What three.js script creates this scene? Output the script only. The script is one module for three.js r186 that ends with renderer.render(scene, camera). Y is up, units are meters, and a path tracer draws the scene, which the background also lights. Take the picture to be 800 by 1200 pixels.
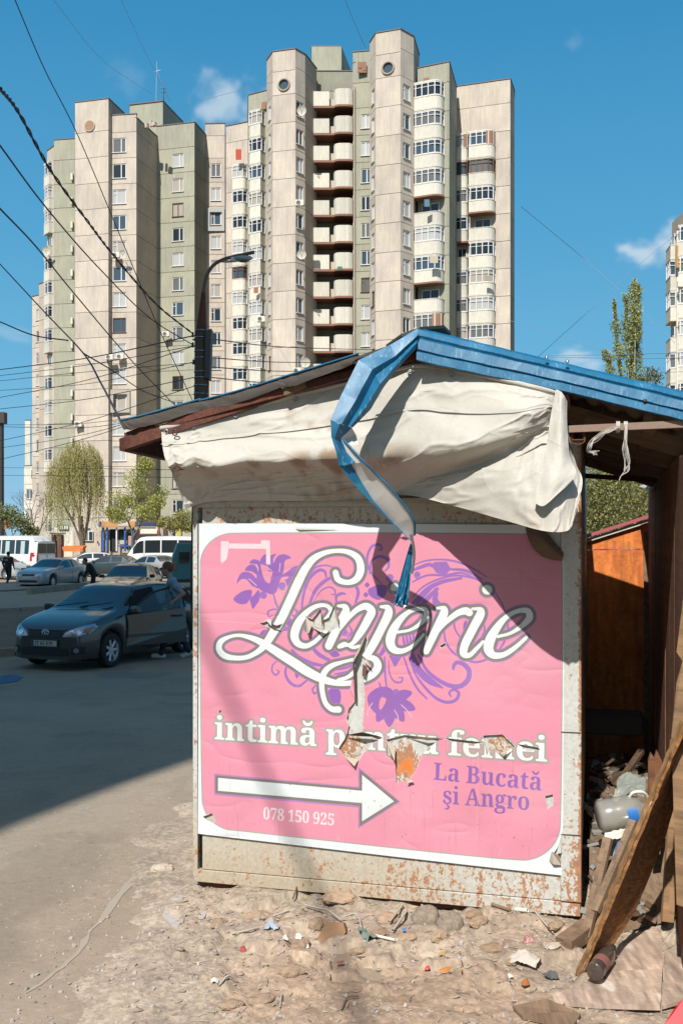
import * as THREE from 'three';
import { mergeGeometries } from 'three/addons/utils/BufferGeometryUtils.js';
import { RoundedBoxGeometry } from 'three/addons/geometries/RoundedBoxGeometry.js';

// ---------------------------------------------------------------- camera, sky, sun, exposure
const scene = new THREE.Scene();
const F = 1160, CX = 400, HY = 635, EYE = 1.6, PI = Math.PI;      // focal length, centre column and horizon row, measured in the 800 x 1200 photograph
const camera = new THREE.PerspectiveCamera(2 * Math.atan(600 / F) * 180 / PI, 2 / 3, 0.05, 4000);
camera.position.set(0, EYE, 0);
camera.lookAt(0, EYE, -1);
camera.setViewOffset(800, 1200, 0, -(HY - 600), 800, 1200);       // level lens shifted up, verticals stay upright
camera.updateProjectionMatrix();
const renderer = new THREE.WebGLRenderer({ antialias: true });
renderer.setSize(682, 1024);
renderer.toneMapping = THREE.LinearToneMapping;
renderer.toneMappingExposure = 1.46;
renderer.shadowMap.enabled = true;

const SUN_AZ = 19 * PI / 180, SUN_EL = 46 * PI / 180;
const sunDir = new THREE.Vector3(-Math.sin(SUN_AZ) * Math.cos(SUN_EL), Math.sin(SUN_EL), Math.cos(SUN_AZ) * Math.cos(SUN_EL));
const sun = new THREE.DirectionalLight(new THREE.Color(1, 0.975, 0.94), 4.6);
sun.position.copy(sunDir).multiplyScalar(120);
sun.castShadow = true;
sun.shadow.mapSize.set(4096, 4096);
Object.assign(sun.shadow.camera, { left: -90, right: 90, top: 90, bottom: -90, near: 1, far: 400 });
scene.add(sun, sun.target);

// ---------------------------------------------------------------- random numbers and noise
function rng(s) { return () => { s = (s + 0x6d2b79f5) | 0; let t = Math.imul(s ^ (s >>> 15), 1 | s); t = (t + Math.imul(t ^ (t >>> 7), 61 | t)) ^ t; return ((t ^ (t >>> 14)) >>> 0) / 4294967296; }; }
const clamp = (x, a = 0, b = 1) => Math.min(b, Math.max(a, x));
const lerp = (a, b, t) => a + (b - a) * t;
const smooth = (a, b, x) => { const t = clamp((x - a) / (b - a)); return t * t * (3 - 2 * t); };
const TABLE = (() => { const r = rng(99), t = new Float32Array(65536); for (let i = 0; i < 65536; i++) t[i] = r(); return t; })();
function hash(i, j, s) { let h = Math.imul(i, 73856093) ^ Math.imul(j, 19349663) ^ Math.imul(s, 83492791); h ^= h >>> 15; return TABLE[(h ^ (h >>> 7)) & 65535]; }
function vnoise(x, y, per, s) {                                   // value noise that repeats after per cells
  const i = Math.floor(x), j = Math.floor(y), fx = x - i, fy = y - j, i0 = ((i % per) + per) % per, j0 = ((j % per) + per) % per, i1 = i0 + 1 === per ? 0 : i0 + 1, j1 = j0 + 1 === per ? 0 : j0 + 1;
  const a = fx * fx * (3 - 2 * fx), b = fy * fy * (3 - 2 * fy), p = hash(i0, j0, s), q = hash(i0, j1, s);
  const top = p + (hash(i1, j0, s) - p) * a; return top + (q + (hash(i1, j1, s) - q) * a - top) * b;
}
function fbm(u, v, per, oct, s = 1, gain = 0.5) {
  let sum = 0, amp = 1, tot = 0;
  for (let o = 0; o < oct; o++) { sum += amp * vnoise(u * per, v * per, per, s + o * 17); tot += amp; amp *= gain; per *= 2; }
  return sum / tot;
}

// ---------------------------------------------------------------- the sky: blue April air with a few small clouds all round
function makeSky() {
  const W = 3072, H = 1536, data = new Float32Array(W * H * 4);
  const keys = [[-90, .22, .20, .17], [-2, .20, .20, .20], [0, .36, .60, .78], [5, .235, .53, .76], [10, .15, .455, .715], [17, .095, .375, .645], [29, .042, .265, .525], [50, .045, .20, .42], [90, .055, .17, .37]];  // upper sky out of view made paler and redder to warm the shade
  const col = (e, c) => { let k = 0; while (k < keys.length - 2 && keys[k + 1][0] < e) k++; const a = keys[k], b = keys[k + 1], t = clamp((e - a[0]) / (b[0] - a[0])); return lerp(a[c], b[c], t); };
  // clouds: azimuth (0 = straight ahead, + right), elevation, half width, half height (degrees), density
  const clouds = [[-7.0, 23.6, 2.0, 1.7, .75], [-4.9, 23.4, 1.4, 1.3, .6], [16.9, 15.6, 1.7, 1.0, .85], [18.6, 15.9, 2.0, 1.2, .9], [20.6, 15.6, 2.2, 1.2, .8], [13.4, 10.2, 2.3, .7, .7], [-18.5, 11.3, 2.2, .6, .25], [-12.2, 24.6, 1.2, 1, .10], [13.3, 26.2, .6, .5, .12],
    [-40, 14, 6, 2, .6], [38, 19, 5, 2.4, .7], [55, 11, 7, 2, .6], [-70, 20, 6, 3, .6], [85, 16, 8, 3, .6], [-110, 13, 8, 2, .6], [125, 20, 7, 3, .6], [150, 12, 9, 2, .6], [-150, 15, 7, 2, .6]];
  for (let r = 0; r < H; r++) {
    const el = ((r + .5) / H - .5) * 180, base = [1, 2, 3].map((c) => col(el, c)), near = clouds.filter((c) => Math.abs(el - c[1]) < 2 * c[3]);
    for (let q = 0; q < W; q++) {
      const ang = ((q + .5) / W - .5) * 360, o = (r * W + q) * 4;  // x = cos, z = sin of this angle; straight ahead (-z) is -90
      let az = ang + 90; if (az > 180) az -= 360;
      let a = 0;
      for (const [ca, ce, hw, hh, dn] of near) {
        let dx = az - ca; if (dx > 180) dx -= 360; if (dx < -180) dx += 360;
        const x = dx * Math.cos(ce * PI / 180) / hw, y = (el - ce) / hh;
        if (x * x + y * y > 4) continue;
        const n = fbm((dx / hw) * .11 + ca * .37 + 8, (el - ce) / hh * .11 + ce * .21 + 8, 16, 5, 5, .55), e = 1 - Math.sqrt(x * x + y * y) + (n - .5) * 1.7;
        a = Math.max(a, dn * smooth(0, .95, e));
      }
      const sx = Math.cos(ang * PI / 180) * Math.cos(el * PI / 180) * sunDir.x + Math.sin(el * PI / 180) * sunDir.y + Math.sin(ang * PI / 180) * Math.cos(el * PI / 180) * sunDir.z, g = el > 0 ? .8 * Math.pow(Math.max(0, sx), 10) + .26 * Math.pow(Math.max(0, sx), 3) : 0;  // warm glow added round the unseen sun to lift and warm the shade
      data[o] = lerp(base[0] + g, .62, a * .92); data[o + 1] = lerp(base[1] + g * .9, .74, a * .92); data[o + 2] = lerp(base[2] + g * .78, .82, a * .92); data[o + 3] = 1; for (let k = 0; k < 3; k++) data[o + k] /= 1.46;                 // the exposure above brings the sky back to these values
    }
  }
  const t = new THREE.DataTexture(data, W, H, THREE.RGBAFormat, THREE.FloatType);
  t.mapping = THREE.EquirectangularReflectionMapping; t.magFilter = THREE.LinearFilter; t.minFilter = THREE.LinearFilter; t.wrapS = THREE.RepeatWrapping; t.needsUpdate = true;
  return t;
}
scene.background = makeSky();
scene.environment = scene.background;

// ---------------------------------------------------------------- helpers: names, things, parts
const taken = {};
function numbered(name) { const n = taken[name] ?? 0; taken[name] = n + 1; return n ? name + '_' + String(n).padStart(3, '0') : name; }
function thing(name, label, category, pos = [0, 0, 0], turn = 0, group) {
  const o = new THREE.Group(); o.name = numbered(name); scene.add(o);
  if (pos.isVector3) o.position.copy(pos); else o.position.set(...pos);
  o.rotation.y = turn; o.userData = { label, category }; if (group) o.userData.group = group;
  return o;
}
function shade(o) { o.traverse((m) => { if (m.isMesh) { m.castShadow = true; m.receiveShadow = true; } }); return o; }
function part(name, g, m, parent, label) {
  const o = new THREE.Mesh(Array.isArray(g) ? join(g) : g, m); o.name = name; parent.add(o);
  o.castShadow = o.receiveShadow = true; if (label) o.userData.label = label;
  return o;
}
function one(name, label, category, g, m, pos = [0, 0, 0], turn = 0, group) {           // a thing that is one mesh
  const o = new THREE.Mesh(Array.isArray(g) ? join(g) : g, m); o.name = numbered(name); scene.add(o);
  if (pos.isVector3) o.position.copy(pos); else o.position.set(...pos);
  o.rotation.y = turn; o.castShadow = o.receiveShadow = true; o.userData = { label, category }; if (group) o.userData.group = group;
  return o;
}
function struct(name, g, m) { const o = new THREE.Mesh(Array.isArray(g) ? join(g) : g, m); o.name = name; o.userData.kind = 'structure'; o.castShadow = o.receiveShadow = true; scene.add(o); return o; }

// ---------------------------------------------------------------- helpers: geometry
const V = (x, y, z) => new THREE.Vector3(x, y, z);
function clean(g) {
  g = g.index ? g.toNonIndexed() : g.clone();
  if (!g.attributes.normal) g.computeVertexNormals();
  if (!g.attributes.uv) g.setAttribute('uv', new THREE.BufferAttribute(new Float32Array(g.attributes.position.count * 2), 2));
  for (const k of Object.keys(g.attributes)) if (!['position', 'normal', 'uv'].includes(k)) g.deleteAttribute(k);
  return g;
}
const join = (list) => list.length === 1 ? list[0] : mergeGeometries(list.map(clean));
function triUV(g) {                                               // uv in metres, from the side a face looks to
  const p = g.attributes.position, n = g.attributes.normal, uv = new Float32Array(p.count * 2);
  for (let i = 0; i < p.count; i++) {
    const ax = Math.abs(n.getX(i)), ay = Math.abs(n.getY(i)), az = Math.abs(n.getZ(i));
    const [u, v] = ay > ax && ay > az ? [p.getX(i), p.getZ(i)] : ax > az ? [p.getZ(i), p.getY(i)] : [p.getX(i), p.getY(i)];
    uv[i * 2] = u; uv[i * 2 + 1] = v;
  }
  g.setAttribute('uv', new THREE.BufferAttribute(uv, 2));
  return g;
}
function box(x, y, z, w, h, d, ry = 0, rx = 0, rz = 0) { const g = triUV(new THREE.BoxGeometry(w, h, d)); if (rx) g.rotateX(rx); if (rz) g.rotateZ(rz); if (ry) g.rotateY(ry); return g.translate(x, y, z); }
function rbox(x, y, z, w, h, d, r = .02, ry = 0, seg = 2) { const g = triUV(new RoundedBoxGeometry(w, h, d, seg, r)); if (ry) g.rotateY(ry); return g.translate(x, y, z); }
function orient(g, a, b) { const dir = b.clone().sub(a); g.applyQuaternion(new THREE.Quaternion().setFromUnitVectors(V(0, 1, 0), dir.clone().normalize())); return g.translate((a.x + b.x) / 2, (a.y + b.y) / 2, (a.z + b.z) / 2); }
function bar(a, b, r, r2 = r, n = 8) { return orient(new THREE.CylinderGeometry(r2, r, a.distanceTo(b), n, 1), a, b); }
function beam(a, b, w, h) {                                        // a box between two points, h measured upright
  const dir = b.clone().sub(a), L = dir.length(), z = dir.clone().normalize(), up = Math.abs(z.y) > .95 ? V(0, 0, 1) : V(0, 1, 0), x = up.clone().cross(z).normalize(), y = z.clone().cross(x);
  const g = triUV(new THREE.BoxGeometry(w, h, L));
  return g.applyMatrix4(new THREE.Matrix4().makeBasis(x, y, z).setPosition((a.x + b.x) / 2, (a.y + b.y) / 2, (a.z + b.z) / 2));
}
function tube(pts, r, n = 40, k = 6, closed = false) { return new THREE.TubeGeometry(new THREE.CatmullRomCurve3(pts, closed, 'centripetal'), n, r, k, closed); }
function lathe(pts, n = 20) { return new THREE.LatheGeometry(pts.map(([x, y]) => new THREE.Vector2(x, y)), n); }
function fromTris(pos, uv, idx) {
  const g = new THREE.BufferGeometry();
  g.setAttribute('position', new THREE.Float32BufferAttribute(pos, 3));
  g.setAttribute('uv', new THREE.Float32BufferAttribute(uv ?? new Array(pos.length / 3 * 2).fill(0), 2));
  if (idx) g.setIndex(idx);
  g.computeVertexNormals();
  return g;
}
// a flat or nearly flat sheet of some thickness through 3-D outline points; back = vector from front face to back face
function slab(pts, back, holes = []) {
  const n = V(0, 0, 0), c = V(0, 0, 0);
  for (let i = 0; i < pts.length; i++) { const a = pts[i], b = pts[(i + 1) % pts.length]; n.add(a.clone().cross(b)); c.add(a); }
  c.divideScalar(pts.length); n.set(0, 0, 0);
  for (let i = 0; i < pts.length; i++) n.add(pts[i].clone().sub(c).cross(pts[(i + 1) % pts.length].clone().sub(c)));
  n.normalize();
  const ax = (Math.abs(n.y) < .9 ? V(0, 1, 0) : V(1, 0, 0)).cross(n).normalize(), ay = n.clone().cross(ax);
  const flat = (p) => new THREE.Vector2(p.clone().sub(c).dot(ax), p.clone().sub(c).dot(ay));
  const all = [pts, ...holes].flat(), faces = THREE.ShapeUtils.triangulateShape(pts.map(flat), holes.map((h) => h.map(flat)));
  const pos = [], uv = [], put = (p) => { pos.push(p.x, p.y, p.z); const f = flat(p); uv.push(f.x, f.y); };
  for (const [i, j, k] of faces) { put(all[i]); put(all[j]); put(all[k]); }
  if (back) {
    for (const [i, j, k] of faces) for (const q of [k, j, i]) put(all[q].clone().add(back));
    for (const ring of [pts, ...holes]) for (let i = 0; i < ring.length; i++) {
      const a = ring[i], b = ring[(i + 1) % ring.length], a2 = a.clone().add(back), b2 = b.clone().add(back);
      for (const p of [a, a2, b, b, a2, b2]) put(p);
    }
  }
  return fromTris(pos, uv);
}
// smooth surface through a grid of control points (rows of Vector3), nu x nv cells, optional displacement
function patch(rows, nu, nv, fn) {
  const cr = (a, b, c, d, t) => .5 * (2 * b + (c - a) * t + (2 * a - 5 * b + 4 * c - d) * t * t + (3 * b - a - 3 * c + d) * t * t * t);
  const at = (arr, t) => { const n = arr.length - 1, x = clamp(t, 0, 1) * n, i = Math.min(n - 1, Math.floor(x)), f = x - i, g = (k) => arr[clamp(k, 0, n)]; const [a, b, c, d] = [g(i - 1), g(i), g(i + 1), g(i + 2)]; return V(cr(a.x, b.x, c.x, d.x, f), cr(a.y, b.y, c.y, d.y, f), cr(a.z, b.z, c.z, d.z, f)); };
  const pos = [], uv = [], idx = [];
  for (let j = 0; j <= nv; j++) for (let i = 0; i <= nu; i++) {
    const p = at(rows.map((r) => at(r, i / nu)), j / nv);
    if (fn) fn(p, i / nu, j / nv);
    pos.push(p.x, p.y, p.z); uv.push(p.x, p.y);
  }
  for (let j = 0; j < nv; j++) for (let i = 0; i < nu; i++) { const a = j * (nu + 1) + i, b = a + 1, c = a + nu + 1, d = c + 1; idx.push(a, c, b, b, c, d); }
  return fromTris(pos, uv, idx);
}
// mesh of the zero surface of f (negative inside) by surface nets
function nets(f, lo, hi, cell) {
  const n = [0, 1, 2].map((k) => Math.ceil((hi[k] - lo[k]) / cell) + 1), [nx, ny, nz] = n, val = new Float32Array(nx * ny * nz), id = (i, j, k) => (k * ny + j) * nx + i;
  for (let k = 0; k < nz; k++) for (let j = 0; j < ny; j++) for (let i = 0; i < nx; i++) val[id(i, j, k)] = f(lo[0] + i * cell, lo[1] + j * cell, lo[2] + k * cell);
  const vert = new Int32Array(nx * ny * nz).fill(-1), pos = [], idx = [];
  for (let k = 0; k < nz - 1; k++) for (let j = 0; j < ny - 1; j++) for (let i = 0; i < nx - 1; i++) {
    let sx = 0, sy = 0, sz = 0, c = 0;
    const edge = (a, b, c0, d, e, g) => { const p = val[id(i + a, j + b, k + c0)], q = val[id(i + d, j + e, k + g)]; if ((p < 0) !== (q < 0)) { const t = p / (p - q); sx += lerp(a, d, t); sy += lerp(b, e, t); sz += lerp(c0, g, t); c++; } };
    for (const [u, v] of [[0, 0], [0, 1], [1, 0], [1, 1]]) { edge(0, u, v, 1, u, v); edge(u, 0, v, u, 1, v); edge(u, v, 0, u, v, 1); }
    if (c) { vert[id(i, j, k)] = pos.length / 3; pos.push(lo[0] + (i + sx / c) * cell, lo[1] + (j + sy / c) * cell, lo[2] + (k + sz / c) * cell); }
  }
  const quad = (a, b, c, d, flip) => { if (a < 0 || b < 0 || c < 0 || d < 0) return; flip ? idx.push(a, c, b, b, c, d) : idx.push(a, b, c, c, b, d); };
  for (let k = 1; k < nz - 1; k++) for (let j = 1; j < ny - 1; j++) for (let i = 1; i < nx - 1; i++) {
    const s = val[id(i, j, k)] < 0, q = (a, b, c) => vert[id(i - a, j - b, k - c)];
    if (s !== val[id(i + 1, j, k)] < 0) quad(q(0, 1, 1), q(0, 0, 1), q(0, 1, 0), q(0, 0, 0), !s);
    if (s !== val[id(i, j + 1, k)] < 0) quad(q(1, 0, 1), q(0, 0, 1), q(1, 0, 0), q(0, 0, 0), s);
    if (s !== val[id(i, j, k + 1)] < 0) quad(q(1, 1, 0), q(0, 1, 0), q(1, 0, 0), q(0, 0, 0), !s);
  }
  return fromTris(pos, null, idx);
}

// ---------------------------------------------------------------- helpers: textures and materials
function tex(size, metres, fn, opt = {}) {                        // fn(u, v) in 0..1 -> [r, g, b] as sRGB 0..255, repeats every metres
  const data = new Uint8Array(size * size * 4);
  for (let j = 0; j < size; j++) for (let i = 0; i < size; i++) { const c = fn((i + .5) / size, (j + .5) / size), o = (j * size + i) * 4; for (let k = 0; k < 3; k++) data[o + k] = clamp(c.length ? c[k] : c, 0, 255); data[o + 3] = 255; }
  const t = new THREE.DataTexture(data, size, size, THREE.RGBAFormat); t.wrapS = t.wrapT = opt.clamp ? THREE.ClampToEdgeWrapping : THREE.RepeatWrapping;
  t.magFilter = THREE.LinearFilter; t.minFilter = THREE.LinearMipmapLinearFilter; if (!opt.data) t.colorSpace = THREE.SRGBColorSpace;
  const [mx, my] = Array.isArray(metres) ? metres : [metres, metres];
  t.repeat.set(1 / mx, 1 / my); t.needsUpdate = true;
  return t;
}
const lin = (r, g, b) => new THREE.Color().setRGB(r, g, b);
function mat(color, rough = .8, o = {}) { return new THREE.MeshStandardMaterial({ color: Array.isArray(color) ? lin(...color) : color, roughness: rough, side: THREE.DoubleSide, ...o }); }
const mix3 = (a, b, t) => [lerp(a[0], b[0], t), lerp(a[1], b[1], t), lerp(a[2], b[2], t)];

// ---------------------------------------------------------------- helpers: places
const at = (px, py, d) => V((px - CX) / F * d, EYE - (py - HY) / F * d, -d);    // the point of the place at that distance ahead
function terrain(x, z) { const d = -z; return -0.65 * smooth(4.6, 17.5, d); }
function onGround(px, py) { let d = 5; for (let i = 0; i < 250; i++) d = lerp(d, F * (EYE - terrain(0, -d)) / (py - HY), .7); return V((px - CX) / F * d, terrain(0, -d), -d); }
// ---------------------------------------------------------------- shared materials
const N2 = (x, y, s = 1, oct = 4, gain = .5) => { let sum = 0, amp = 1, tot = 0; for (let o = 0; o < oct; o++) { sum += amp * vnoise(x + 500, y + 500, 1 << 20, s + o * 13); tot += amp; amp *= gain; x *= 2.03; y *= 2.03; } return sum / tot; };
const T = {};
T.asphalt = tex(1024, 6, (u, v) => { const c = fbm(u, v, 5, 4, 3), f = fbm(u, v, 220, 2, 9), k = fbm(u, v, 60, 3, 21), g = 148 + 14 * (c - .5) + 11 * (f - .5) + 7 * (k - .5) + (f > .84 ? 12 : 0) - (f < .14 ? 12 : 0); return [g * 1.09, g * 1.0, g * .88]; });
T.asphaltBump = tex(512, 1.2, (u, v) => { const g = 255 * fbm(u, v, 90, 3, 5); return [g, g, g]; }, { data: true });
T.dirt = tex(1024, 2.3, (u, v) => { const c = fbm(u, v, 4, 5, 31), f = fbm(u, v, 150, 3, 37), k = fbm(u, v, 30, 4, 41), g = 176 + 44 * (c - .5) + 62 * (f - .5) + 44 * (k - .5); return [g * 1.0, g * .908, g * .805]; });
T.dirtBump = tex(512, .55, (u, v) => { const g = 255 * fbm(u, v, 24, 5, 45, .62); return [g, g, g]; }, { data: true });
T.concrete = (() => { const make = (b, s) => tex(512, [5.6, 5.6], (u, v) => { const c = fbm(u, v, 3, 5, s), st = fbm(u, v * .12, 40, 3, s + 5), f = fbm(u, v, 128, 2, s + 9), k = 1 + .16 * (c - .5) +   .12 * (st - .5) + .10 * (f - .5); return [b[0] * k, b[1] * k, b[2] * k * (1 - .05 * (c - .5))]; }); return { tan: make([209, 197, 184], 51), tan2: make([198, 184, 169], 57), green: make([174, 173, 155], 61), green2: make([165, 165, 147], 67), white: make([222, 218, 208], 71) }; })();
T.wood = tex(512, [.9, .9], (u, v) => { const w = fbm(u * .12, v, 40, 4, 81), g = fbm(u * .06, v, 160, 2, 85), c = fbm(u, v, 4, 3, 87), k = .72 + .42 * w + .2 * (g - .5) + .25 * (c - .5); return [150 * k, 122 * k, 96 * k]; });
T.chip = tex(512, .5, (u, v) => { const w = fbm(u * .5, v, 60, 3, 91), c = fbm(u, v, 6, 3, 95), k = .62 + .55 * w + .24 * (c - .5); return [154 * k, 116 * k, 76 * k]; });
T.grain = tex(256, .4, (u, v) => { const g = 255 * fbm(u, v, 20, 5, 99, .6); return [g, g, g]; }, { data: true });
const M = {
  asphalt: mat(0xffffff, .92, { map: T.asphalt, bumpMap: T.asphaltBump, bumpScale: .002 }),
  dirt: mat(0xffffff, .98, { map: T.dirt, bumpMap: T.dirtBump, bumpScale: .008 }),
  tan: [1, .95, .89, .97].map((k) => mat([k, k, k * .99], .9, { map: T.concrete.tan })), tan2: [1, .95, .9].map((k) => mat([k, k, k], .9, { map: T.concrete.tan2 })),
  green: [1, .96, .93].map((k) => mat([k, k, k], .9, { map: T.concrete.green })), green2: [1, .95, .9].map((k) => mat([k, k, k], .9, { map: T.concrete.green2 })),
  white: [1, .96, .91, .84].map((k) => mat([k, k, k * .985], .8, { map: T.concrete.white })),
  wood: mat(0xffffff, .9, { map: T.wood }), woodDark: mat([.42, .36, .32], .9, { map: T.wood }), woodGrey: mat([.95, 1, 1.04], .9, { map: T.wood }), chip: mat(0xffffff, .95, { map: T.chip, bumpMap: T.grain, bumpScale: .004 }),
  black: mat([.012, .012, .013], .6), rubber: mat([.018, .018, .018], .85), dark: mat([.03, .03, .032], .5), frame: mat([.78, .79, .8], .45), frameBrown: mat([.16, .07, .04], .6),
  steel: mat([.34, .35, .36], .4, { metalness: .8 }), chrome: mat([.75, .76, .78], .18, { metalness: 1 }), whitePaint: mat([.80, .80, .79], .35), pole: mat(0xffffff, .9, { map: T.concrete.tan2, color: lin(.36, .34, .32) }),
  glassDark: mat([.025, .035, .045], .06, { envMapIntensity: 1 }), glassBlue: mat([.06, .10, .14], .05), glassGrey: mat([.16, .17, .17], .12), curtain: mat([.52, .53, .52], .25), curtainWarm: mat([.46, .42, .36], .28),
  brick: mat([.34, .13, .06], .9, { bumpMap: T.grain, bumpScale: .01 }), rustRed: mat([.26, .085, .045], .8), orangeBrick: mat([.36, .19, .12], .9),
};
const PANES = [M.glassDark, M.glassBlue, M.glassGrey, M.curtain, M.glassGrey, M.curtainWarm, M.glassBlue, M.curtain];

// ---------------------------------------------------------------- ground, road, dirt
const dirtEdge = (d) => -1.0 - .05 * (d - 4.5) + .10 * Math.max(0, d - 5);
function lines(list) { const out = []; for (const [a, b, n] of list) for (let i = 0; i < n; i++) out.push(lerp(a, b, i / n)); out.push(list[list.length - 1][1]); return out; }
function gridSheet(xs, zs, h, keep) {
  const pos = [], uv = [], idx = [];
  for (const z of zs) for (const x of xs) { pos.push(x, h(x, z), z); uv.push(x, z); }
  for (let j = 0; j < zs.length - 1; j++) for (let i = 0; i < xs.length - 1; i++) { if (keep && !keep((xs[i] + xs[i + 1]) / 2, (zs[j] + zs[j + 1]) / 2)) continue; const a = j * xs.length + i, b = a + 1, c = a + xs.length, d = c + 1; idx.push(a, b, c, b, d, c); }
  const g = fromTris(pos, uv, idx), nn = g.attributes.normal; if (nn.getY(0) < 0) { for (let i = 0; i < nn.count; i++) nn.setXYZ(i, -nn.getX(i), -nn.getY(i), -nn.getZ(i)); for (let i = 0; i < idx.length; i += 3) [idx[i + 1], idx[i + 2]] = [idx[i + 2], idx[i + 1]]; g.setIndex(idx); }
  return g;
}
struct('ground', gridSheet(lines([[-1500, -200, 8], [-200, -40, 8], [-40, 40, 20], [40, 200, 8], [200, 1500, 8]]), lines([[-2500, -300, 8], [-300, -100, 6], [-100, -20, 16], [-20, -2, 30], [-2, 60, 10]]), (x, z) => terrain(x, z) - .06), mat(0xffffff, .98, { map: T.dirt, color: lin(.55, .58, .48) }));
{
  const road = struct('road', gridSheet(lines([[-70, -8, 20], [-8, -3, 50], [-3, 0, 90], [0, 60, 20]]), lines([[-98, -20, 30], [-20, -8, 60], [-8, -2, 150], [-2, 30, 12]]), (x, z) => terrain(x, z) + .006 * (N2(x * .7, z * .7, 3, 2) - .5)), M.asphalt.clone()), p = road.geometry.attributes.position, col = new Float32Array(p.count * 3);
  for (let i = 0; i < p.count; i++) { const x = p.getX(i), z = p.getZ(i), d = -z, along = x + .22 * z, band = N2(along * 1.6, z * .12, 301, 3), n = N2(x * .8, z * .8, 303, 4), f = N2(x * 5, z * 5, 305, 3), edge = dirtEdge(d) - x, dust = smooth(1.3, -.1, edge + 1.2 * (n - .5) + .5 * (f - .5)) * smooth(14, 7, d), k = .93 - .13 * smooth(.60, .70, N2(x * 1.3, z * 1.3, 311, 3)) - .09 * smooth(.64, .70, N2(x * 3.1, z * 2.2, 313, 2)) + .24 * (band - .5) + .14 * (n - .5) + .07 * (f - .5); col.set([k * (1 + .12 * dust), k * (1 + .08 * dust), k * (1 + .05 * dust)], i * 3); }
  road.geometry.setAttribute('color', new THREE.BufferAttribute(col, 3)); road.material.vertexColors = true;
}
function dirtHeight(x, z) {
  const d = -z, m = smooth(-.22, .30, x - dirtEdge(d) + .5 * (N2(x * 2.2, z * 2.2, 7, 3) - .5));
  const front = .35 + .65 * smooth(3.1, 3.7, d) * (1 - smooth(4.7, 5.2, d)), n1 = N2(x * 3.1, z * 3.1, 11, 3), n2 = N2(x * 11, z * 11, 15, 4, .62), n3 = Math.abs(N2(x * 6 + N2(x * 4, z * 4, 19, 2), z * 6, 23, 3) - .5) * 2;
  const clod = smooth(.46, .60, N2(x * 9 + 3, z * 9, 27, 2)) * .017 * front * smooth(-.9, -.3, x);
  const alley = smooth(1.05, 1.3, x + .26 * (d - 4)) * .05 * smooth(3.3, 3.9, d);
  return terrain(x, z) + lerp(-.02, .012 + front * (.060 * (n1 - .5) + .030 * (n2 - .5) - .014 * n3 + 1.7 * clod) + .012 * smooth(3.6, 4.1, d) + alley, m);
}
{
  const xs = lines([[-1.75, 2.6, 330]]), zs = lines([[-7.6, -5.4, 60], [-5.4, -2.7, 230]]), dirt = struct('dirt', gridSheet(xs, zs, dirtHeight), M.dirt), p = dirt.geometry.attributes.position, col = new Float32Array(p.count * 3);
  for (let i = 0; i < p.count; i++) { const x = p.getX(i), z = p.getZ(i), a = N2(x * 1.3, z * 1.3, 41, 4), b = N2(x * 4, z * 4, 43, 4), k = .90 + .34 * (a - .5) + .22 * (b - .5), r = smooth(.46, .62, N2(x * .9 + 3, z * .9, 47, 3)) * smooth(4.6, 3.4, -z); col.set([k * (1 + .02 * r), k * (1 - .08 * r), k * (1 - .16 * r)], i * 3); }
  dirt.geometry.setAttribute('color', new THREE.BufferAttribute(col, 3)); dirt.material = M.dirt.clone(); dirt.material.vertexColors = true;
}
const roadAt = (x, z) => terrain(x, z) + .006 * (N2(x * .7, z * .7, 3, 2) - .5);
// thin sheets lying on the ground: mud streaks, an old painted mark, worn patches
function groundSheet(pts, lift, seed = 1, jit = .012) {            // outline in photo pixels, roughened
  const R = rng(seed), w = [], P = pts.map(([x, y]) => onGround(x, y));
  for (let i = 0; i < P.length; i++) { const a = P[i], b = P[(i + 1) % P.length], n = Math.max(1, Math.ceil(a.distanceTo(b) / .06)); for (let k = 0; k < Math.min(n, 24); k++) { const q = a.clone().lerp(b, k / Math.min(n, 24)); q.x += (R() - .5) * jit; q.z += (R() - .5) * jit * 1.5; q.y = roadAt(q.x, q.z) + lift; w.push(q); } }
  return slab(w, null);
}
{
  const mark = [[166, 1019, 4], [152, 1036, 6], [138, 1052, 7], [126, 1068, 6], [114, 1082, 3.5], [106, 1093, 2.5], [99, 1104, 4.5], [90, 1118, 4], [80, 1128, 2.5], [66, 1139, 3.5], [48, 1152, 3], [30, 1163, 2]];
  struct('road_marking', groundSheet([...mark.map(([x, y, w]) => [x - w / 2, y - w * .25]), ...mark.slice().reverse().map(([x, y, w]) => [x + w / 2, y + w * .25])], .0022, 3, .014), mat([.43, .365, .29], .95));
  struct('asphalt_patch', groundSheet([[112, 790], [150, 787], [172, 790], [160, 794], [124, 795]], .002, 8, .10), mat([.26, .23, .20], .95));
  struct('painted_mark', groundSheet([[0, 793], [14, 791], [28, 794], [20, 799], [0, 802]], .008, 6, .05), mat([.05, .16, .30], .9));
  const pv = [[200, 1060], [222, 1056], [246, 1066], [240, 1082], [226, 1098], [205, 1096], [190, 1080]].map(([x, y]) => { const q = onGround(x, y); q.y = dirtHeight(q.x, q.z); return q; });
  const top = pv.reduce((m, q) => m + q.y / pv.length, 0); pv.forEach((q) => { q.y = top + .004; });
  struct('concrete_patch', slab(pv, V(0, -.05, 0)), mat([.52, .48, .43], .95, { bumpMap: T.grain, bumpScale: .006 }));
}
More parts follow.
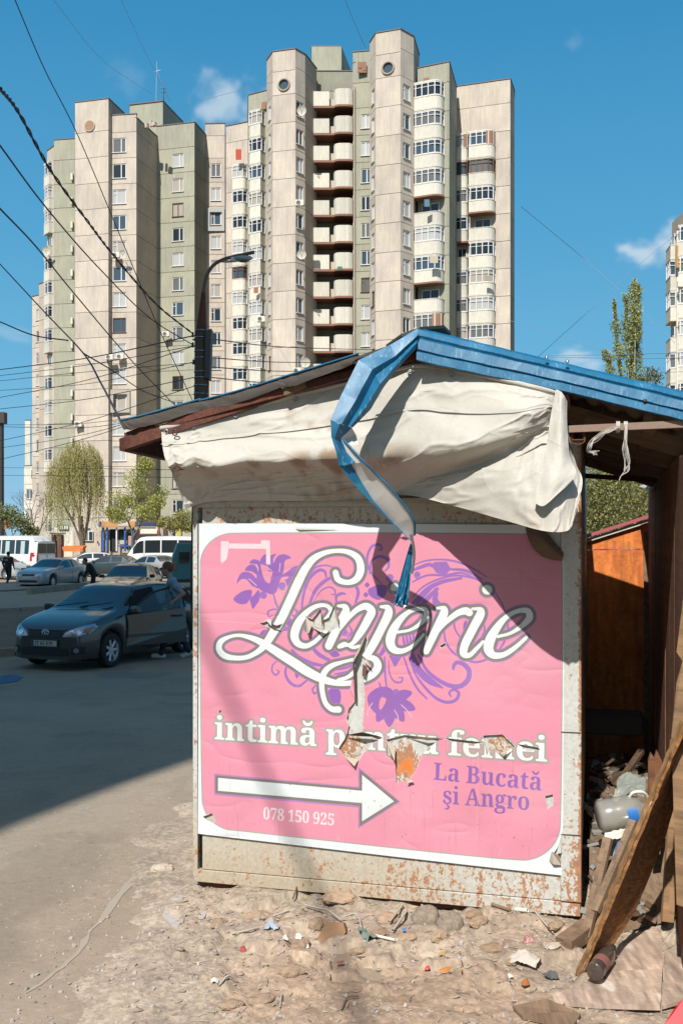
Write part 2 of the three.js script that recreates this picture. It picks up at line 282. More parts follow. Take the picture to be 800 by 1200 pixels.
// the far side of the street: verge, kerbs and pavement strips on the parking plane
{
  const P = (x, y) => onGround(x, y), kerbM = mat(0xffffff, .9, { map: T.concrete.tan2, color: lin(.62, .62, .62) });
  const strip = (pts, lift, m, name, back) => struct(name, slab(pts.map(([x, y]) => P(x, y).add(V(0, lift, 0))), V(0, -(back ?? lift + .1), 0)), m);
  strip([[-90, 722], [50, 718], [75, 728], [20, 768], [-60, 772]], .06, mat(0xffffff, .98, { map: T.dirt, color: lin(.42, .36, .30) }), 'verge');
  strip([[-90, 690], [60, 682], [66, 686], [40, 692], [-90, 699]], .10, kerbM, 'pavement');
  strip([[-90, 699], [40, 692], [116, 686], [140, 692], [60, 716], [-90, 722]], .022, mat(0xffffff, .92, { map: T.asphalt, color: lin(.92, .94, .98) }), 'path');
  const NTH = ['first', 'second', 'third', 'fourth', 'fifth', 'sixth', 'seventh', 'eighth', 'ninth', 'tenth', 'eleventh', 'twelfth'], kerb = (a, b, w, h, row) => { const p = P(...a), q = P(...b), n = Math.max(1, Math.round(p.distanceTo(q) / 1.0)); for (let i = 0; i < n; i++) { const s = p.clone().lerp(q, (i + .02) / n), e = p.clone().lerp(q, (i + .98) / n); s.y += h / 2; e.y += h / 2; one('kerb_stone', (NTH[i] ?? 'last') + ' grey kerb stone from the left in the ' + row, 'kerb stone', [beam(s, e, w, h)], kerbM, [0, 0, 0], 0, 'kerb stones along the street'); } };
  kerb([-40, 721], [52, 716], .16, .16, 'row behind the brown verge'); kerb([-30, 770], [18, 768], .15, .15, 'short row left of the dark hatchback'); kerb([34, 697], [100, 690], .2, .3, 'raised row before the silver-blue saloon');
}
// ---------------------------------------------------------------- apartment blocks: faces are strips between two plan points (photo column, distance)
const G0 = -0.65, STOREY = 2.8, ROW = (k) => EYE + 43.2 - STOREY * k;
const plan = ([px, d]) => V((px - CX) / F * d, 0, -d);
const geoCache = new Map();
const cached = (key, make) => { if (!geoCache.has(key)) geoCache.set(key, make()); return geoCache.get(key); };
function panelGeo(L, h, hole, variant) {
  return cached(['p', L.toFixed(2), h.toFixed(2), hole ? hole.map((x) => Number(x).toFixed(2)).join() : '', variant].join('|'), () => {
    const s = new THREE.Shape([[0, 0], [L, 0], [L, h], [0, h]].map(([x, y]) => new THREE.Vector2(x, y)));
    if (hole) { const [x, y, w, hh, round] = hole, p = new THREE.Path(); if (round) p.absarc(x, y, w / 2, 0, 2 * PI, true); else { p.moveTo(x - w / 2, y - hh / 2); p.lineTo(x - w / 2, y + hh / 2); p.lineTo(x + w / 2, y + hh / 2); p.lineTo(x + w / 2, y - hh / 2); p.closePath(); } s.holes.push(p); }
    const g = new THREE.ExtrudeGeometry(s, { depth: .25, bevelEnabled: false, curveSegments: 10 }); g.translate(0, 0, -.25);
    const uv = g.attributes.uv; for (let i = 0; i < uv.count; i++) uv.setXY(i, uv.getX(i) + variant * 1.7, uv.getY(i) + variant * 2.3);
    return g;
  });
}
function windowGeo(w, h, kind) {
  return cached(['w', w.toFixed(2), h.toFixed(2), kind].join('|'), () => {
    const t = .075, g = [box(0, h / 2 - t / 2, 0, w, t, .08), box(0, -h / 2 + t / 2, 0, w, t, .08), box(-w / 2 + t / 2, 0, 0, t, h - 2 * t, .08), box(w / 2 - t / 2, 0, 0, t, h - 2 * t, .08), box(0, -h / 2 - .03, .10, w + .12, .05, .22)];
    if (kind === 0) g.push(box(-w * .17, 0, 0, .09, h - 2 * t, .07), box(-w * .335, h * .2, 0, w * .3, .05, .06)); else if (kind === 1) g.push(box(w * .14, 0, 0, .10, h - 2 * t, .07)); else if (kind === 2) g.push(box(0, 0, 0, .10, h - 2 * t, .07)); else g.push(box(-w / 6, 0, 0, .08, h - 2 * t, .07), box(w / 6, 0, 0, .08, h - 2 * t, .07));
    return join(g);
  });
}
const paneGeo = (w, h) => cached(['g', w.toFixed(2), h.toFixed(2)].join('|'), () => triUV(new THREE.BoxGeometry(w - .1, h - .1, .02)).translate(0, 0, -.035));
function makeBlock(name, label, basePx) {
  const base = plan(basePx); base.y = G0;
  const b = thing(name, label, 'building', base), R = rng(name.length * 77 + basePx[0]);
  b.userData.R = undefined; delete b.userData.R;
  const self = { b, R,
    // win: {px | f, w, h, round, skip} one opening per storey
    face(A, B, top, m, win, opt = {}) {
      const a = plan(A), e = plan(B), L = a.distanceTo(e), dx = (e.x - a.x) / L, dz = (e.z - a.z) / L, turn = Math.atan2(-dz, dx);
      const holder = (o, x, y, z) => { o.position.set(a.x + dx * x - dz * z - base.x, y - base.y, a.z + dz * x + dx * z - base.z); o.rotation.y = turn; return o; };
      const yTop = EYE + top, f = win ? (win.px != null ? (() => { const k = (win.px - CX) / F; return clamp((k * -a.z - a.x) / (dx * L + k * dz * L), .05, .95); })() : win.f) : .5;
      const rows = opt.rows ?? 16, put = (y0, y1, hole, k) => { const v = (k * 7 + Math.round(A[0])) % 3; holder(part('wall_panel', panelGeo(L - .02, y1 - y0 - .05, hole, v), m[Math.floor(R() * m.length)], b), .01, y0 + .025, 0); };
      // attic
      const attic = ROW(0) + STOREY / 2;
      if (opt.port) { const mid = EYE + opt.port; put(attic, mid + 1.4, [L / 2, mid - attic, 1.15, 0, true], 40); put(mid + 1.4, yTop, null, 41); }
      else if (yTop - attic > 3.4) { const mid = attic + 2.6; put(attic, mid, null, 40); put(mid, yTop, null, 41); } else if (yTop > attic + .1) put(attic, yTop, null, 40);
      for (let k = 0; k < rows; k++) {
        const y0 = ROW(k) - STOREY / 2, has = win && !(win.skip && win.skip.includes(k)), hole = has ? [f * L, STOREY / 2 + (win.dy ?? 0), win.w, win.h] : null;
        if (y0 + STOREY > yTop) { if (y0 < yTop - .2) put(y0, yTop, null, k); continue; }
        put(y0, y0 + STOREY, hole, k);
        if (has) {
          const wm = R() < (win.brown ?? .08) ? M.frameBrown : M.frame, fr = part('window', windowGeo(win.w, win.h, win.kind ?? [0, 1, 2, 1, 0][Math.floor(R() * 5)]), wm, b);
          holder(fr, f * L, ROW(k) + (win.dy ?? 0), -.10); part('pane', paneGeo(win.w, win.h), PANES[Math.floor(R() * PANES.length)], fr);
        }
      }
      const y1 = ROW(rows - 1) - STOREY / 2; if (y1 > G0 + .3) put(G0, y1, null, 50);
      if (!opt.noCap) holder(part('parapet_cap', cached('cap' + L.toFixed(2), () => box(L / 2, 0, -.12, L + .05, .10, .36)), capMat, b), 0, yTop + .05, 0);
      return { a, dx, dz, L, turn, holder, base };
    },
    core(pts, top, m) {                                             // solid behind the faces, with its roof
      const s = new THREE.Shape(pts.map((p) => { const q = plan(p); return new THREE.Vector2(q.x - base.x, -(q.z - base.z)); }));
      const h = EYE + top - .25 - G0, g = new THREE.ExtrudeGeometry(s, { depth: h, bevelEnabled: false }); g.rotateX(-PI / 2);
      part('core_wall', triUV(g), coreMat, b);
    },
  };
  return self;
}
const doorGreen = mat([.05, .22, .16], .6);
const coreMat = mat([.15, .13, .115], .9);
const capMat = mat([.16, .14, .13], .7);
function bayShape(W, D, round, grow = 0) {                          // plan outline of a balcony, y = outwards; round: 'both', 'right', 'none'
  const w = W / 2 + grow, d = D + grow, r = Math.min(D * .85, W * .32), p = [];
  p.push([-w, 0]);
  if (round === 'both' || round === 'left') for (let i = 0; i <= 6; i++) { const t = i / 6 * PI / 2; p.push([-w + r - r * Math.cos(t), d - r + r * Math.sin(t)]); } else p.push([-w, d]);
  if (round === 'both' || round === 'right') for (let i = 0; i <= 6; i++) { const t = i / 6 * PI / 2; p.push([w - r + r * Math.sin(t), d - r + r * Math.cos(t)]); } else p.push([w, d]);
  p.push([w, 0]);
  return p;
}
function band(path, t, h) {                                         // an upright band of thickness t along a plan path
  const pos = [], uv = []; let s = 0;
  for (let i = 0; i < path.length - 1; i++) {
    const [x0, y0] = path[i], [x1, y1] = path[i + 1], L = Math.hypot(x1 - x0, y1 - y0); if (L < 1e-4) continue;
    const nx = (y1 - y0) / L * -t, ny = -(x1 - x0) / L * -t, A = (x, y, z) => [x, y, z];
    const q = [[x0, 0, y0], [x1, 0, y1], [x1, h, y1], [x0, h, y0], [x0 - nx, 0, y0 - ny], [x1 - nx, 0, y1 - ny], [x1 - nx, h, y1 - ny], [x0 - nx, h, y0 - ny]];
    for (const [a, b, c, d] of [[0, 1, 2, 3], [5, 4, 7, 6], [3, 2, 6, 7], [1, 0, 4, 5]]) for (const k of [a, b, c, a, c, d]) { pos.push(...q[k]); uv.push(s + (k === 1 || k === 2 || k === 5 || k === 6 ? L : 0), q[k][1]); }
    s += L;
  }
  const g = fromTris(pos, uv); return g;
}
function extrudePlan(path, h) { const g = new THREE.ExtrudeGeometry(new THREE.Shape(path.map(([x, y]) => new THREE.Vector2(x, y))), { depth: h, bevelEnabled: false }); g.rotateX(PI / 2).translate(0, h, 0); return triUV(g); }
function along(path, n, from, to) {                                 // n points spaced along the path between two shares of its length
  const len = [0]; for (let i = 1; i < path.length; i++) len.push(len[i - 1] + Math.hypot(path[i][0] - path[i - 1][0], path[i][1] - path[i - 1][1]));
  const out = []; for (let k = 0; k < n; k++) { const s = len[len.length - 1] * lerp(from, to, n === 1 ? .5 : k / (n - 1)); let i = 1; while (i < path.length - 1 && len[i] < s) i++; const t = (s - len[i - 1]) / Math.max(1e-5, len[i] - len[i - 1]); out.push([lerp(path[i - 1][0], path[i][0], t), lerp(path[i - 1][1], path[i][1], t), Math.atan2(path[i][1] - path[i - 1][1], path[i][0] - path[i - 1][0])]); }
  return out;
}
// a bay: parapet, glazing band with mullions, slab; kind g = glazed, o = open, b = bricked at the right, w = brown frames
function bay(blk, fc, x, y, W, D, round, kind, pm, sm = M.white[3]) {
  const g = new THREE.Group(); g.name = 'balcony'; blk.b.add(g); fc.holder(g, x, y - STOREY / 2, 0);
  const P = bayShape(W, D, round), inner = bayShape(W, D, round, -.07), k = [W.toFixed(2), D, round].join();
  part('slab', cached('bs' + k, () => extrudePlan(bayShape(W, D, round, .05), .16)), sm, g);
  part('parapet', cached('bp' + k, () => band(P, .07, 1.12).translate(0, .16, 0)), pm, g);
  part('parapet_rail', cached('br' + k, () => band(bayShape(W, D, round, .03), .13, .06).translate(0, 1.28, 0)), M.white[1], g);
  if (kind === 'o') { part('back_window', cached('bw' + k, () => box(0, 1.75, .03, W * .62, 1.3, .06)), M.glassDark, g); part('back_frame', cached('bf' + k, () => join([box(-W * .31, 1.75, .05, .07, 1.35, .1), box(0, 1.75, .05, .07, 1.35, .1), box(W * .31, 1.75, .05, .07, 1.35, .1), box(0, 2.42, .05, W * .66, .08, .1)])), M.frame, g); return g; }
  part('pane', cached('bg' + k, () => band(inner, .02, 1.32).translate(0, 1.34, 0)), PANES[Math.floor(blk.R() * 6)], g);
  const n = Math.max(4, Math.round((W + 2 * D) / .62)), fm = kind === 'w' ? M.frameBrown : M.frame;
  part('window_frame', cached('bm' + k + n, () => join([...along(P, n, .02, .98).map(([px, py, a]) => box(px, 2.0, py, .09, 1.32, .1, -a)), band(P, .09, .09).translate(0, 1.34, 0), band(P, .09, .10).translate(0, 2.58, 0), band(P, .07, .05).translate(0, 2.22, 0)])), fm, g);
  if (kind === 'b') part('brick_infill', cached('bb' + k, () => band(bayShape(W, D, round, .02).slice(-8), .1, 1.34).translate(0, 1.34, 0)), M.orangeBrick, g);
  if (kind === 'c') part('brick_infill', cached('bc' + k, () => band(bayShape(W, D, round, .02).slice(0, 2), .1, 1.34).translate(0, 1.34, 0)), M.orangeBrick, g);
  part('lintel', cached('bl' + k, () => band(bayShape(W, D, round, .02), .12, .13).translate(0, 2.68, 0)), pm, g);
  return g;
}
const slabMat = mat([.30, .155, .105], .9), portRim = mat([.42, .35, .27], .8);
function porthole(blk, fc, top, glass) {
  const o = part('porthole', new THREE.TorusGeometry(.58, .10, 8, 22), portRim, blk.b); fc.holder(o, fc.L / 2, EYE + top, .04);
  part('pane', new THREE.CylinderGeometry(.56, .56, .03, 20).rotateX(PI / 2).translate(0, 0, -.12), glass, o);
}
// the left block
{
  const L = makeBlock('apartment_block', 'tall beige and green apartment tower at left, with a round brown disc near its top', [150, 112]);
  const f0 = L.face([55.5, 117.3], [63.5, 115.8], 46.3, M.tan);
  for (let k = 0; k < 16; k++) bay(L, f0, f0.L * .45, ROW(k), f0.L * .75, .45, 'none', k % 5 === 3 ? 'o' : 'g', M.white[k % 4]);
  const f1 = L.face([63.5, 115.8], [88.2, 115.4], 47, M.green);
  for (let k = 0; k < 16; k++) { const o = part('balcony_end', cached('bend', () => rbox(0, 0, .1, .28, .8, .3, .06)), M.white[k % 4], L.b); f1.holder(o, f1.L - .28, ROW(k) - .7, .1); }
  const f2 = L.face([88.2, 108.2], [127.3, 107.2], 48, M.tan, null);
  L.face([127.3, 107.2], [146, 111], 48, M.tan2);
  const f3 = L.face([130.9, 107.95], [160, 107.6], 46.5, M.tan, { px: 140, w: 1.5, h: 1.55 });
  L.face([160, 107.6], [184.6, 112.75], 46.1, M.tan2);
  const f4 = L.face([183.4, 112.75], [228, 111.6], 47.3, M.green, { px: 208.5, w: 1.36, h: 1.5 });
  L.face([228, 111.6], [241, 115], 47.3, M.green2);
  const f5 = L.face([240.4, 115.1], [263.6, 115], 48.6, M.tan, { px: 253, w: 1.15, h: 1.5 });
  L.core([[56.5, 118], [64, 116.4], [88.6, 116], [88.8, 108.8], [127, 107.8], [131, 108.6], [159.8, 108.2], [184, 113.4], [227.6, 112.3], [240.6, 116], [263.4, 115.7], [262, 132], [60, 134]], 46, M.tan2[1]);
  L.core([[89, 108.8], [127, 107.8], [145.5, 111.6], [143, 116], [90, 116]], 48, M.tan2[1]); L.core([[240.8, 115.8], [263.3, 115.7], [262, 124], [242, 124]], 48.6, M.tan2[1]); L.core([[184, 113.4], [227.6, 112.4], [240, 115.8], [238, 124], [186, 124]], 47.2, M.green2[1]); L.core([[64, 116.4], [88.5, 116], [88, 126], [66, 126]], 47, M.green2[1]);
  // rooftop room and broken parapet
  const pent = (A, B, m) => { const a = plan(A), e = plan(B), q = L.face(A, B, 52.7, m, null, { rows: 0 }); return q; };
  const pw = part('roof_room', (() => { const s = [[152, 119], [191, 118], [215, 124], [208, 130], [154, 130]].map((p) => { const q = plan(p).sub(L.b.position); return new THREE.Vector2(q.x, -q.z); }); const g = new THREE.ExtrudeGeometry(new THREE.Shape(s), { depth: 52.5 - 45, bevelEnabled: false }); g.rotateX(-PI / 2).translate(0, EYE + 45 - G0, 0); return triUV(g); })(), M.green[1], L.b);
  part('roof_edge', (() => { const s = [[151.6, 118.9], [191.1, 117.9], [215.4, 124], [208, 130.4], [153, 130.4]].map((p) => { const q = plan(p).sub(L.b.position); return new THREE.Vector2(q.x, -q.z); }); const g = new THREE.ExtrudeGeometry(new THREE.Shape(s), { depth: .14, bevelEnabled: false }); g.rotateX(-PI / 2).translate(0, EYE + 52.5 - G0, 0); return triUV(g); })(), capMat, L.b);
  const r2 = part('roof_stub', [box(0, .2, 0, .7, .5, .4), box(1.3, .1, 0, .5, .4, .4), box(.8, .3, 0, .25, .7, .25)], M.tan2[0], L.b); r2.position.copy(at(171, 150, 109.6).sub(L.b.position)); r2.rotation.y = -.6;
  // round disc
  const disc = part('round_plaque', new THREE.CylinderGeometry(.56, .56, .12, 24).rotateX(PI / 2), mat([.42, .26, .17], .85, { bumpMap: T.grain, bumpScale: .03 }), L.b); f2.holder(disc, (at(106, 148, 107.7).x - plan([88.2, 108.2]).x), EYE + (HY - 148) / F * 107.8, .05);
  part('plaque_rim', new THREE.TorusGeometry(.58, .07, 6, 24), M.tan2[2], disc);
  // standing rain pipe in the joint, corner moulding of the tall panel
  const pipe = part('drain_pipe', [bar(V(0, 0, 0), V(0, 49, 0), .14, .14, 8)], mat([.16, .10, .07], .7), L.b); pipe.position.copy(at(265.5, HY, 113).sub(L.b.position)).setY(0);
  // lower wing far left
  const w1 = L.face([38, 128], [53, 126.5], 31.7, M.tan, { f: .5, w: 1.0, h: 1.4, skip: [] }, { rows: 16 }), w2 = L.face([46, 124.5], [56.5, 123], 32.4, M.tan2);
  L.core([[39, 128.6], [52.6, 127.1], [60, 140], [40, 142]], 31.6, M.tan2[1]);
  for (const [px, py, d, w, h, c] of [[253, 257, 114.85, 2.0, 2.7, [.52, .52, .50]], [141, 470, 107.5, 2.1, 2.5, [.50, .45, .38]]]) { const l = part('repaired_panel', join([box(0, h / 2 - .25, 0, w, .5, .02), box(0, -h / 2 + .25, 0, w, .5, .02), box(-w / 2 + .15, 0, 0, .3, h - 1, .02), box(w / 2 - .15, 0, 0, .3, h - 1, .02)]), mat(c, .9), L.b); l.position.copy(at(px, py, d).sub(L.b.position)); }
  // air conditioners' brackets, wall stains left to the texture; shop front at the foot
  L.shop = [f3, f4];
}
// the right block
{
  const B = makeBlock('apartment_block', 'tall beige and green apartment tower at centre, with two octagonal towers and stacked white balconies', [430, 101]), NR = 13, o = { rows: NR };
  const r0 = B.face([264.8, 110.8], [291, 109.6], 46.5, M.tan, null, o);
  B.face([290.4, 109.8], [291, 103.5], 46.6, M.green2, null, o);
  const r1 = B.face([291, 103.5], [313, 102.4], 46.7, M.green, null, o);
  const a1 = B.face([312.5, 100.8], [319.5, 99], 49, M.tan, { f: .5, w: .7, h: 1.4 }, o), a2 = B.face([319.5, 99], [346, 98.4], 49, M.tan, null, { rows: NR, port: (HY - 99) / F * 98.6 }), a3 = B.face([346, 98.4], [357.5, 99.5], 49, M.tan, { px: 351.2, w: 1.02, h: 1.5 }, o), a4 = B.face([357.5, 99.5], [371, 102.6], 49, M.tan2, null, o);
  porthole(B, a2, (HY - 99) / F * 98.6, M.glassBlue);
  const c0 = B.face([364.5, 103.7], [416.5, 103.7], 49.3, M.green2, null, o);
  B.face([416.6, 104], [413.2, 101.9], 49.3, M.green, null, o);
  const c1 = B.face([413.2, 101.9], [434.5, 101.6], 50.4, M.green, { px: 428.2, w: .95, h: 1.45 }, o);
  const b1 = B.face([433, 97.2], [440, 95.4], 49, M.tan, { f: .55, w: .85, h: 1.45 }, o), b2 = B.face([440, 95.4], [469, 94.6], 49, M.tan, null, { rows: NR, port: (HY - 80) / F * 95 }), b3 = B.face([469, 94.6], [484.5, 96], 49, M.tan, { px: 476.2, w: 1.05, h: 1.5 }, o), b4 = B.face([484.5, 96], [491, 99.7], 49, M.tan2, null, o);
  porthole(B, b2, (HY - 80) / F * 95, M.glassBlue);
  const e0 = B.face([489, 97.2], [526, 95.9], 46.5, M.green, null, o); B.face([526, 95.9], [534.8, 101.4], 46.5, M.green2, null, o);
  const e1 = B.face([534, 102.2], [597.5, 100.5], 47, M.tan, null, o); B.face([597.5, 100.5], [602.4, 103.3], 47, M.tan2, null, o); B.face([602.4, 103.3], [598, 118], 47, M.tan2, null, o);
  B.core([[265.4, 111.4], [290.6, 110.2], [291.4, 104.1], [312.4, 103], [320, 99.7], [346, 99.1], [357, 100.1], [365, 104.4], [416, 104.4], [434, 102.3], [440.4, 96.2], [469, 95.3], [484, 96.6], [490.4, 99], [526, 96.6], [534.4, 102.9], [597, 101.2], [602, 103.9], [598, 119], [270, 124]], 46.2, M.tan2[1]);
  B.core([[313.2, 101.2], [320, 99.7], [346, 99.1], [357, 100.1], [370.2, 102.9], [366, 109], [316, 109]], 49, M.tan2[1]); B.core([[433.8, 97.7], [440.4, 96.1], [469, 95.3], [484, 96.6], [490.4, 99.9], [486, 106], [437, 106]], 49, M.tan2[1]);
  B.core([[365, 104.4], [416, 104.4], [416, 116], [366, 116]], 49.2, M.green2[1]); B.core([[413.6, 102.6], [434, 102.3], [434, 114], [414, 114]], 50.4, M.green2[1]);
  const roomS = [[365, 103.95], [400, 103.95], [412.4, 110], [410, 116], [366, 116]].map((p) => { const q = plan(p).sub(B.b.position); return new THREE.Vector2(q.x, -q.z); });
  part('roof_room', (() => { const g = new THREE.ExtrudeGeometry(new THREE.Shape(roomS), { depth: 3, bevelEnabled: false }); g.rotateX(-PI / 2).translate(0, EYE + 49 - G0, 0); return triUV(g); })(), M.green[0], B.b);
  part('roof_edge', (() => { const g = new THREE.ExtrudeGeometry(new THREE.Shape(roomS), { depth: .15, bevelEnabled: false }); g.scale(1.01, 1.01, 1).rotateX(-PI / 2).translate(0, EYE + 52 - G0, 0); return triUV(g); })(), capMat, B.b);
  const vent = part('roof_vent', [box(0, 0, 0, .9, 1.1, .1), box(-.2, .1, .06, .35, .4, .06), box(.25, -.2, .06, .2, .3, .06)], M.orangeBrick, B.b); vent.position.copy(at(424, 79, 101.4).sub(B.b.position));
  for (const [fc, px, py, d] of [[r1, 309.5, 124, 102.4], [e0, 499, 96, 96.6]]) { const v = part('attic_vent', [box(0, 0, .03, .55, .75, .08)], M.orangeBrick, B.b); v.position.copy(at(px, py, d).sub(B.b.position)); v.rotation.y = fc.turn; }
  // centre column of balconies: flat box at the left, rounded box at the right
  const X = (fc, px) => { const k = (px - CX) / F; return (k * -fc.a.z - fc.a.x) / (fc.dx + k * fc.dz); };
  for (let k = -1; k < NR - 2; k++) {
    const g = new THREE.Group(); g.name = 'balcony'; B.b.add(g); c0.holder(g, 0, ROW(k) - 1.25, 0);
    const xa = X(c0, 365.5), xb = X(c0, 386), xc = X(c0, 391.5), xd = X(c0, 414), W2 = xd - xc, D = 2.1;
    part('slab', cached('cs', () => join([box((xa + xd) / 2, -.06, 1.0, xd - xa, .2, 2.0), extrudePlan(bayShape(W2, D + .25, 'both', .06), .2).translate((xc + xd) / 2, -.16, 0)])), slabMat, g);
    part('parapet', cached('cp', () => join([box((xa + xb) / 2, .80, 1.97, xb - xa, 1.48, .07), box(xa, .80, 1, .07, 1.48, 1.9)])), M.white[1 + (k * 5 + 5) % 3], g);
    part('rounded_parapet', cached('cr', () => { const p = bayShape(W2, D + .25, 'both'); return join([band(p, .07, 1.66).translate((xc + xd) / 2, .04, 0), ...along(p, 11, .12, .88).map(([x, y, a]) => box(x + (xc + xd) / 2, .86, y, .05, 1.58, .06, -a))]); }), M.white[1 + (k * 7 + 8) % 3], g);
    part('divider', cached('cd', () => box((xb + xc) / 2, .5, 1.5, .5, .9, .05)), M.tan2[0], g);
    part('door', cached('cdoor', () => box(xc + .9, 1.15, .05, 1.0, 2.1, .1)), k % 3 ? doorGreen : M.glassDark, g); part('back_window', cached('cwin', () => box(xa + 1.0, 1.3, .05, .9, 1.3, .1)), M.glassDark, g);
  }
  // glazed bays
  const cols = [[r0, 283, 1.45, .7, 'right', 'ggggwgggggg', 1], [r1, 303, 1.62, .9, 'left', 'ggggggcggggg', 0], [e0, 504.5, 2.75, 1.15, 'right', 'gggg' + 'oggobggg', 0], [e1, 541.5, 1.32, .9, 'both', 'bwggoggggggg', 1], [e1, 565.5, 2.55, 1.1, 'right', 'bwgoggggggg', 1]];
  cols.forEach(([fc, px, W, D, round, kinds, first], ci) => { for (let k = first; k < NR - 1; k++) bay(B, fc, X(fc, px), ROW(k) - .05, W, D, round, kinds[k - first] ?? 'g', M.white[Math.floor(B.R() * 4)], kinds[k - first + 1] === 'o' ? slabMat : M.white[3]); });
  const pipe = part('drain_pipe', [bar(V(0, 0, 0), V(0, 49, 0), .1, .1, 8)], M.tan2[2], B.b); pipe.position.copy(at(415, HY, 101.7).sub(B.b.position)).setY(0);
  const redc = part('red_cloth', rbox(0, 0, 0, .62, 1.15, .06, .02), mat([.55, .08, .04], .8), B.b); redc.position.copy(at(279.5, 181, 108.5).sub(B.b.position));
  for (const [px, py, d, w, h, c] of [[500, 238, 94.4, .5, .7, [.10, .22, .30]], [572, 326, 99.2, .7, .55, [.40, .34, .26]], [398, 314, 101, .5, .3, [.05, .24, .20]], [300, 340, 101.3, .45, .6, [.40, .16, .08]], [508, 304, 94.4, .8, .7, [.55, .50, .38]]]) { const l = part('hung_cloth', rbox(0, 0, 0, w, h, .05, .015), mat(c, .85), B.b); l.position.copy(at(px, py, d).sub(B.b.position)); }
  // stained joint lines of the tan end wall are real gaps between its panels
}

// ---------------------------------------------------------------- the kiosk: its own axes are u along the front, v up, w towards the street
const KT = -14.45 * PI / 180, K0 = V((226 - CX) / F * 4.52, 0, -4.52);
const KM = new THREE.Matrix4().compose(K0, new THREE.Quaternion().setFromAxisAngle(V(0, 1, 0), KT), V(1, 1, 1)), KI = KM.clone().invert(), KE = V(0, EYE, 0).applyMatrix4(KI);
function K(px, py, w = 0) { const d = V((px - CX) / F, -(py - HY) / F, -1).transformDirection(KI), t = (w - KE.z) / d.z; return KE.clone().addScaledVector(d, t); }
const KL = (p) => p.clone().applyMatrix4(KI);                       // world point to kiosk axes
const kThing = (name, label, cat, group) => thing(name, label, cat, K0, KT, group);
const ks = (pts, t = .002, holes = []) => slab(pts.map((p) => K(...p)), t ? V(0, 0, -t) : null, holes.map((h) => h.map((p) => K(...p))));
const KW = 1.7235, tearAt = [[410, 874], [474, 893], [588, 872]].map(([x, y]) => { const q = K(x, y, 0); return [q.x, q.y]; });
T.panel = tex(1024, [1.8, 2.1], (u, v) => {                         // pale paint, dust low down, rust flakes
  const x = u * 1.8, y = v * 2.1, c = fbm(u, v, 5, 4, 201), f = fbm(u, v, 150, 3, 203, .6), st = fbm(u, v * .22, 110, 3, 207), g = fbm(u, v, 200, 2, 211);
  let col = mix3([205, 207, 202], [186, 172, 150], clamp(clamp(1.15 - y * 2.0) * smooth(1.75, .5, x) * .95 + .55 * smooth(1.55, 1.75, y) + .35 * (c - .5))); col = col.map((k) => k * (1 + .12 * (g - .5)));
  const tear = Math.max(smooth(.10, .03, Math.hypot(x - tearAt[0][0], (y - tearAt[0][1]))), smooth(.13, .04, Math.hypot((x - tearAt[1][0]) * 1.3, y - tearAt[1][1])), .7 * smooth(.09, .02, Math.hypot(x - tearAt[2][0], y - tearAt[2][1])));
  let r = .08 + 1.0 * tear + .42 * smooth(.62, .08, y) * (.25 + .9 * smooth(.15, 1.3, x)) + .50 * smooth(1.60, 1.72, y) * smooth(1.80, 1.68, y) + .40 * smooth(1.62, 1.72, x) * smooth(1.3, .2, y) + .3 * smooth(.05, .01, x) + 1.0 * smooth(1.702, 1.718, x);
  r *= .6 + .9 * c;  const hot = smooth(.10, .03, Math.hypot((x - tearAt[1][0]) * 1.5, y - tearAt[1][1] + .02)) * smooth(.4, .6, fbm(u, v, 30, 3, 215)); const k = f * .42 + st * .28 + fbm(u, v, 330, 2, 219) * .30, a = smooth(.66 - .26 * r, .76 - .26 * r, k) * .9;
  return mix3(col, mix3([198, 120, 66], [142, 94, 66], g * 1.4 - .2).map((q, i) => lerp(q, [224, 118, 44][i], hot)), Math.max(a * .85, hot * .9));
}, { clamp: true });
T.fabric = tex(1024, [2.0, 1.0], (u, v) => { const x = u * 2 - .15, y = 1.5 + v, c = fbm(u, v, 5, 5, 221), s = fbm(u, v * .5, 30, 4, 225), f = fbm(u, v, 256, 2, 229), k = 1 + .10 * (c - .5) + .05 * (f - .5), band = smooth(.07, .01, Math.abs(y - 1.93 + .02 * Math.sin(x * 5))) * smooth(.0, .35, x) * smooth(1.25, .8, x), d = clamp(.55 * smooth(.56, .72, c * .6 + s * .4) + band * smooth(.35, .62, s) * .9 + .35 * smooth(1.80, 1.66, y) * s); return mix3([200 * k, 196 * k, 187 * k], [146, 122, 98], d * .85); }, {});
T.fabric.offset.set(.075, -1.5);
T.crease = tex(512, 1.1, (u, v) => { const w = fbm(u, v, 3, 2, 241), a = 1 - Math.abs(fbm(u + .12 * w, v * .8, 5, 3, 243) - .5) * 2, b = 1 - Math.abs(fbm(u * .5, v + .1 * w, 9, 3, 247) - .5) * 2, f = fbm(u, v, 128, 2, 249); return 255 * clamp(.42 * Math.pow(a, 9) + .3 * Math.pow(b, 12) + .25 * w + .05 * f); }, { data: true });
M.panel = mat(0xffffff, .62, { map: T.panel, bumpMap: T.grain, bumpScale: .0012 });
M.fabric = mat(0xffffff, .66, { map: T.fabric, bumpMap: T.crease, bumpScale: .0042 });
M.blue = mat(0xffffff, .48, { metalness: 0, map: tex(512, .6, (u, v) => { const c = fbm(u, v, 4, 4, 251), f = fbm(u * .3, v, 90, 2, 253), w = smooth(.70, .78, fbm(u, v * .4, 60, 3, 257)), k = 1 + .12 * (c - .5) + .08 * (f - .5); return mix3([20 * k, 106 * k, 148 * k], [150, 178, 192], w * .5 + .12 * smooth(.55, .7, c)); }), bumpMap: T.grain, bumpScale: .0006 });
M.blueBack = mat([.74, .74, .72], .42, { metalness: .2 });
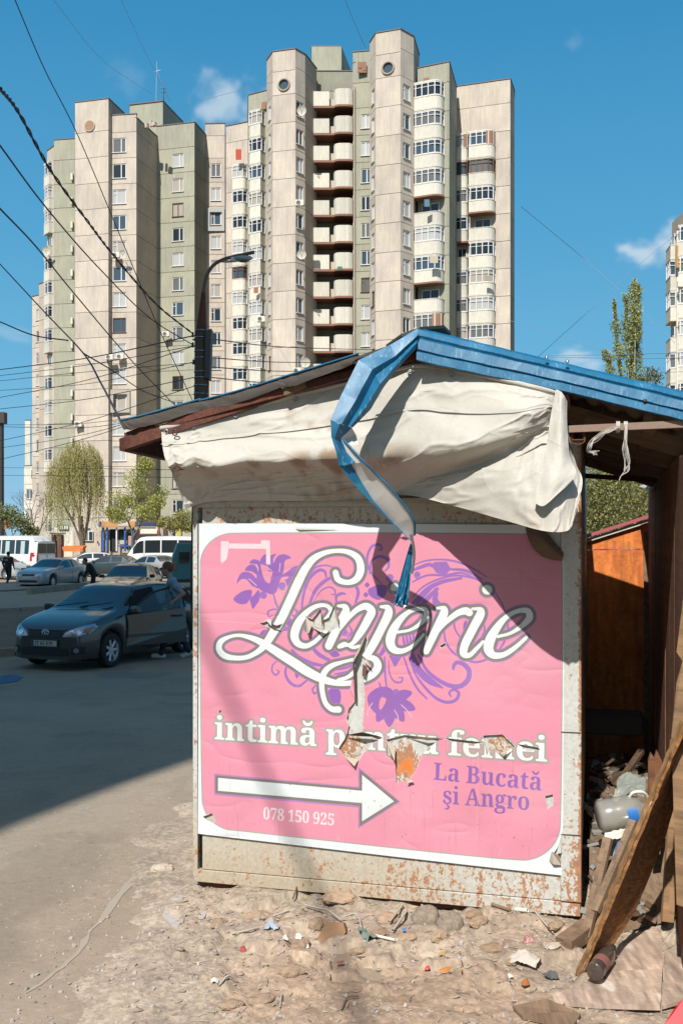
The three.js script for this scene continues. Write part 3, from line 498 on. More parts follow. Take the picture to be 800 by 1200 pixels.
M.rustSteel = mat(0xffffff, .85, { map: tex(512, .8, (u, v) => { const c = fbm(u, v, 6, 5, 231), f = fbm(u, v, 70, 3, 235), k = .75 + .5 * f; return mix3([118 * k, 62 * k, 42 * k], [84 * k, 52 * k, 40 * k], c); }) });
M.sheetGrey = mat([.075, .062, .052], .75, { bumpMap: T.grain, bumpScale: .002 });
const kiosk = kThing('kiosk', 'rusty pale metal kiosk with a pitched blue roof, pink poster on its front', 'kiosk');
{
  const back = -1.95, H = 2.02, base = .05;
  const frontUV = (g) => { const p = g.attributes.position, uv = g.attributes.uv; for (let i = 0; i < p.count; i++) uv.setXY(i, p.getX(i), p.getY(i)); return g; };
  const yk = K(300, 1021).y, ykr = K(681, 1063).y, skirtTop = (yk + ykr) / 2;
  part('front_panel', frontUV(rbox((KW - .085) / 2 + .022, (H + skirtTop) / 2, -.02, KW - .085 - .044, H - skirtTop - .003, .03, .003)), M.panel, kiosk);
  part('skirt_panel', frontUV(rbox(KW / 2, (base + skirtTop) / 2 - .001, -.017, KW - .01, skirtTop - base, .03, .003)), M.panel, kiosk);
  part('corner_post', frontUV(rbox(KW - .043, (H + skirtTop) / 2, -.018, .084, H - skirtTop - .006, .05, .005)), M.panel, kiosk);
  part('corner_post', frontUV(rbox(.011, (H + base) / 2 + .02, -.0235, .024, H - base, .045, .004)), M.panel, kiosk);
  part('side_wall', box(.006, (H + base) / 2, back / 2, .03, H - base, -back - .08), M.panel, kiosk);
  part('side_wall', box(KW - .016, (H + base) / 2, back / 2 - .03, .03, H - base, -back - .12), M.panel, kiosk);
  part('back_wall', box(KW / 2, (H + base) / 2, back, KW, H - base, .03), M.panel, kiosk);
  part('floor_frame', [box(KW / 2, base - .012, -.06, KW - .06, .03, .06), box(KW / 2, base - .012, back + .1, KW - .1, .03, .06), box(.06, base - .012, back / 2, .05, .03, -back - .2), box(KW - .06, base - .012, back / 2, .05, .03, -back - .2)], M.rustSteel, kiosk);
  for (const [u, w] of [[.14, -.2], [KW - .2, -.2], [.14, back + .2], [KW - .2, back + .2]]) part('support_block', rbox(u, .005, w, .2, .075, .2, .012), M.tan2[2], kiosk);
  // horizontal weld strip above the poster, corner seams on the right post
  part('top_rail', frontUV(rbox(KW / 2, K(300, 600).y + .04, .004, KW - .03, .035, .018, .004)), M.panel, kiosk);
  for (const py of [858, 978]) part('seam', frontUV(box(KW - .043, K(670, py).y, .0085, .08, .004, .002)), M.rustSteel, kiosk);
  // roof: two slopes from the ridge; left slope sheet lies on red beams and wood bits, right slope spans the passage
  const wf = .34, wb = -1.40, ridge = K(490, 388, wf), lo = K(140, 498, wf), ro = K(880, 505, wf);
  const at2 = (a, b, t, w, dv = 0) => V(lerp(a.x, b.x, t), lerp(a.y, b.y, t) + dv, w);
  // right slope: ribbed sheets seen from below
  const rib = (a, b, n, m, dv) => { for (let i = 0; i < n; i++) { const t0 = i / n, t1 = (i + 1) / n, q = [], N = 5, pos = [], uv = [], idx = []; for (let k = 0; k <= N * 4; k++) { const t = lerp(t0, t1, k / (N * 4)), up = [0, 0, .018, .018][k % 4]; for (const w of [wf - .02, wb]) { const p = at2(a, b, t, w, dv + up - (w === wb ? .11 : 0)); pos.push(p.x, p.y, p.z); uv.push(p.x, p.z); } } for (let k = 0; k < N * 4; k++) idx.push(k * 2, k * 2 + 1, k * 2 + 2, k * 2 + 2, k * 2 + 1, k * 2 + 3); part('roof_sheet', fromTris(pos, uv, idx), m, kiosk); } };
  rib(ridge, ro, 3, mat([.17, .12, .085], .8), -.012);
  for (const w of [-.05, -.5, -.95, -1.36]) part('purlin', beam(at2(ridge, ro, .04, w, -.095 + w * .05), at2(ridge, ro, 1, w, -.095 + w * .05), .05, .07), M.wood, kiosk);
  for (const t of [.45, .72, .98]) part('rafter', beam(at2(ridge, ro, t, wf - .06, -.05), at2(ridge, ro, t, wb, -.15), .05, .045), M.wood, kiosk);
  part('added_shade_fascia', beam(at2(ridge, ro, 0, wb - .02, -.11), at2(ridge, ro, 1, wb - .02, -.11), .02, .09), M.woodDark, kiosk);  // board added to straighten the roof shadow on the orange wall
  part('tie_beam', beam(K(676, 557, wb + .05), K(768, 563, wb + .05), .03, .025), M.woodDark, kiosk);
  // left slope: fascia beam, rafters, sheet pieces with torn blue edge
  const L = (px, py, w) => K(px, py, w);
  part('fascia_beam', beam(L(146, 521, .12), L(414, 432, .20), .05, .055), M.rustSteel, kiosk);
  part('fascia_beam', beam(L(186, 500, .14), L(486, 418, .27), .03, .03), M.rustSteel, kiosk);
  part('eave_beam', beam(L(146, 521, .12), L(190, 519, -.25), .05, .055), M.rustSteel, kiosk);
  part('eave_beam', beam(L(149, 513, .12), L(188, 498, .13), .035, .04), M.rustSteel, kiosk);
  part('rafter', beam(L(146, 521, .10), V(L(146, 521, .1).x, L(146, 521, .1).y - .02, wb), .05, .055), M.rustSteel, kiosk);
  part('purlin', beam(V(.02, 1.94, .2), V(.02, 1.94, wb), .05, .05), M.rustSteel, kiosk);
  const sheets = [[[142, 493], [160, 489], [236, 468], [240, 480], [170, 500], [146, 504]], [[234, 470], [270, 461], [330, 443], [338, 452], [270, 474], [238, 481]], [[326, 444], [362, 433], [420, 415], [420, 424], [362, 446], [330, 456]], [[416, 418], [486, 396], [488, 404], [418, 426]]];
  sheets.forEach((s, i) => {
    const f = s.map((p) => K(p[0], p[1], lerp(.17, .34, smooth(200, 480, p[0])))), top = f.slice(0, 3), low = f.slice(3).reverse();
    part('sheet_lip', patch([low, low.map((p, q) => p.clone().lerp(top[q], .5).add(V(0, 0, .004))), top], 24, 4, (p, a, b) => { p.y += (1 - b) * .012 * (N2(a * 9 + i * 7, 3, 61, 2) - .5); p.z += .010 * (N2(a * 12 + i * 5, b * 2, 63, 2) - .5); }), M.sheetGrey, kiosk); part('roof_sheet', patch([top.map((p) => p.clone().add(V(0, -.004, -.002))), top.map((p) => p.clone().add(V(.0, .02, -.6))), top.map((p) => p.clone().add(V(0, .0, -1.75)))], 12, 8), M.sheetGrey, kiosk);
    if (i < 3) part('sheet_edge', tube(top.map((p) => p.clone().add(V(0, .002, .004))), .004, 16, 5), M.blue, kiosk);
  });
  for (const [x0, y0, x1, y1, w] of [[184, 494, 204, 489, .13], [334, 458, 360, 449, .2]]) part('wood_scrap', beam(K(x0, y0, w), K(x1, y1, w), .07, .05), M.wood, kiosk);
  part('ridge_post', beam(K(488, 408, .24), K(488, 432, .24), .05, .05), M.rustSteel, kiosk);
  part('ridge_cover', slab([K(452, 404, .30), K(470, 391, .34), K(492, 383, .33), K(520, 381, .2), K(528, 389, .1), K(500, 392, .1), K(470, 398, .1)], V(0, -.012, 0)), mat([.035, .04, .035], .6), kiosk, 'black crumpled ridge sheet');
  // blue edge trim of the right slope: a folded profile along the slope
  const prof = [[.06, -.10], [.055, .19], [.047, .205], [.05, .225], [.04, .24], [.043, .30], [.030, .335], [.006, .352], [-.004, .345], [-.010, .357], [-.050, .362], [-.056, .352], [-.062, .364], [-.094, .366], [-.098, .350]].map(([v, w]) => [v - .03, w]);
  const nA = 60, pos = [], uv = [], idx = [], ta = K(489, 386, wf), tb = K(900, 484, wf);
  for (let i = 0; i <= nA; i++) for (let j = 0; j < prof.length; j++) { const t = i / nA, dent = .004 * (N2(t * 30, j * .5, 63, 2) - .5), s = j > 6 ? lerp(1, .84, smooth(0, .5, t)) : 1; pos.push(lerp(ta.x, tb.x, t), lerp(ta.y, tb.y, t) + prof[j][0] * s + dent, prof[j][1] + dent); uv.push(t * 2.5, j * .03); }
  for (let i = 0; i < nA; i++) for (let j = 0; j < prof.length - 1; j++) { const a = i * prof.length + j, b = a + prof.length; idx.push(a, b, a + 1, a + 1, b, b + 1); }
  const trim = part('edge_trim', fromTris(pos, uv, idx).toNonIndexed(), M.blue, kiosk, 'blue folded metal edge of the right roof slope'); trim.geometry.computeVertexNormals();
  for (const [px, py] of [[755, 470], [640, 419], [664, 424]]) part('screw', new THREE.SphereGeometry(.008, 8, 6).translate(...K(px, py, .365).toArray()), py > 450 ? M.dark : M.chrome, kiosk);
  // torn trim hanging from the ridge: upper band, then a turned arm showing its pale back, then a crushed tip
  const dents = (p, a, b) => { p.z += .007 * (N2(p.x * 34 + 5, p.y * 34, 131, 2) - .5); };
  const band3 = (rows, nu, nv, m, name, label) => {                 // folded sheet: flat facets between the listed lines, sharp at the folds
    const Q = rows.map((r) => r.map((p) => K(...p))), gs = [];
    for (let i = 0; i < Q.length - 1; i++) for (let j = 0; j < Q[0].length - 1; j++) { const [A, B, C, D] = [Q[i][j], Q[i][j + 1], Q[i + 1][j], Q[i + 1][j + 1]]; gs.push(patch([[A, B], [C, D]], 5, 6, dents)); }
    return part(name, gs, m, kiosk, label);
  };
  band3([[[489, 385, .36], [490, 392, .375], [489, 396, .36], [488, 402, .385], [487, 409, .37]], [[457, 404, .40], [463, 417, .415], [464, 421, .40], [465, 427, .425], [464, 434, .40]], [[420, 422, .46], [436, 433, .47], [440, 440, .445], [445, 450, .475], [450, 453, .44]], [[401, 460, .50], [417, 468, .505], [423, 474, .47], [428, 478, .49], [434, 480, .45]], [[387, 492, .54], [400, 497, .535], [407, 500, .50], [410, 500, .505], [413, 501, .46]]], 28, 40, M.blue, 'torn_trim', 'bent blue metal trim torn loose from the roof edge');
  band3([[[387, 491.5, .541], [398, 497, .537], [412.5, 501, .462]], [[388, 512, .54], [392, 514, .53], [399, 514, .48]], [[394, 530, .53], [398, 528, .53], [404, 522, .47]], [[397, 546, .515], [406, 545, .52], [418, 541, .485]]], 12, 12, M.blue, 'torn_trim');
  band3([[[398, 514, .475], [399, 518, .46], [402, 520, .50]], [[404, 506, .47], [408, 514, .44], [410, 522, .47]], [[412, 501, .462], [417, 510, .43], [420, 520, .45]]], 8, 8, M.blueBack, 'trim_back');
  const armL = [[396, 528, .52], [397, 546, .515], [414, 567, .47], [433, 587, .43], [458, 612, .37], [481, 634, .32]], armM = [[400, 516, .50], [411, 543, .485], [424, 566, .44], [438, 588, .405], [459, 611, .352], [481.4, 633.4, .305]], armR = [[402, 515, .50], [427, 542, .50], [441, 556, .46], [457, 572, .43], [484, 609, .36], [485.5, 627, .31]];
  band3([armL, armL.map((p, i) => [lerp(p[0], armM[i][0], .5), lerp(p[1], armM[i][1], .5), (p[2] + armM[i][2]) / 2 + .006]), armM], 30, 8, M.blue, 'torn_trim');
  band3([armM.map(([x, y, w]) => [x + .3, y, w - .002]), armR], 30, 6, M.blueBack, 'trim_back', 'pale back of the twisted blue trim');
  part('trim_lip', tube(armR.map((p) => K(p[0], p[1], p[2] + .003)), .0045, 40, 5), M.blue, kiosk);
  part('trim_lip', tube([[481, 626, .315], [484, 640, .30], [484.5, 655, .28], [482, 672, .27]].map((p) => K(...p)), .006, 16, 5), M.steel, kiosk);
  const tipN = 15, tp = [], tu = [], ti = [];
  for (let j = 0; j <= 14; j++) { const t = j / 14, cx = lerp(482, 469, t), cy = lerp(638, 710, t), hw = lerp(1.2, 8.4, Math.pow(t, .8)); for (let i = 0; i <= tipN; i++) { const s = i / tipN * 2 - 1, q = K(cx + s * hw, cy + (j > 12 ? 2.2 * Math.sin(i * 2.1) : 0) + s * 1.5, .26 + .014 * Math.cos(s * 4.5) * t + .008 * Math.sin(i * 1.7 + j * .4) * t + (t > .8 ? .006 * Math.sin(j * 2.6 + i) : 0)); tp.push(q.x, q.y, q.z); tu.push(q.x, q.y); } }
  for (let j = 0; j < 14; j++) for (let i = 0; i < tipN; i++) { const a = j * (tipN + 1) + i, b = a + tipN + 1; ti.push(a, b, a + 1, a + 1, b, b + 1); }
  const tip = fromTris(tp, tu, ti).toNonIndexed(); tip.computeVertexNormals(); part('torn_trim', tip, M.blue, kiosk, 'crushed lower tip of the blue trim');
  part('trim_back', ks([[464, 708, .25], [472, 713, .262], [476, 710, .255], [470, 706, .24]], .002), M.blueBack, kiosk);
  // brown angle iron under the right slope
  part('cross_beam', beam(K(659, 503.5, .33), K(860, 494.5, .33), .03, .026), mat([.30, .20, .15], .75, { bumpMap: T.grain, bumpScale: .002 }), kiosk);
  part('beam_bracket', [box(0, 0, 0, .045, .004, .05), box(-.021, .02, 0, .004, .04, .05), box(.021, .02, 0, .004, .04, .05)].map((g) => g.translate(...K(677, 516, .30).toArray())), M.rustSteel, kiosk);
  part('beam_hook', tube([K(670, 507, .32), K(668, 516, .33), K(674, 521, .33), K(684, 518, .33), K(684, 507, .32)], .003, 16, 5), M.rustSteel, kiosk);
}
// tied wires on the brown beam
{
  const R = rng(77), w = kThing('wire_bundle', 'tangle of pale wires tied round the brown beam beside the canvas', 'wires'), wm = [mat([.62, .60, .56], .6), mat([.40, .37, .33], .6), mat([.28, .22, .17], .7)];
  for (let i = 0; i < 8; i++) part('wire', tube([K(724 + R() * 3, 499, .36), K(714 - R() * 6, 503 + R() * 5, .37), K(702 - R() * 8, 510 + R() * 9, .36), K(688 + R() * 5, 520 + R() * 6, .36), K(684 + R() * 10, 527 + R() * 5, .35), K(694 + R() * 8, 528 + R() * 6, .35)], .0019, 36, 4), wm[i % 3], w);
  for (let i = 0; i < 9; i++) { const x = 731 + R() * 4; part('wire', tube([K(x, 497, .36), K(x - 1, 512, .37), K(x - 4 + R() * 9, 528, .37), K(x - 3 + R() * 9, 540 + R() * 6, .36), K(x - 3 + R() * 7, 549 + R() * 4, .36), ...(i < 2 ? [K(727, 558, .36), K(725, 563, .36)] : [])], .0019, 36, 4), wm[i % 3], w); }
  for (let i = 0; i < 6; i++) part('wire', new THREE.TorusGeometry(.020, .0028, 5, 14).rotateY(PI / 2).translate(...K(i < 3 ? 722 + i * 1.6 : 731 + (i - 3) * 1.6, 500.5, .33).toArray()), wm[0], w);
}
// ---------------------------------------------------------------- canvas awning
{
  const c = kThing('canvas_awning', 'crumpled off-white canvas hung across the kiosk front below the roof', 'awning');
  const cols = [
    [[189, 501, .15], [190, 520, .185], [195, 541, .195], [203, 556, .15], [211, 577, .11], [217, 597, .09]],
    [[214, 497, .15], [215, 518, .18], [218, 541, .215], [224, 556, .12], [232, 574, .055], [236, 590, .03]],
    [[262, 484, .155], [262, 511, .18], [264, 541, .225], [266, 555, .10], [268, 572, .045], [268, 587, .02]],
    [[340, 464, .17], [342, 502, .20], [345, 536, .24], [347, 552, .11], [349, 571, .05], [350, 587, .02]],
    [[420, 445, .20], [420, 490, .235], [421, 534, .275], [423, 551, .13], [425, 571, .055], [427, 586, .025]],
    [[488, 428, .26], [489, 478, .30], [490, 530, .33], [488, 556, .19], [484, 566, .13], [474, 580, .10]],
    [[540, 434, .31], [546, 482, .36], [548, 524, .40], [545, 546, .26], [541, 560, .28], [532, 593, .25]],
    [[600, 447, .35], [603, 481, .41], [604, 508, .415], [600, 527, .34], [600, 560, .43], [592, 610, .44]],
    [[638, 456, .36], [640, 474, .39], [638, 497, .37], [637, 512, .36], [638, 560, .47], [636, 622, .52]],
    [[654, 461, .34], [656, 484, .33], [657, 502, .31], [660, 522, .33], [664, 562, .43], [664, 622, .52]],
    [[658, 463, .30], [664, 500, .27], [670, 525, .25], [675, 545, .31], [682, 566, .38], [672, 610, .47]]];
  const rows = [0, 1, 2, 3, 4, 5].map((j) => cols.map((q) => K(...q[j])));
  part('canvas_sheet', patch(rows, 260, 110, (p, a, b) => {
    const pull = N2(a * 26 + b * 3.5, b * 2.4, 91, 3) - .5, soft = N2(a * 7 - b * 2, b * 3, 93, 3) - .5, cr = 1 - Math.abs(N2(a * 9 + b * 5, b * 6 - a * 3, 95, 3) - .5) * 2, e = smooth(0, .12, b);
    const sag = Math.exp(-Math.pow((b - .40) / .10, 2)) * Math.abs(Math.sin(a * 31 + 2.5 * Math.sin(a * 9))) * smooth(.62, .1, a) * .022;
    p.z += (.018 * pull * smooth(.15, .5, b) + .030 * soft + .009 * Math.pow(cr, 9)) * e + sag * .7; p.y -= sag * .9;
    p.y -= .006 * Math.max(0, Math.sin(a * 40)) * (1 - e);
  }), M.fabric, c);
  part('top_hem', tube(rows[0].map((p) => p.clone().add(V(0, -.004, .006))), .011, 120, 6), M.fabric, c);
  part('canvas_flap', patch([[[651, 456, .40], [658, 460, .415], [664, 470, .40]], [[645, 486, .43], [656, 490, .455], [664, 496, .43]], [[640, 520, .45], [655, 530, .49], [667, 534, .46]], [[632, 556, .50], [650, 562, .53], [674, 556, .50]], [[625, 588, .53], [636, 593, .55], [652, 580, .54]]].map((r) => r.map((q) => K(...q))), 20, 40, (p, a, b) => { p.z += .012 * (N2(a * 4, b * 8, 97, 2) - .5); }), M.fabric, c, 'folded strip of canvas hanging at the right end');
  part('canvas_flap', ks([[600, 507, .452], [625, 499, .462], [642, 493, .45], [640, 500, .44], [614, 507, .44]], .004), M.fabric, c);
  for (const a of [.03, .13, .22, .31, .40, .49, .58]) { const q = rows[0].reduce((m, p, i) => i && i <= a * 10 ? p : m, rows[0][0]), n = rows[0][Math.min(10, Math.floor(a * 10) + 1)], p = q.clone().lerp(n, (a * 10) % 1); part('eyelet', new THREE.TorusGeometry(.009, .003, 5, 12).translate(p.x, p.y - .025, p.z + .014), M.steel, c); }
  part('seam', patch([rows[1], rows[1].map((p, i) => p.clone().lerp(rows[2][i], .05))].map((r) => r.map((p) => p.clone().add(V(0, 0, .012)))), 120, 2, (p, a) => { p.z += .030 * (N2(a * 7 - .36, .9, 93, 3) - .5) * .6; }), M.fabric, c);
  part('rope_loop', new THREE.TorusGeometry(.012, .003, 6, 14).translate(...K(205, 507, .19).toArray()), M.dark, c);
  for (const [px, py, w] of [[452, 545, .29]]) part('patch_hole', ks([[px - 7, py, w], [px, py - 2, w], [px + 7, py + 1, w], [px + 1, py + 3, w]], 0), M.woodDark, c);
}
// ---------------------------------------------------------------- the poster on the kiosk front
{
  const poster = kThing('poster', 'torn pink and white poster with purple scrolls and a big right arrow', 'poster');
  const PW = .0075, S = 1120, u0 = .015, v1 = K(234, 613.5, PW).y + .012, Wm = 1.67, Hm = 1.50, cv = document.createElement('canvas'); cv.width = Math.round(Wm * S); cv.height = Math.round(Hm * S);
  const g = cv.getContext('2d'), P = (px, py) => { const k = K(px, py, PW); return [(k.x - u0) * S, (v1 - k.y) * S]; }, SC = 4.22 * S / 1120;   // canvas pixels to one photo pixel
  const poly = (pts, fill, close = true) => { g.beginPath(); pts.forEach((q, i) => { const [x, y] = P(...q); i ? g.lineTo(x, y) : g.moveTo(x, y); }); if (close) g.closePath(); if (fill) { g.fillStyle = fill; g.fill(); } };
  const blob = (pts, fill) => {                                      // smooth closed outline
    const c = new THREE.CatmullRomCurve3(pts.map((q) => V(...P(...q), 0)), true, 'centripetal').getPoints(pts.length * 8);
    g.beginPath(); c.forEach((q, i) => i ? g.lineTo(q.x, q.y) : g.moveTo(q.x, q.y)); g.closePath(); g.fillStyle = fill; g.fill();
  };
  const path = (pts) => { const c = new THREE.CatmullRomCurve3(pts.map((q) => V(...P(q[0], q[1]), q[2] * SC)), false, 'centripetal'); return c.getPoints(Math.max(24, Math.round(c.getLength() / 3))); };
  const draw = (pts, grow, col) => { g.fillStyle = col; for (const q of pts) { g.beginPath(); g.arc(q.x, q.y, Math.max(.5, q.z / 2 + grow * SC), 0, 7); g.fill(); } };
  // outline with torn places; tears are real holes to the metal behind
  const jag = (pts, n, amp, seed, closed = true) => { const q = rng(seed), out = []; const m = closed ? pts.length : pts.length - 1; for (let i = 0; i < m; i++) { const a = pts[i], b = pts[(i + 1) % pts.length]; for (let k = 0; k < n; k++) { const s = k / n, e = k ? amp : amp * .3; out.push([lerp(a[0], b[0], s) + (q() - .5) * e, lerp(a[1], b[1], s) + (q() - .5) * e]); } } if (!closed) out.push(pts[pts.length - 1]); return out; };
  const outline = [[233.2, 613.5], [300, 613.4], [420, 613.8], [530, 614.4], ...jag([[615, 615], [621, 636], [632, 650], [646, 655.5], [655, 655]], 4, 1.2, 3, false), [661, 658], [661, 684], [660.6, 688], [660.6, 760], [660, 860], [659.4, 940], ...jag([[659, 975], [655, 990], [648, 1000], [643, 1009], [657.5, 1014]], 3, 1.6, 4, false), [658, 1026], [560, 1015], [450, 1002.5], [340, 989.5], [232, 977], [232.4, 900], [232.8, 800], [233, 700]];
  const holes = [
    jag([[313, 728], [322, 734], [331, 731], [326, 738], [318, 736], [304, 731]], 2, .5, 11), jag([[358, 722], [366, 726], [375.5, 713], [378, 727], [385, 724], [391, 709], [393, 722], [396, 735], [387, 740], [380, 737], [371, 735], [361, 741], [361, 732]], 2, .8, 12),
    jag([[428.5, 744], [431, 752], [424, 768], [428, 772], [427, 790], [426.5, 805], [427, 822], [425, 845], [424.5, 858], [448, 864.5], [438, 870], [426, 882], [415, 897], [404, 887], [397, 877], [406, 861], [409, 850], [406, 842], [409, 830], [416, 820], [415.5, 800], [414, 776], [420, 765]], 3, 1.3, 13),
    jag([[452, 867], [474, 861.5], [500, 865], [516, 864], [506, 873], [494, 884], [488, 900], [479, 914], [464, 917], [463, 893], [453, 886]], 3, 1.6, 14), jag([[566, 862], [588, 860.5], [603, 875], [590, 880], [586, 884], [577, 877], [570, 884]], 3, 1.2, 15), jag([[638.5, 933], [647, 931], [648, 944], [641, 948]], 2, .8, 16), jag([[521, 865], [540, 867], [566, 870], [556, 871.5], [530, 869]], 2, .5, 17), jag([[606, 872], [630, 876], [632, 879], [618, 880]], 2, .6, 18),
    jag([[238, 957], [248, 953], [253, 960], [250, 965], [243, 961]], 2, 1, 19), jag([[515, 757], [522, 753], [521, 757], [517, 759]], 2, .5, 20), jag([[256, 834], [260, 831], [258, 836]], 1, .2, 21)];
  const drawTears = () => { const q = rng(71); for (const h of holes) { const m = h.length; for (let i = 0; i < m; i++) { const [x0, y0] = h[i], [x1, y1] = h[(i + 1) % m]; for (let k = 0; k < 5; k++) { const [a, b] = P(lerp(x0, x1, k / 5) + (q() - .5) * .8, lerp(y0, y1, k / 5) + (q() - .5) * .8); g.fillStyle = q() < .75 ? '#ded9d2' : '#b49a86'; g.globalAlpha = .5 + .5 * q(); g.beginPath(); g.ellipse(a, b, (.3 + 1.0 * q() * q()) * SC, (.3 + .8 * q()) * SC, q() * 3, 0, 7); g.fill(); } } } g.globalAlpha = 1; };
  const PINK = '#e295ab', WHITE = '#e2eaee', GREY = '#827e75', PURPLE = '#9568b4';
  g.fillStyle = WHITE; g.fillRect(0, 0, cv.width, cv.height);
  // pink field with rounded corners and a grey line round it
  const corner = (x, y, rx, ry, a0) => [...Array(9)].map((_, i) => { const a = a0 + i / 8 * PI / 2; return [x + rx * Math.cos(a), y + ry * Math.sin(a)]; });
  const field = (e) => [...corner(273 , 661, 37 + e, 35 + e, PI), ...corner(622, 663, 35 + e, 36 + e, -PI / 2), ...corner(612, 965, 43 + e, 42 + e, 0), ...corner(275, 935, 37 + e, 37 + e, PI / 2)];
  blob(field(1.6), '#aaa79f'); blob(field(.2), PINK);
  // purple scrolls: strokes are [px, py, width]
  const sc = (w, ...pts) => { const n = pts.length; draw(path(pts.map(([x, y, k], i) => [x, y, k ?? .84 * w * (.55 + .9 * Math.sin(PI * clamp((i + .5) / n)))])), 0, '#9a6fba'); };
  const scroll = (x, y, r, turns, a0, w) => { const pts = []; for (let i = 0; i <= 16; i++) { const t = i / 16, a = a0 + t * turns * 2 * PI; pts.push([x + r * (1 - t * .85) * Math.cos(a), y + r * (1 - t * .85) * Math.sin(a), w * (.7 + t)]); } draw(path(pts), 0, '#9a6fba'); };
  const fl = PURPLE, t1 = (x, y) => [230 + x / 6.667, 610 + y / 6.667], B1 = (...l) => blob(l.map(([x, y]) => t1(x, y)), fl);
  B1([318, 492], [330, 440], [360, 405], [410, 405], [450, 430], [505, 530], [440, 512], [390, 460], [350, 460]);
  B1([380, 388], [410, 350], [450, 345], [488, 400], [500, 450], [440, 400]); B1([415, 332], [445, 303], [495, 318], [520, 380], [520, 430], [470, 345]);
  B1([498, 325], [520, 275], [552, 262], [560, 300], [560, 350], [520, 345]); B1([555, 330], [570, 280], [625, 262], [600, 300], [610, 380], [570, 400]);
  B1([470, 480], [500, 340], [545, 400], [585, 440], [605, 330], [640, 275], [690, 264], [740, 292], [695, 312], [680, 400], [650, 480], [628, 550], [600, 578], [550, 565], [500, 540]);
  blob([[505, 340], [555, 400], [582, 450], [572, 490], [545, 478], [520, 430]].map(([x, y]) => t1(x, y)), PINK);
  for (const l of [[[412, 455], [440, 480], [470, 508]], [[655, 335], [652, 365], [648, 395]], [[555, 365], [570, 380], [585, 388]], [[470, 345], [482, 370], [482, 395]]]) draw(path(l.map(([x, y]) => [...t1(x, y), 1.1])), 0, '#dcb4cf');
  B1([290, 615], [355, 556], [432, 545], [425, 600], [390, 648], [340, 652]); B1([420, 610], [488, 545], [492, 620], [470, 655], [442, 690], [426, 650]); B1([660, 440], [710, 400], [760, 362], [810, 360], [800, 460], [720, 520], [690, 465]);
  blob([[668, 448], [700, 438], [722, 442], [700, 460], [676, 462]].map(([x, y]) => t1(x, y)), PINK); blob([[430, 588], [455, 560], [475, 548], [462, 568], [440, 590]].map(([x, y]) => t1(x, y)), PINK);
  scroll(308.5, 698, 4.6, 1.3, 2.6, 2.6); scroll(331, 686.5, 4.6, 1.3, 1.2, 2.6);
  sc(2, [320.5, 696], [323, 706], [327, 715]); sc(1.7, [327.7, 715], [321, 714], [314, 717], [315, 722.5], [319.5, 721]); sc(1.7, [343, 712], [348, 717], [344, 722], [341.5, 719]);
  sc(3.2, [353.5, 722], [355, 700], [362.5, 678], [374.5, 668], [380.5, 670], [382, 676]); sc(3.6, [361, 712], [370, 691], [383.5, 679], [392, 676]); sc(1.6, [364, 672], [370, 665], [382, 662.5], [392.5, 666]);
  sc(1.6, [367, 706], [376, 692.5], [386.5, 688], [392.5, 692.5], [392, 697], [388, 696]); sc(3, [394, 706], [394, 699], [400, 695.5], [404, 696]); sc(3.2, [415, 683], [419.5, 694], [416.5, 706]);
  sc(2.6, [447, 684], [433, 668.5], [430, 653.5], [436, 640], [445, 638.5], [447, 644], [443.5, 644]); sc(2.8, [433, 672], [436, 656.5], [445, 652], [454, 656], [455, 664], [451, 669]); scroll(457, 677, 4.6, 1.4, 2, 2);
  blob([[431, 691], [438, 687], [444, 685], [453, 687], [452, 696], [444, 703], [433, 698]], fl); for (const [x, y] of [[430, 685.5], [428.5, 697]]) blob([[x - 3, y], [x, y - 3], [x + 3, y], [x, y + 3]], fl);
  sc(1.9, [483, 662.5], [499.5, 657], [522, 656], [540, 660], [558, 668.5], [570, 676]); poly([[501, 663], [510, 658.5], [523, 658], [528, 667], [521, 674.5], [511, 671.5], [507, 665.5]], '#9a6fba'); sc(3, [526, 667], [546, 669], [564, 679]);
  sc(2.2, [483, 682], [499.5, 674.5], [522, 674], [540, 671.5], [559.5, 679]); sc(1.9, [483, 700], [495, 688], [513, 679], [534, 674.5], [553.5, 677.5], [567, 683.5]); sc(4, [483, 707], [499.5, 691], [517.5, 682], [540, 677.5]); scroll(489, 673.5, 4.4, 1.3, .6, 2); sc(3.4, [484, 668], [500, 662], [504, 661]);
  sc(3.5, [484, 712], [496, 698], [506, 688]); sc(4.5, [486, 718], [500, 702], [512, 690]); poly([[506, 701], [511.5, 691], [513, 703], [518, 708], [507, 713]], '#9a6fba'); sc(2, [509, 690], [512, 696], [508, 703]);
  sc(1.9, [579.5, 693.5], [590, 713], [594.5, 737], [587, 758], [578, 766]); sc(2.2, [536, 768], [542, 771.5], [557, 776], [572, 772], [582, 768]); sc(1.7, [543, 716], [534, 722], [532, 734], [540, 748], [548, 752]); sc(1.7, [565, 728], [567.5, 738], [562, 750]); blob([[543, 730], [546, 727], [546, 736], [543, 740]], fl);
  sc(2, [520, 738], [522, 752], [532, 766], [545, 772]);
  sc(4.6, [490, 768], [500, 785.5], [512, 796], [527, 803.5], [539, 804], [548, 796], [549, 785.5], [542, 778], [534.5, 776.5], [531, 781], [531, 784]); sc(7, [482, 766], [489.5, 784], [503, 797.5], [518, 806, 2]); sc(2.2, [473, 770.5], [480.5, 791.5], [489.5, 808], [500, 819]); sc(3, [479, 769], [486.5, 790], [498.5, 806.5], [512, 819], [524, 823], [534, 820], [537, 812], [531, 808], [526, 812], [528, 816]);
  poly([[455, 768], [471.5, 768], [462.5, 782]], '#9a6fba'); sc(2, [450.5, 770], [451, 790], [453, 808]); sc(1.8, [455, 773.5], [456.5, 790], [462.5, 799], [470, 799], [471, 794], [467, 794]); sc(2, [444, 800], [447, 808], [452, 814]);
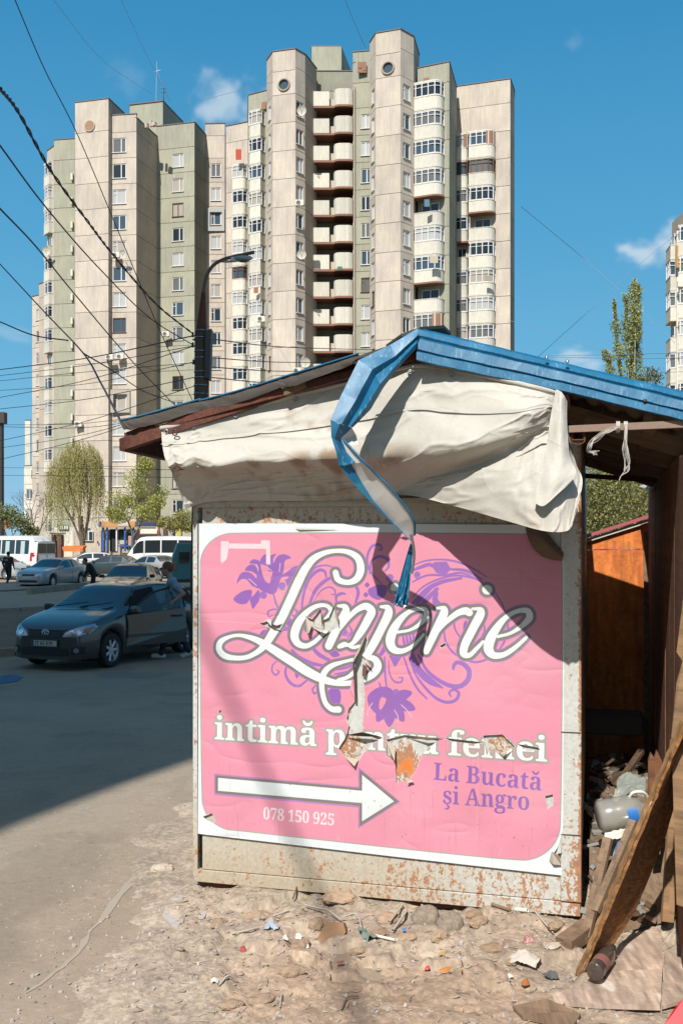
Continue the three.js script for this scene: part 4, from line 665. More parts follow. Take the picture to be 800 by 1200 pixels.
  for (const [x, y, a] of [[440, 824, 2.7], [446, 838, 2.1], [456, 843, 1.6], [468, 838, 1.0], [478, 828, .4], [474, 814, -.3]]) { const c = Math.cos(a), s = Math.sin(a); blob([[458 - c * 2 + s * 6, 824 - s * 2 - c * 6], [x + s * 6, y - c * 6], [x + c * 9, y + s * 9], [x - s * 6, y + c * 6], [458 - c * 2 - s * 6, 824 - s * 2 + c * 6]], fl); }
  blob([[430, 818], [442, 806], [456, 806], [466, 818], [470, 830], [458, 838], [440, 836]], fl); blob([[447, 817], [452, 819], [450, 826], [445, 832], [444, 824]], PINK); scroll(464, 811, 3.6, 1.2, 2.4, 2);
  for (const l of [[[470, 826], [478, 834], [482, 840]], [[462, 832], [466, 840], [466, 846]], [[436, 824], [432, 830], [430, 838]]]) draw(path(l.map((q) => [...q, 1.2])), 0, '#dcb4cf');
  blob([[383, 812], [390, 806], [398, 809], [398, 824], [391, 827], [385, 822]], fl); blob([[304, 744], [309, 738], [315, 740], [314, 748], [306, 747]], fl); blob([[336, 726], [340, 724], [342, 732], [338, 735]], fl); sc(4, [330, 738], [338, 736], [344, 730]);
  sc(1.8, [326, 773.5], [319.5, 779.5], [319, 787], [323, 791], [327, 787], [324, 785]); sc(3, [336, 778], [334.5, 790], [340.5, 800.5], [349.5, 804], [360, 797]); blob([[347, 786], [350, 790], [348, 795], [345.5, 791]], fl); sc(2, [370, 803], [366, 808], [368.5, 813], [371, 811]);
  sc(4, [342, 762], [349, 769.5], [364, 777], [379, 780]); sc(4, [362, 753], [373, 766.5], [389.5, 775.5]); blob([[384, 763], [392, 762], [398, 768], [390, 770]], fl); for (const y of [779, 785, 790]) sc(2, [392, y], [404, y - 2], [412, y - 5]); scroll(404, 741, 4.5, 1.3, 0, 1.8); sc(1.8, [409, 733], [412, 740], [407, 748]); sc(4, [440, 772], [448, 764], [452, 752]); sc(3, [462, 716], [456, 726], [450, 740]); for (const x of [472, 476, 480, 484]) sc(2.4, [x, 745], [x + 1, 752], [x + 2, 758]); sc(3, [498, 724], [490, 732], [484, 744]);
  // the big word: centre lines with widths, drawn in three passes
  const word = [
    [[393, 671, 7], [396, 679, 7], [408, 682.5, 6], [418, 678, 8], [422.5, 667, 9], [419, 654, 8], [408, 647, 6], [394, 645.5, 5], [380, 648, 6], [367, 655, 8], [358, 666, 9.5], [349, 683, 10.5], [341, 701, 10.5], [330, 724, 10.5], [319.5, 742, 10], [310.5, 755.5, 8.5], [303, 763, 6.5], [289.5, 770, 5.5], [274.5, 771, 6], [262.5, 768, 7.5], [256.8, 761, 7.5], [258, 753, 7], [267, 747, 4.5], [279, 744.5, 4], [291, 746.5, 5.5], [303, 751, 7.5], [315, 758, 9], [330, 767.5, 10.5], [345, 777, 11], [358.5, 786, 11], [376, 795, 9.5], [392.5, 800, 7], [409, 800.5, 6], [424, 797, 6.5], [437, 789.5, 8.5], [442.5, 780.5, 9], [439, 772.8, 7.5], [430, 770.5, 5], [418, 772, 3.6], [401, 776, 4], [388, 780.5, 6], [380, 788, 7], [377, 800, 6.5], [378, 813, 6], [382, 825, 6], [389, 831, 6.5], [396.5, 831.5, 7.5]],
    [[360, 736, 2.5], [372, 732, 3], [382, 725, 4.5], [388, 716, 5.5], [383, 710, 4.5], [372, 710, 5], [359, 718, 7], [348, 733, 10], [345, 746, 10], [349, 754, 8], [358, 757, 6], [368, 752.5, 5], [378, 743, 4.5], [386, 735, 4.5]],
    [[396, 710, 3], [404, 711, 6], [405, 717, 9.5], [398.5, 729, 9.5], [391, 744, 9.5], [385, 757, 9]], [[398, 737, 4], [408, 724, 5.5], [419, 714, 6.5], [429, 710.5, 8], [435, 716, 9.5], [431, 726, 9.5], [421, 743, 8], [412, 754.5, 4.5], [404, 756.5, 3.5], [397, 758, 4], [403, 754, 3.5], [413, 758.5, 4], [422, 757, 3.5]],
    [[446, 711, 3], [454, 712, 6], [455, 718, 9.5], [446, 738, 9.5], [436, 757, 9.5], [428, 770, 8], [420, 782, 6], [408, 793, 4.5], [396, 797, 4]],
    [[462, 688, 9], [462.2, 688.2, 9]], [[570, 691, 10.5], [570.6, 691.2, 10.5]],
    [[465, 741, 3.2], [480.5, 738, 3.4], [493, 730, 5], [499, 721, 6.5], [497.5, 714.5, 5.5], [490, 713.5, 4.5], [479, 717, 5], [467, 728, 8], [459, 742, 10.5], [457, 753, 10.5], [461, 761, 8.5], [470, 763, 6], [482, 758, 4.5], [491, 749.5, 3.4], [496, 743.5, 3]],
    [[512, 712.5, 3], [520, 713, 5.5], [520, 718, 9], [512, 735, 9], [506, 748, 8.6], [499, 763, 7.5]], [[512, 741, 3.5], [519, 732, 5], [528, 724, 6], [538, 717.5, 7], [546, 716, 8.5], [549.5, 718, 8]],
    [[553, 713.5, 3], [562, 714, 5], [563, 718, 9], [553, 738, 9.5], [543.5, 758, 9], [543, 766, 8], [549, 768, 5.5], [558, 760, 4.5], [565.5, 752, 3.6]],
    [[583, 746, 3.4], [597.5, 742, 3.6], [611.5, 733, 5.5], [620, 723, 7.5], [617.5, 716, 6.5], [606.5, 716, 5], [593, 723, 5.5], [581.5, 736, 8.5], [573.5, 751, 11], [572, 761, 10.5], [577, 767.5, 8], [588.5, 767.5, 6], [601.5, 760, 5], [612, 751, 4], [616, 747, 3.6]]].map(path);
  for (const [grow, col] of [[3.9, '#a377bf'], [2.9, GREY], [0, '#e6edf1']]) for (const s of word) draw(s, grow, col);
  // arrow
  poly([[251, 906.5], [419.5, 922], [419.5, 898.5], [469, 939.5], [419.5, 971], [419.5, 946.5], [251, 931.5]], '#b684bb'); poly([[252.5, 908.5], [421, 923.5], [421, 901.5], [467, 939.2], [421, 968.5], [421, 944.5], [252.5, 929.5]], '#7f7b74'); poly([[255.5, 911.5], [424, 926.7], [424, 908], [461.5, 939], [424, 962.5], [424, 941], [255.5, 926.7]], WHITE);
  // small texts: fitted between the two ends of their baselines
  const text = (str, a, b, h, fill, line) => { const [x0, y0] = P(...a), [x1, y1] = P(...b); g.save(); g.translate(x0, y0); g.rotate(Math.atan2(y1 - y0, x1 - x0)); g.font = 'bold 200px serif'; const w = g.measureText(str).width; g.scale(Math.hypot(x1 - x0, y1 - y0) / w, h * SC / 143); g.lineJoin = 'round'; if (line) { g.strokeStyle = line[0]; g.lineWidth = line[1]; g.strokeText(str, 0, 0); } g.fillStyle = fill; g.fillText(str, 0, 0); g.restore(); };
  text('intimă pentru femei', [251, 866], [641, 892.5], 27, '#eef0ee', ['#a9a6a0', 26]);
  text('La Bucată', [507, 913.5], [634.5, 926.5], 19.5, '#8f66b0'); text('şi Angro', [518, 941.5], [620.5, 949.5], 19.5, '#8f66b0');
  text('078 150 925', [308, 959.5], [392, 967.5], 14, '#e9dfe2');
  // pale remains of an older sticker at the top left
  const st = [[190, 160], [250, 160], [252, 178], [508, 182], [508, 154], [576, 154], [580, 345], [548, 345], [550, 222], [250, 218], [236, 305], [203, 336], [190, 328]].map(([x, y]) => t1(x, y)); poly(st, '#cfb9bd'); poly(st.map(([x, y], i) => [lerp(x, 288, .02) , lerp(y, 640, .06)]), '#ecd3d9'); for (const x of [268, 280, 294]) draw(path([[x, 637, .8], [x, 641, .8]]), 0, '#d8c6ca');
  // dirt: fine scratches, flecks, brown runs, a greyer lower edge
  const R = rng(5), fleck = (n, cols, r0, r1, box4) => { for (let i = 0; i < n; i++) { const x = lerp(box4[0], box4[2], R()), y = lerp(box4[1], box4[3], R()), [cx, cy] = P(x, y); g.fillStyle = cols[Math.floor(R() * cols.length)]; g.globalAlpha = .25 + R() * .6; g.beginPath(); g.ellipse(cx, cy, lerp(r0, r1, R() * R()) * SC, lerp(r0, r1, R() * R()) * SC * (.4 + R() * .6), R() * 3, 0, 7); g.fill(); } g.globalAlpha = 1; };
  fleck(420, ['#f3e3e6', '#d98ba0', '#c98a92'], .15, .7, [240, 630, 655, 1000]); fleck(70, ['#9a6a52', '#8d8378', '#b58a6c'], .3, 1.4, [240, 850, 655, 1000]); fleck(22, ['#8d7f70', '#a29b8e', '#b4693c'], .6, 2.2, [250, 900, 650, 1000]);
  g.lineWidth = .5 * SC; for (let i = 0; i < 70; i++) { const x = lerp(245, 650, R()), y = lerp(640, 1000, R()), [a, b] = P(x, y); g.globalAlpha = .12 + .3 * R(); g.strokeStyle = R() < .6 ? '#f7e9ec' : '#b8788c'; g.beginPath(); g.moveTo(a, b); g.lineTo(a + (R() - .5) * 40, b + (R() - .2) * 60); g.stroke(); } g.globalAlpha = .5;
  for (const [a, b, c] of [[[610, 640], [610, 760], '#c77f92'], [[552, 676], [640, 680], '#c77f92'], [[240, 727], [300, 731], '#f0c6d0'], [[560, 880], [558, 985], '#f0c6d0'], [[236, 908], [240, 1], '#fff']].slice(0, 4)) { const [x, y] = P(...a), [x2, y2] = P(...b); g.strokeStyle = c; g.beginPath(); g.moveTo(x, y); g.lineTo(x2, y2); g.stroke(); } g.globalAlpha = 1;
  for (let i = 0; i < 90; i++) { const x = lerp(236, 656, R()), y = lerp(640, 1010, R()), [a, b] = P(x, y), r = (20 + R() * 90) * SC / 2, gr = g.createRadialGradient(a, b, 0, a, b, r), c = R() < .5 ? '255,246,240' : '150,110,96'; gr.addColorStop(0, `rgba(${c},${.02 + .05 * R()})`); gr.addColorStop(1, `rgba(${c},0)`); g.fillStyle = gr; g.fillRect(a - r, b - r, 2 * r, 2 * r); }
  for (let i = 0; i < 60; i++) { const x = lerp(236, 656, R()), y = lerp(860, 990, R()), [a, b] = P(x, y), h = (10 + 60 * R()) * SC, gr = g.createLinearGradient(a, b, a, b + h); gr.addColorStop(0, 'rgba(120,84,60,0)'); gr.addColorStop(.3, `rgba(120,84,60,${.05 + .1 * R()})`); gr.addColorStop(1, 'rgba(120,84,60,0)'); g.fillStyle = gr; g.fillRect(a, b, (.4 + 1.2 * R()) * SC, h); }
  const t = new THREE.CanvasTexture(cv); t.colorSpace = THREE.SRGBColorSpace; t.magFilter = THREE.LinearFilter; t.wrapS = t.wrapT = THREE.ClampToEdgeWrapping;
  const bumpT = tex(512, 1, (u, v) => { const x = u * Wm, c = fbm(u, v, 3, 4, 301), wr = 1 - Math.abs(fbm(u + .3 * v, v * 2.2 - .2 * u, 4, 3, 305) - .5) * 2, f = fbm(u, v, 120, 2, 309); return 255 * clamp(.5 * c + .35 * Math.pow(wr, 8) + .06 * f); }, { data: true, clamp: true });
  drawTears(); t.needsUpdate = true;
  const mp = new THREE.MeshPhysicalMaterial({ map: t, roughness: .42, side: THREE.DoubleSide, bumpMap: bumpT, bumpScale: .006, specularIntensity: .5 });
  const sheet = slab(outline.map((q) => K(q[0], q[1], PW)), V(0, 0, -.0009), holes.map((h) => h.map((q) => K(q[0], q[1], PW)))), p = sheet.attributes.position, uv = sheet.attributes.uv;
  for (let i = 0; i < p.count; i++) uv.setXY(i, (p.getX(i) - u0) / Wm, 1 - (v1 - p.getY(i)) / Hm);
  part('paper_sheet', sheet, mp, poster);
  // curled flaps at the tears, with their beige backs
  const backM = mat([.50, .43, .35], .9), pinkM = mat([.78, .30, .42], .6), greyM = mat([.55, .55, .53], .9), darkM = mat([.16, .09, .07], .9);
  const flap = (pts, m, label) => part('paper_flap', slab(pts.map((q) => K(q[0], q[1], PW + (q[2] ?? .001))), null), m, poster, label);
  flap([[358, 722, .001], [366, 731, .018], [362, 742, .03], [359.5, 742, .02]], backM); flap([[375.5, 713, .001], [377, 735, .012], [379, 727, .002]], darkM); flap([[391, 709, .001], [396, 722, .022], [397, 736, .012], [394, 726, .004]], backM); flap([[366, 735.5, .001], [380, 738, .018], [387, 737, .014], [376, 741, .03]], backM); flap([[361, 737, .001], [364, 740, .02], [360, 744, .025]], darkM);
  flap([[430, 741, .002], [420, 765, .03], [412.5, 777, .045], [414, 771, .006]], backM, 'long curled strip of torn poster paper'); flap([[413, 776, .004], [415.5, 776, .02], [417, 821, .014], [415.5, 824, .002]], darkM); flap([[412, 795, .003], [415, 800, .018], [415.5, 818, .01], [410, 808, .006]], pinkM); flap([[428, 771, .002], [432, 774, .018], [435, 783, .024], [429, 778, .012]], backM); flap([[425, 778, .002], [430, 782, .02], [428, 794, .02], [424, 792, .008]], darkM);
  flap([[404, 887, .001], [410, 893, .02], [415, 898, .025], [420, 890, .004]], backM); flap([[404, 861.5, .001], [424, 858, .02], [448, 863.8, .004], [424, 863, .026]], darkM); flap([[452, 867, .001], [456, 880, .028], [462, 892, .03], [463, 876, .008]], backM); flap([[474, 861, .002], [500, 864.2, .016], [520, 865, .003], [500, 867.5, .018]], darkM); flap([[480, 913, .002], [485, 916, .015], [476, 918, .02]], backM); flap([[577, 877, .001], [588, 882, .02], [600, 875.5, .016], [590, 884, .03]], backM); flap([[566, 862, .001], [569, 875, .018], [570, 884, .008]], backM); flap([[313, 728, .001], [320, 732, .016], [329, 736, .02], [320, 737, .006]], darkM); flap([[318, 726, .001], [311, 726, .012], [318, 734, .016]], greyM);
  part('paper_flap', patch([[[615, 614, .003], [632, 616, .02], [660, 648, .004]], [[617, 626, .012], [636, 632, .045], [659, 654, .02]], [[624, 642, .020], [640, 646, .035], [658, 657, .012]], [[634, 652, .004], [646, 656, .012], [656, 657, .003]]].map((r) => r.map((q) => K(q[0], q[1], PW + q[2]))), 10, 10), mat([.20, .13, .09], .95, { bumpMap: T.grain, bumpScale: .004 }), poster, 'brown peeled upper right corner of the poster');
  flap([[643, 1009, .001], [646, 998, .016], [655, 1003, .03], [657, 1014, .012], [648, 1013, .02]], backM, 'curled brown corner at the lower right'); flap([[655, 990, .001], [658.5, 976, .002], [657, 1000, .01], [651, 1000, .016]], greyM); flap([[380, 619.5, .001], [345, 618, .008], [350, 620.6, .010], [396, 621, .002]], greyM);
}
// ---------------------------------------------------------------- the passage right of the kiosk: end wall, plank wall, boards and rubbish
{
  const wE = -2.14, end = kThing('metal_fence', 'orange rusty sheet metal wall closing the passage beside the kiosk', 'fence');
  T.orange = tex(512, 1.3, (u, v) => { const c = fbm(u, v, 5, 5, 401), st = fbm(u, v * .15, 60, 3, 405), f = fbm(u, v, 90, 2, 409), k = .82 + .3 * (st - .5) + .16 * (f - .5); return mix3([252 * k, 146 * k, 62 * k], [228 * k, 118 * k, 48 * k], smooth(.48, .75, c)); });
  const om = mat(lin(1.15, 1.12, 1.1), .75, { map: T.orange, bumpMap: T.grain, bumpScale: .002 }), p = (x, y, w = wE) => K(x, y, w), yb = 0;
  const lu = p(660, 640).x, ru = p(762, 640).x, tl = p(683, 629.5).y, tr = p(757, 606).y, sl = (tr - tl) / (p(757, 606).x - p(683, 629.5).x), topAt = (u) => tl + sl * (u - p(683, 629.5).x), seam = p(720, 645).y;
  part('wall_panel', slab([V(lu, seam + .004, wE), V(ru, seam + .012, wE), V(ru, topAt(ru) - .02, wE), V(lu, topAt(lu) - .02, wE)], V(0, 0, -.02)), om, end);
  part('wall_panel', slab([V(lu, yb, wE), V(ru, yb, wE), V(ru, seam + .006, wE), V(lu, seam - .002, wE)], V(0, 0, -.02)), om, end);
  part('top_strip', beam(V(lu, topAt(lu), wE + .02), V(ru, topAt(ru), wE + .02), .05, .02), mat([.45, .10, .12], .6), end);
  part('top_strip', beam(V(lu, topAt(lu) - .028, wE + .01), V(ru, topAt(ru) - .028, wE + .01), .03, .02), M.white[3], end);
  part('post', box(p(685.5, 640).x, .82, wE + .025, .025, 1.6, .04), M.woodGrey, end); part('post', box(p(756.5, 640).x, .84, wE + .025, .03, 1.64, .04), M.woodGrey, end);
  // plank wall of the shed at right
  const shed = kThing('shed_wall', 'brown upright plank wall along the right side of the passage', 'wall'), uS = p(758, 600).x, hS = p(757, 578).y, R = rng(31), planks = [[.12, .075, .04], [.15, .09, .05], [.10, .066, .038], [.17, .10, .055]].map((c) => mat(c, .9, { map: T.wood, color: lin(c[0] * 6.5, c[1] * 6.0, c[2] * 5.6) }));
  for (let i = 0; i < 11; i++) { const w0 = -2.12 + i * .265; part('plank', box(uS + .012 + R() * .003, hS / 2 + R() * .02, w0 + .13, .022, hS + .03, .259), planks[Math.floor(R() * 4)], shed); }
  part('top_rail', box(uS + .05, hS + .02, -.72, .06, .05, 2.8), M.woodDark, shed);
  part('torn_edge', slab([V(uS - .06, hS + .03, -1.9), V(uS + .03, hS + .06, -1.9), V(uS + .03, hS + .04, -1.2), V(uS - .02, hS - .02, -1.3)], V(0, -.006, 0)), M.white[2], shed);
  // tall pale board standing at the right edge, lit
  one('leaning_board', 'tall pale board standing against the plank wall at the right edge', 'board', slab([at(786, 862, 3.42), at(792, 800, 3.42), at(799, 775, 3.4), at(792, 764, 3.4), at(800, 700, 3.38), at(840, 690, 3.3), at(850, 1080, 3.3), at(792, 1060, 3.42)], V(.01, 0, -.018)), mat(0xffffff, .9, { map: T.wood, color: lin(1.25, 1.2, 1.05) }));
  // stone slab at the back, dark stick pile
  one('concrete_block', 'grey concrete block lying across the dark back of the passage', 'block', rbox(0, 0, 0, .36, .12, .2, .03), mat([.10, .09, .08], .95), at(714, 846, 5.5), KT);
}
// big boards
{
  const board = (name, label, pts, back, m, edge) => { const o = thing(name, label, 'board', pts[0]), q = pts.map((p) => p.clone().sub(pts[0])); part('board_face', slab(q, back), m, o); if (edge) { const pos = [], uv = [], idx = [], R = rng(17), up = V(-.006, .007, .004); edge.forEach((p, i) => { for (let k = 0; k < 4; k++) { const w = p.clone().sub(pts[0]).addScaledVector(back, lerp(-.25, 1.25, k / 3)).addScaledVector(up, k % 3 ? 1 + .7 * (R() - .5) : .1); pos.push(w.x, w.y, w.z); uv.push(i * .012, k * .008); } }); for (let i = 0; i < edge.length - 1; i++) for (let k = 0; k < 3; k++) { const a = i * 4 + k; idx.push(a, a + 1, a + 4, a + 4, a + 1, a + 5); } part('broken_edge', fromTris(pos, uv, idx), mat(0xffffff, .95, { map: T.chip, color: lin(1.2, 1.2, 1.15) }), o, 'light broken edge of the chipboard'); } return o; };
  const jag = (a, b, n, amp, s) => { const R = rng(s), out = []; for (let i = 0; i < n; i++) out.push(a.clone().lerp(b, i / n).add(V((R() - .5) * amp, (R() - .5) * amp, (R() - .5) * amp))); return out; };
  const A = at(681, 1146, 3.60), B = at(803, 852, 3.32), C = at(850, 770, 3.25), e = jag(A, B, 46, .006, 3).concat(jag(B, C, 14, .006, 5));
  board('chipboard_panel', 'big brown chipboard panel leaning diagonally at the right, its broken edge sunlit', [...e, at(862, 860, 3.5), at(808, 880, 3.58), at(778, 985, 3.66), at(744, 1068, 3.70), at(712, 1118, 3.66), at(690, 1144, 3.62)], V(-.008, .001, -.006), mat(0xffffff, .95, { map: T.chip, color: lin(1.15, .98, .80), bumpMap: T.grain, bumpScale: .004 }), e.map((p) => p.clone().add(V(-.012, .003, -.004))));
  const flatM = mat(0xffffff, .85, { map: tex(512, .7, (u, v) => { const c = fbm(u, v, 4, 5, 421), s = fbm(u * .2, v, 40, 3, 425), w = smooth(.58, .72, fbm(u * .5, v, 7, 4, 429)), k = .8 + .4 * (s - .5) + .3 * (c - .5); return mix3([232 * k, 204 * k, 182 * k], [244, 236, 228], w * .6); }), bumpMap: T.grain, bumpScale: .003 });
  const onB = (x, y, h) => { const p = onGround(x, y); p.y = h; const t = (EYE - h) / (EYE - terrain(p.x, p.z)); p.x *= t; p.z *= t; return p; };
  board('fallen_board', 'weathered reddish board lying flat on the ground at the lower right', [[646, 1166, .03], [690, 1150, .05], [712, 1141, .055], [730, 1112, .06], [748, 1092, .07], [774, 1086, .075], [776, 1130, .065], [773, 1180, .05], [700, 1178, .04], [648, 1174, .03]].map((q) => onB(...q)), V(0, -.012, 0), flatM);
  board('fallen_board', 'second weathered board lying beside the flat reddish board, cut by the right edge', [[775.5, 1086, .06], [802, 1076, .07], [870, 1064, .08], [880, 1160, .05], [800, 1172, .05], [775, 1179, .045], [778.5, 1130, .055]].map((q) => onB(...q)), V(0, -.012, 0), flatM);
  const stick = (label, a, b, w, h, m, name = 'plank') => one(name, label, 'plank', beam(a.clone().sub(a), b.clone().sub(a), w, h), m, a);
  stick('grey wooden batten leaning between kiosk corner and chipboard', at(686, 1098, 3.86), at(712, 982, 4.0), .035, .022, M.woodGrey);
  stick('longer grey batten leaning just left of the broken chipboard edge', at(697, 1068, 3.72), at(742, 962, 3.86), .03, .02, M.woodGrey);
  stick('short brown wood block lying at the foot of the battens', at(660, 1108, 3.78), at(690, 1086, 3.92), .07, .05, M.wood, 'wood_block');
  stick('narrow tan board standing upright behind the chipboard panel', at(781, 1080, 3.85), at(791, 920, 3.95), .045, .02, mat(0xffffff, .9, { map: T.wood, color: lin(1.2, 1.1, .9) }));
  stick('thin splintered slat standing left of the upright tan board', at(768, 1000, 3.95), at(775, 930, 4.0), .03, .012, M.woodGrey);
  one('splintered_post', 'broken brown post with a splintered top against the plank wall', 'post', slab([at(759, 985, 4.3), at(759, 892, 4.3), at(762, 883, 4.3), at(766, 889, 4.3), at(769, 880, 4.3), at(775, 892, 4.3), at(774, 985, 4.3)], V(.01, 0, -.04)), mat(0xffffff, .9, { map: T.wood, color: lin(.9, .62, .45) }));
  stick('dark stick leaning in the shaded back of the passage', at(722, 922, 4.7), at(751, 880, 4.9), .03, .02, M.woodDark, 'stick');
  one('plastic_scrap', 'bright red plastic scrap at the bottom right corner', 'plastic scrap', slab([at(776, 1203, 3.05), at(788, 1184, 3.07), at(803, 1166, 3.1), at(840, 1150, 3.1), at(840, 1240, 2.98), at(780, 1240, 2.98)], V(0, -.01, 0)), mat([.70, .012, .02], .45));
}
// rubbish in the passage
{
  const R = rng(91), heap = [], bits = [[], [], [], []];
  const top = (px) => 0;
  const g = patch([[[690, 1100, 3.95], [730, 1090, 3.95], [800, 1070, 3.9], [870, 1040, 3.9]], [[690, 1020, 4.15], [728, 1010, 4.15], [790, 1010, 4.05], [870, 1000, 4]], [[690, 975, 4.5], [725, 965, 4.5], [780, 960, 4.4], [860, 950, 4.3]], [[690, 930, 5.0], [722, 925, 5.0], [770, 920, 4.9], [840, 920, 4.8]], [[690, 890, 5.6], [722, 890, 5.6], [770, 890, 5.5], [830, 890, 5.4]]].map((r) => r.map((q) => at(...q))), 60, 60, (p) => { p.y += .05 * (N2(p.x * 11, p.z * 11, 431, 3) - .5) - .01; });
  const soil = new THREE.Mesh(g, mat(0xffffff, 1, { map: T.dirt, color: lin(.50, .42, .34), bumpMap: T.dirtBump, bumpScale: .015 })); soil.name = 'rubbish_heap'; soil.userData = { label: 'dark heap of earth and rubbish filling the passage', category: 'rubbish heap', kind: 'stuff' }; soil.castShadow = soil.receiveShadow = true; scene.add(soil);
  for (let i = 0; i < 260; i++) { const t = R(), s = R(), p = at(lerp(688, 800, s), lerp(1085, 890, Math.pow(t, .8)), lerp(3.95, 5.4, Math.pow(t, 1.3))); p.y += .02; const k = Math.floor(R() * 4), L = .02 + R() * .08; const b = box(0, 0, 0, L, .004 + R() * .02, .012 + R() * .05); b.rotateX((R() - .5) * 1.4).rotateZ((R() - .5) * 1.4).rotateY(R() * 6).translate(p.x, p.y, p.z); bits[k].push(b); }
  [M.woodDark, M.woodGrey, mat([.30, .29, .27], .7), mat([.10, .08, .06], .9)].forEach((m, k) => { const o = new THREE.Mesh(join(bits[k]), m); o.name = 'rubbish_bits'; o.name = numbered('rubbish_bits'); o.userData = { label: ['dark wood splinters strewn over the passage heap', 'grey wood splinters strewn over the passage heap', 'pale scraps strewn over the passage heap', 'brown scraps strewn over the passage heap'][k], category: 'rubbish', kind: 'stuff' }; scene.add(o); });
  // plastic jug on its side
  const jug = thing('plastic_jug', 'translucent plastic jug with a blue label lying on the rubbish', 'jug', at(727, 953, 4.15)), jm = new THREE.MeshPhysicalMaterial({ color: lin(.80, .80, .76), roughness: .2, transmission: .68, thickness: 0, side: THREE.DoubleSide });
  jug.rotation.set(.15, KT + .25, .18);
  const jb = lathe([[0, -.10], [.05, -.10], [.066, -.085], [.07, -.04], [.066, -.03], [.07, -.02], [.07, .04], [.055, .075], [.03, .095], [.024, .11], [.024, .125]], 24).rotateZ(-PI / 2);
  part('jug_body', jb, jm, jug); part('jug_neck_cap', lathe([[0, .12], [.028, .12], [.028, .145], [0, .145]], 16).rotateZ(-PI / 2), M.white[0], jug);
  part('handle', tube([V(.04, .058, 0), V(.06, .085, .01), V(.10, .08, .01), V(.12, .045, 0), V(.115, .02, 0)], .007, 20, 6), M.white[0], jug);
  part('jug_label', new THREE.CylinderGeometry(.0715, .0715, .045, 20, 1, true, -.75, 1.0).rotateZ(-PI / 2).translate(.035, .001, 0).rotateX(.15), mat([.03, .20, .60], .5), jug);
  one('plastic_scrap', 'crumpled grey film above the plastic jug', 'plastic scrap', patch([[[722, 915, 4.4], [738, 905, 4.42], [756, 912, 4.4]], [[722, 925, 4.3], [738, 918, 4.34], [756, 922, 4.3]], [[724, 936, 4.28], [738, 930, 4.25], [754, 934, 4.26]]].map((r) => r.map((q) => at(...q))), 18, 18, (p) => { p.y += .025 * (N2(p.x * 60, p.z * 60, 441, 2) - .5); p.z += .03 * (N2(p.x * 50, p.y * 50, 445, 2) - .5); }), mat([.30, .33, .30], .35));
  one('plastic_scrap', 'white torn cap of plastic beside the jug', 'plastic scrap', slab([at(717, 938, 4.2), at(721, 924, 4.2), at(727, 934, 4.22), at(722, 940, 4.18)], V(0, 0, -.004)), M.white[0]);
  one('plastic_sheet', 'strip of blue plastic sticking out of the rubbish below the jug', 'plastic sheet', patch([[[716, 1010, 3.98], [722, 1014, 3.97]], [[721, 992, 4.0], [731, 995, 3.98]], [[732, 972, 4.03], [738, 978, 4.0]]].map((r) => r.map((q) => at(...q))), 6, 20, (p) => { p.z += .02 * (N2(p.x * 50, p.y * 50, 447, 2) - .5); }), mat([.05, .16, .42], .45));
  one('paper_scrap', 'white crumpled paper on the rubbish left of the blue strip', 'paper', patch([[[708, 978, 4.06], [724, 972, 4.06], [738, 968, 4.04]], [[708, 986, 4.02], [722, 982, 4.0], [734, 978, 4.0]]].map((r) => r.map((q) => at(...q))), 12, 8, (p) => { p.y += .02 * (N2(p.x * 70, p.z * 70, 449, 2) - .5); }), M.white[0]);
  // bottle under the board
  const bt = thing('soda_bottle', 'empty soda bottle with a red label lying under the chipboard panel', 'bottle', at(706, 1126, 3.55)); const axis = at(696, 1142, 3.46).sub(at(722, 1106, 3.72)).normalize(); bt.quaternion.setFromUnitVectors(V(0, 1, 0), axis);
  const bm = new THREE.MeshPhysicalMaterial({ color: lin(.5, .40, .34), roughness: .18, transmission: .85, thickness: 0, side: THREE.DoubleSide });
  part('bottle_body', lathe([[0, .11], [.028, .11], [.031, .10], [.031, .03], [.028, .02], [.031, .01], [.031, -.05], [.022, -.085], [.011, -.105], [.011, -.12]], 18), bm, bt); part('bottle_label', new THREE.CylinderGeometry(.0318, .0318, .05, 18, 1, true).translate(0, .04, 0), mat([.28, .12, .10], .6), bt); part('bottle_cap', new THREE.CylinderGeometry(.014, .014, .016, 14).translate(0, -.124, 0), M.dark, bt);
}
// ---------------------------------------------------------------- vehicles: one lofted body, windows cut from it, real arches; x forward, y up, left side at -z
function curve(keys) { const k = keys.slice().sort((a, b) => a[0] - b[0]), n = k.length, m = k.map((p, i) => { const d0 = i ? (p[1] - k[i - 1][1]) / (p[0] - k[i - 1][0]) : null, d1 = i < n - 1 ? (k[i + 1][1] - p[1]) / (k[i + 1][0] - p[0]) : null; if (d0 == null) return d1; if (d1 == null) return d0; return d0 * d1 <= 0 ? 0 : 2 * d0 * d1 / (d0 + d1); });
  return (x) => { if (x <= k[0][0]) return k[0][1]; if (x >= k[n - 1][0]) return k[n - 1][1]; let i = 0; while (k[i + 1][0] < x) i++; const h = k[i + 1][0] - k[i][0], t = (x - k[i][0]) / h, t2 = t * t, t3 = t2 * t; return k[i][1] * (2 * t3 - 3 * t2 + 1) + m[i] * h * (t3 - 2 * t2 + t) + k[i + 1][1] * (-2 * t3 + 3 * t2) + m[i + 1] * h * (t3 - t2); }; }
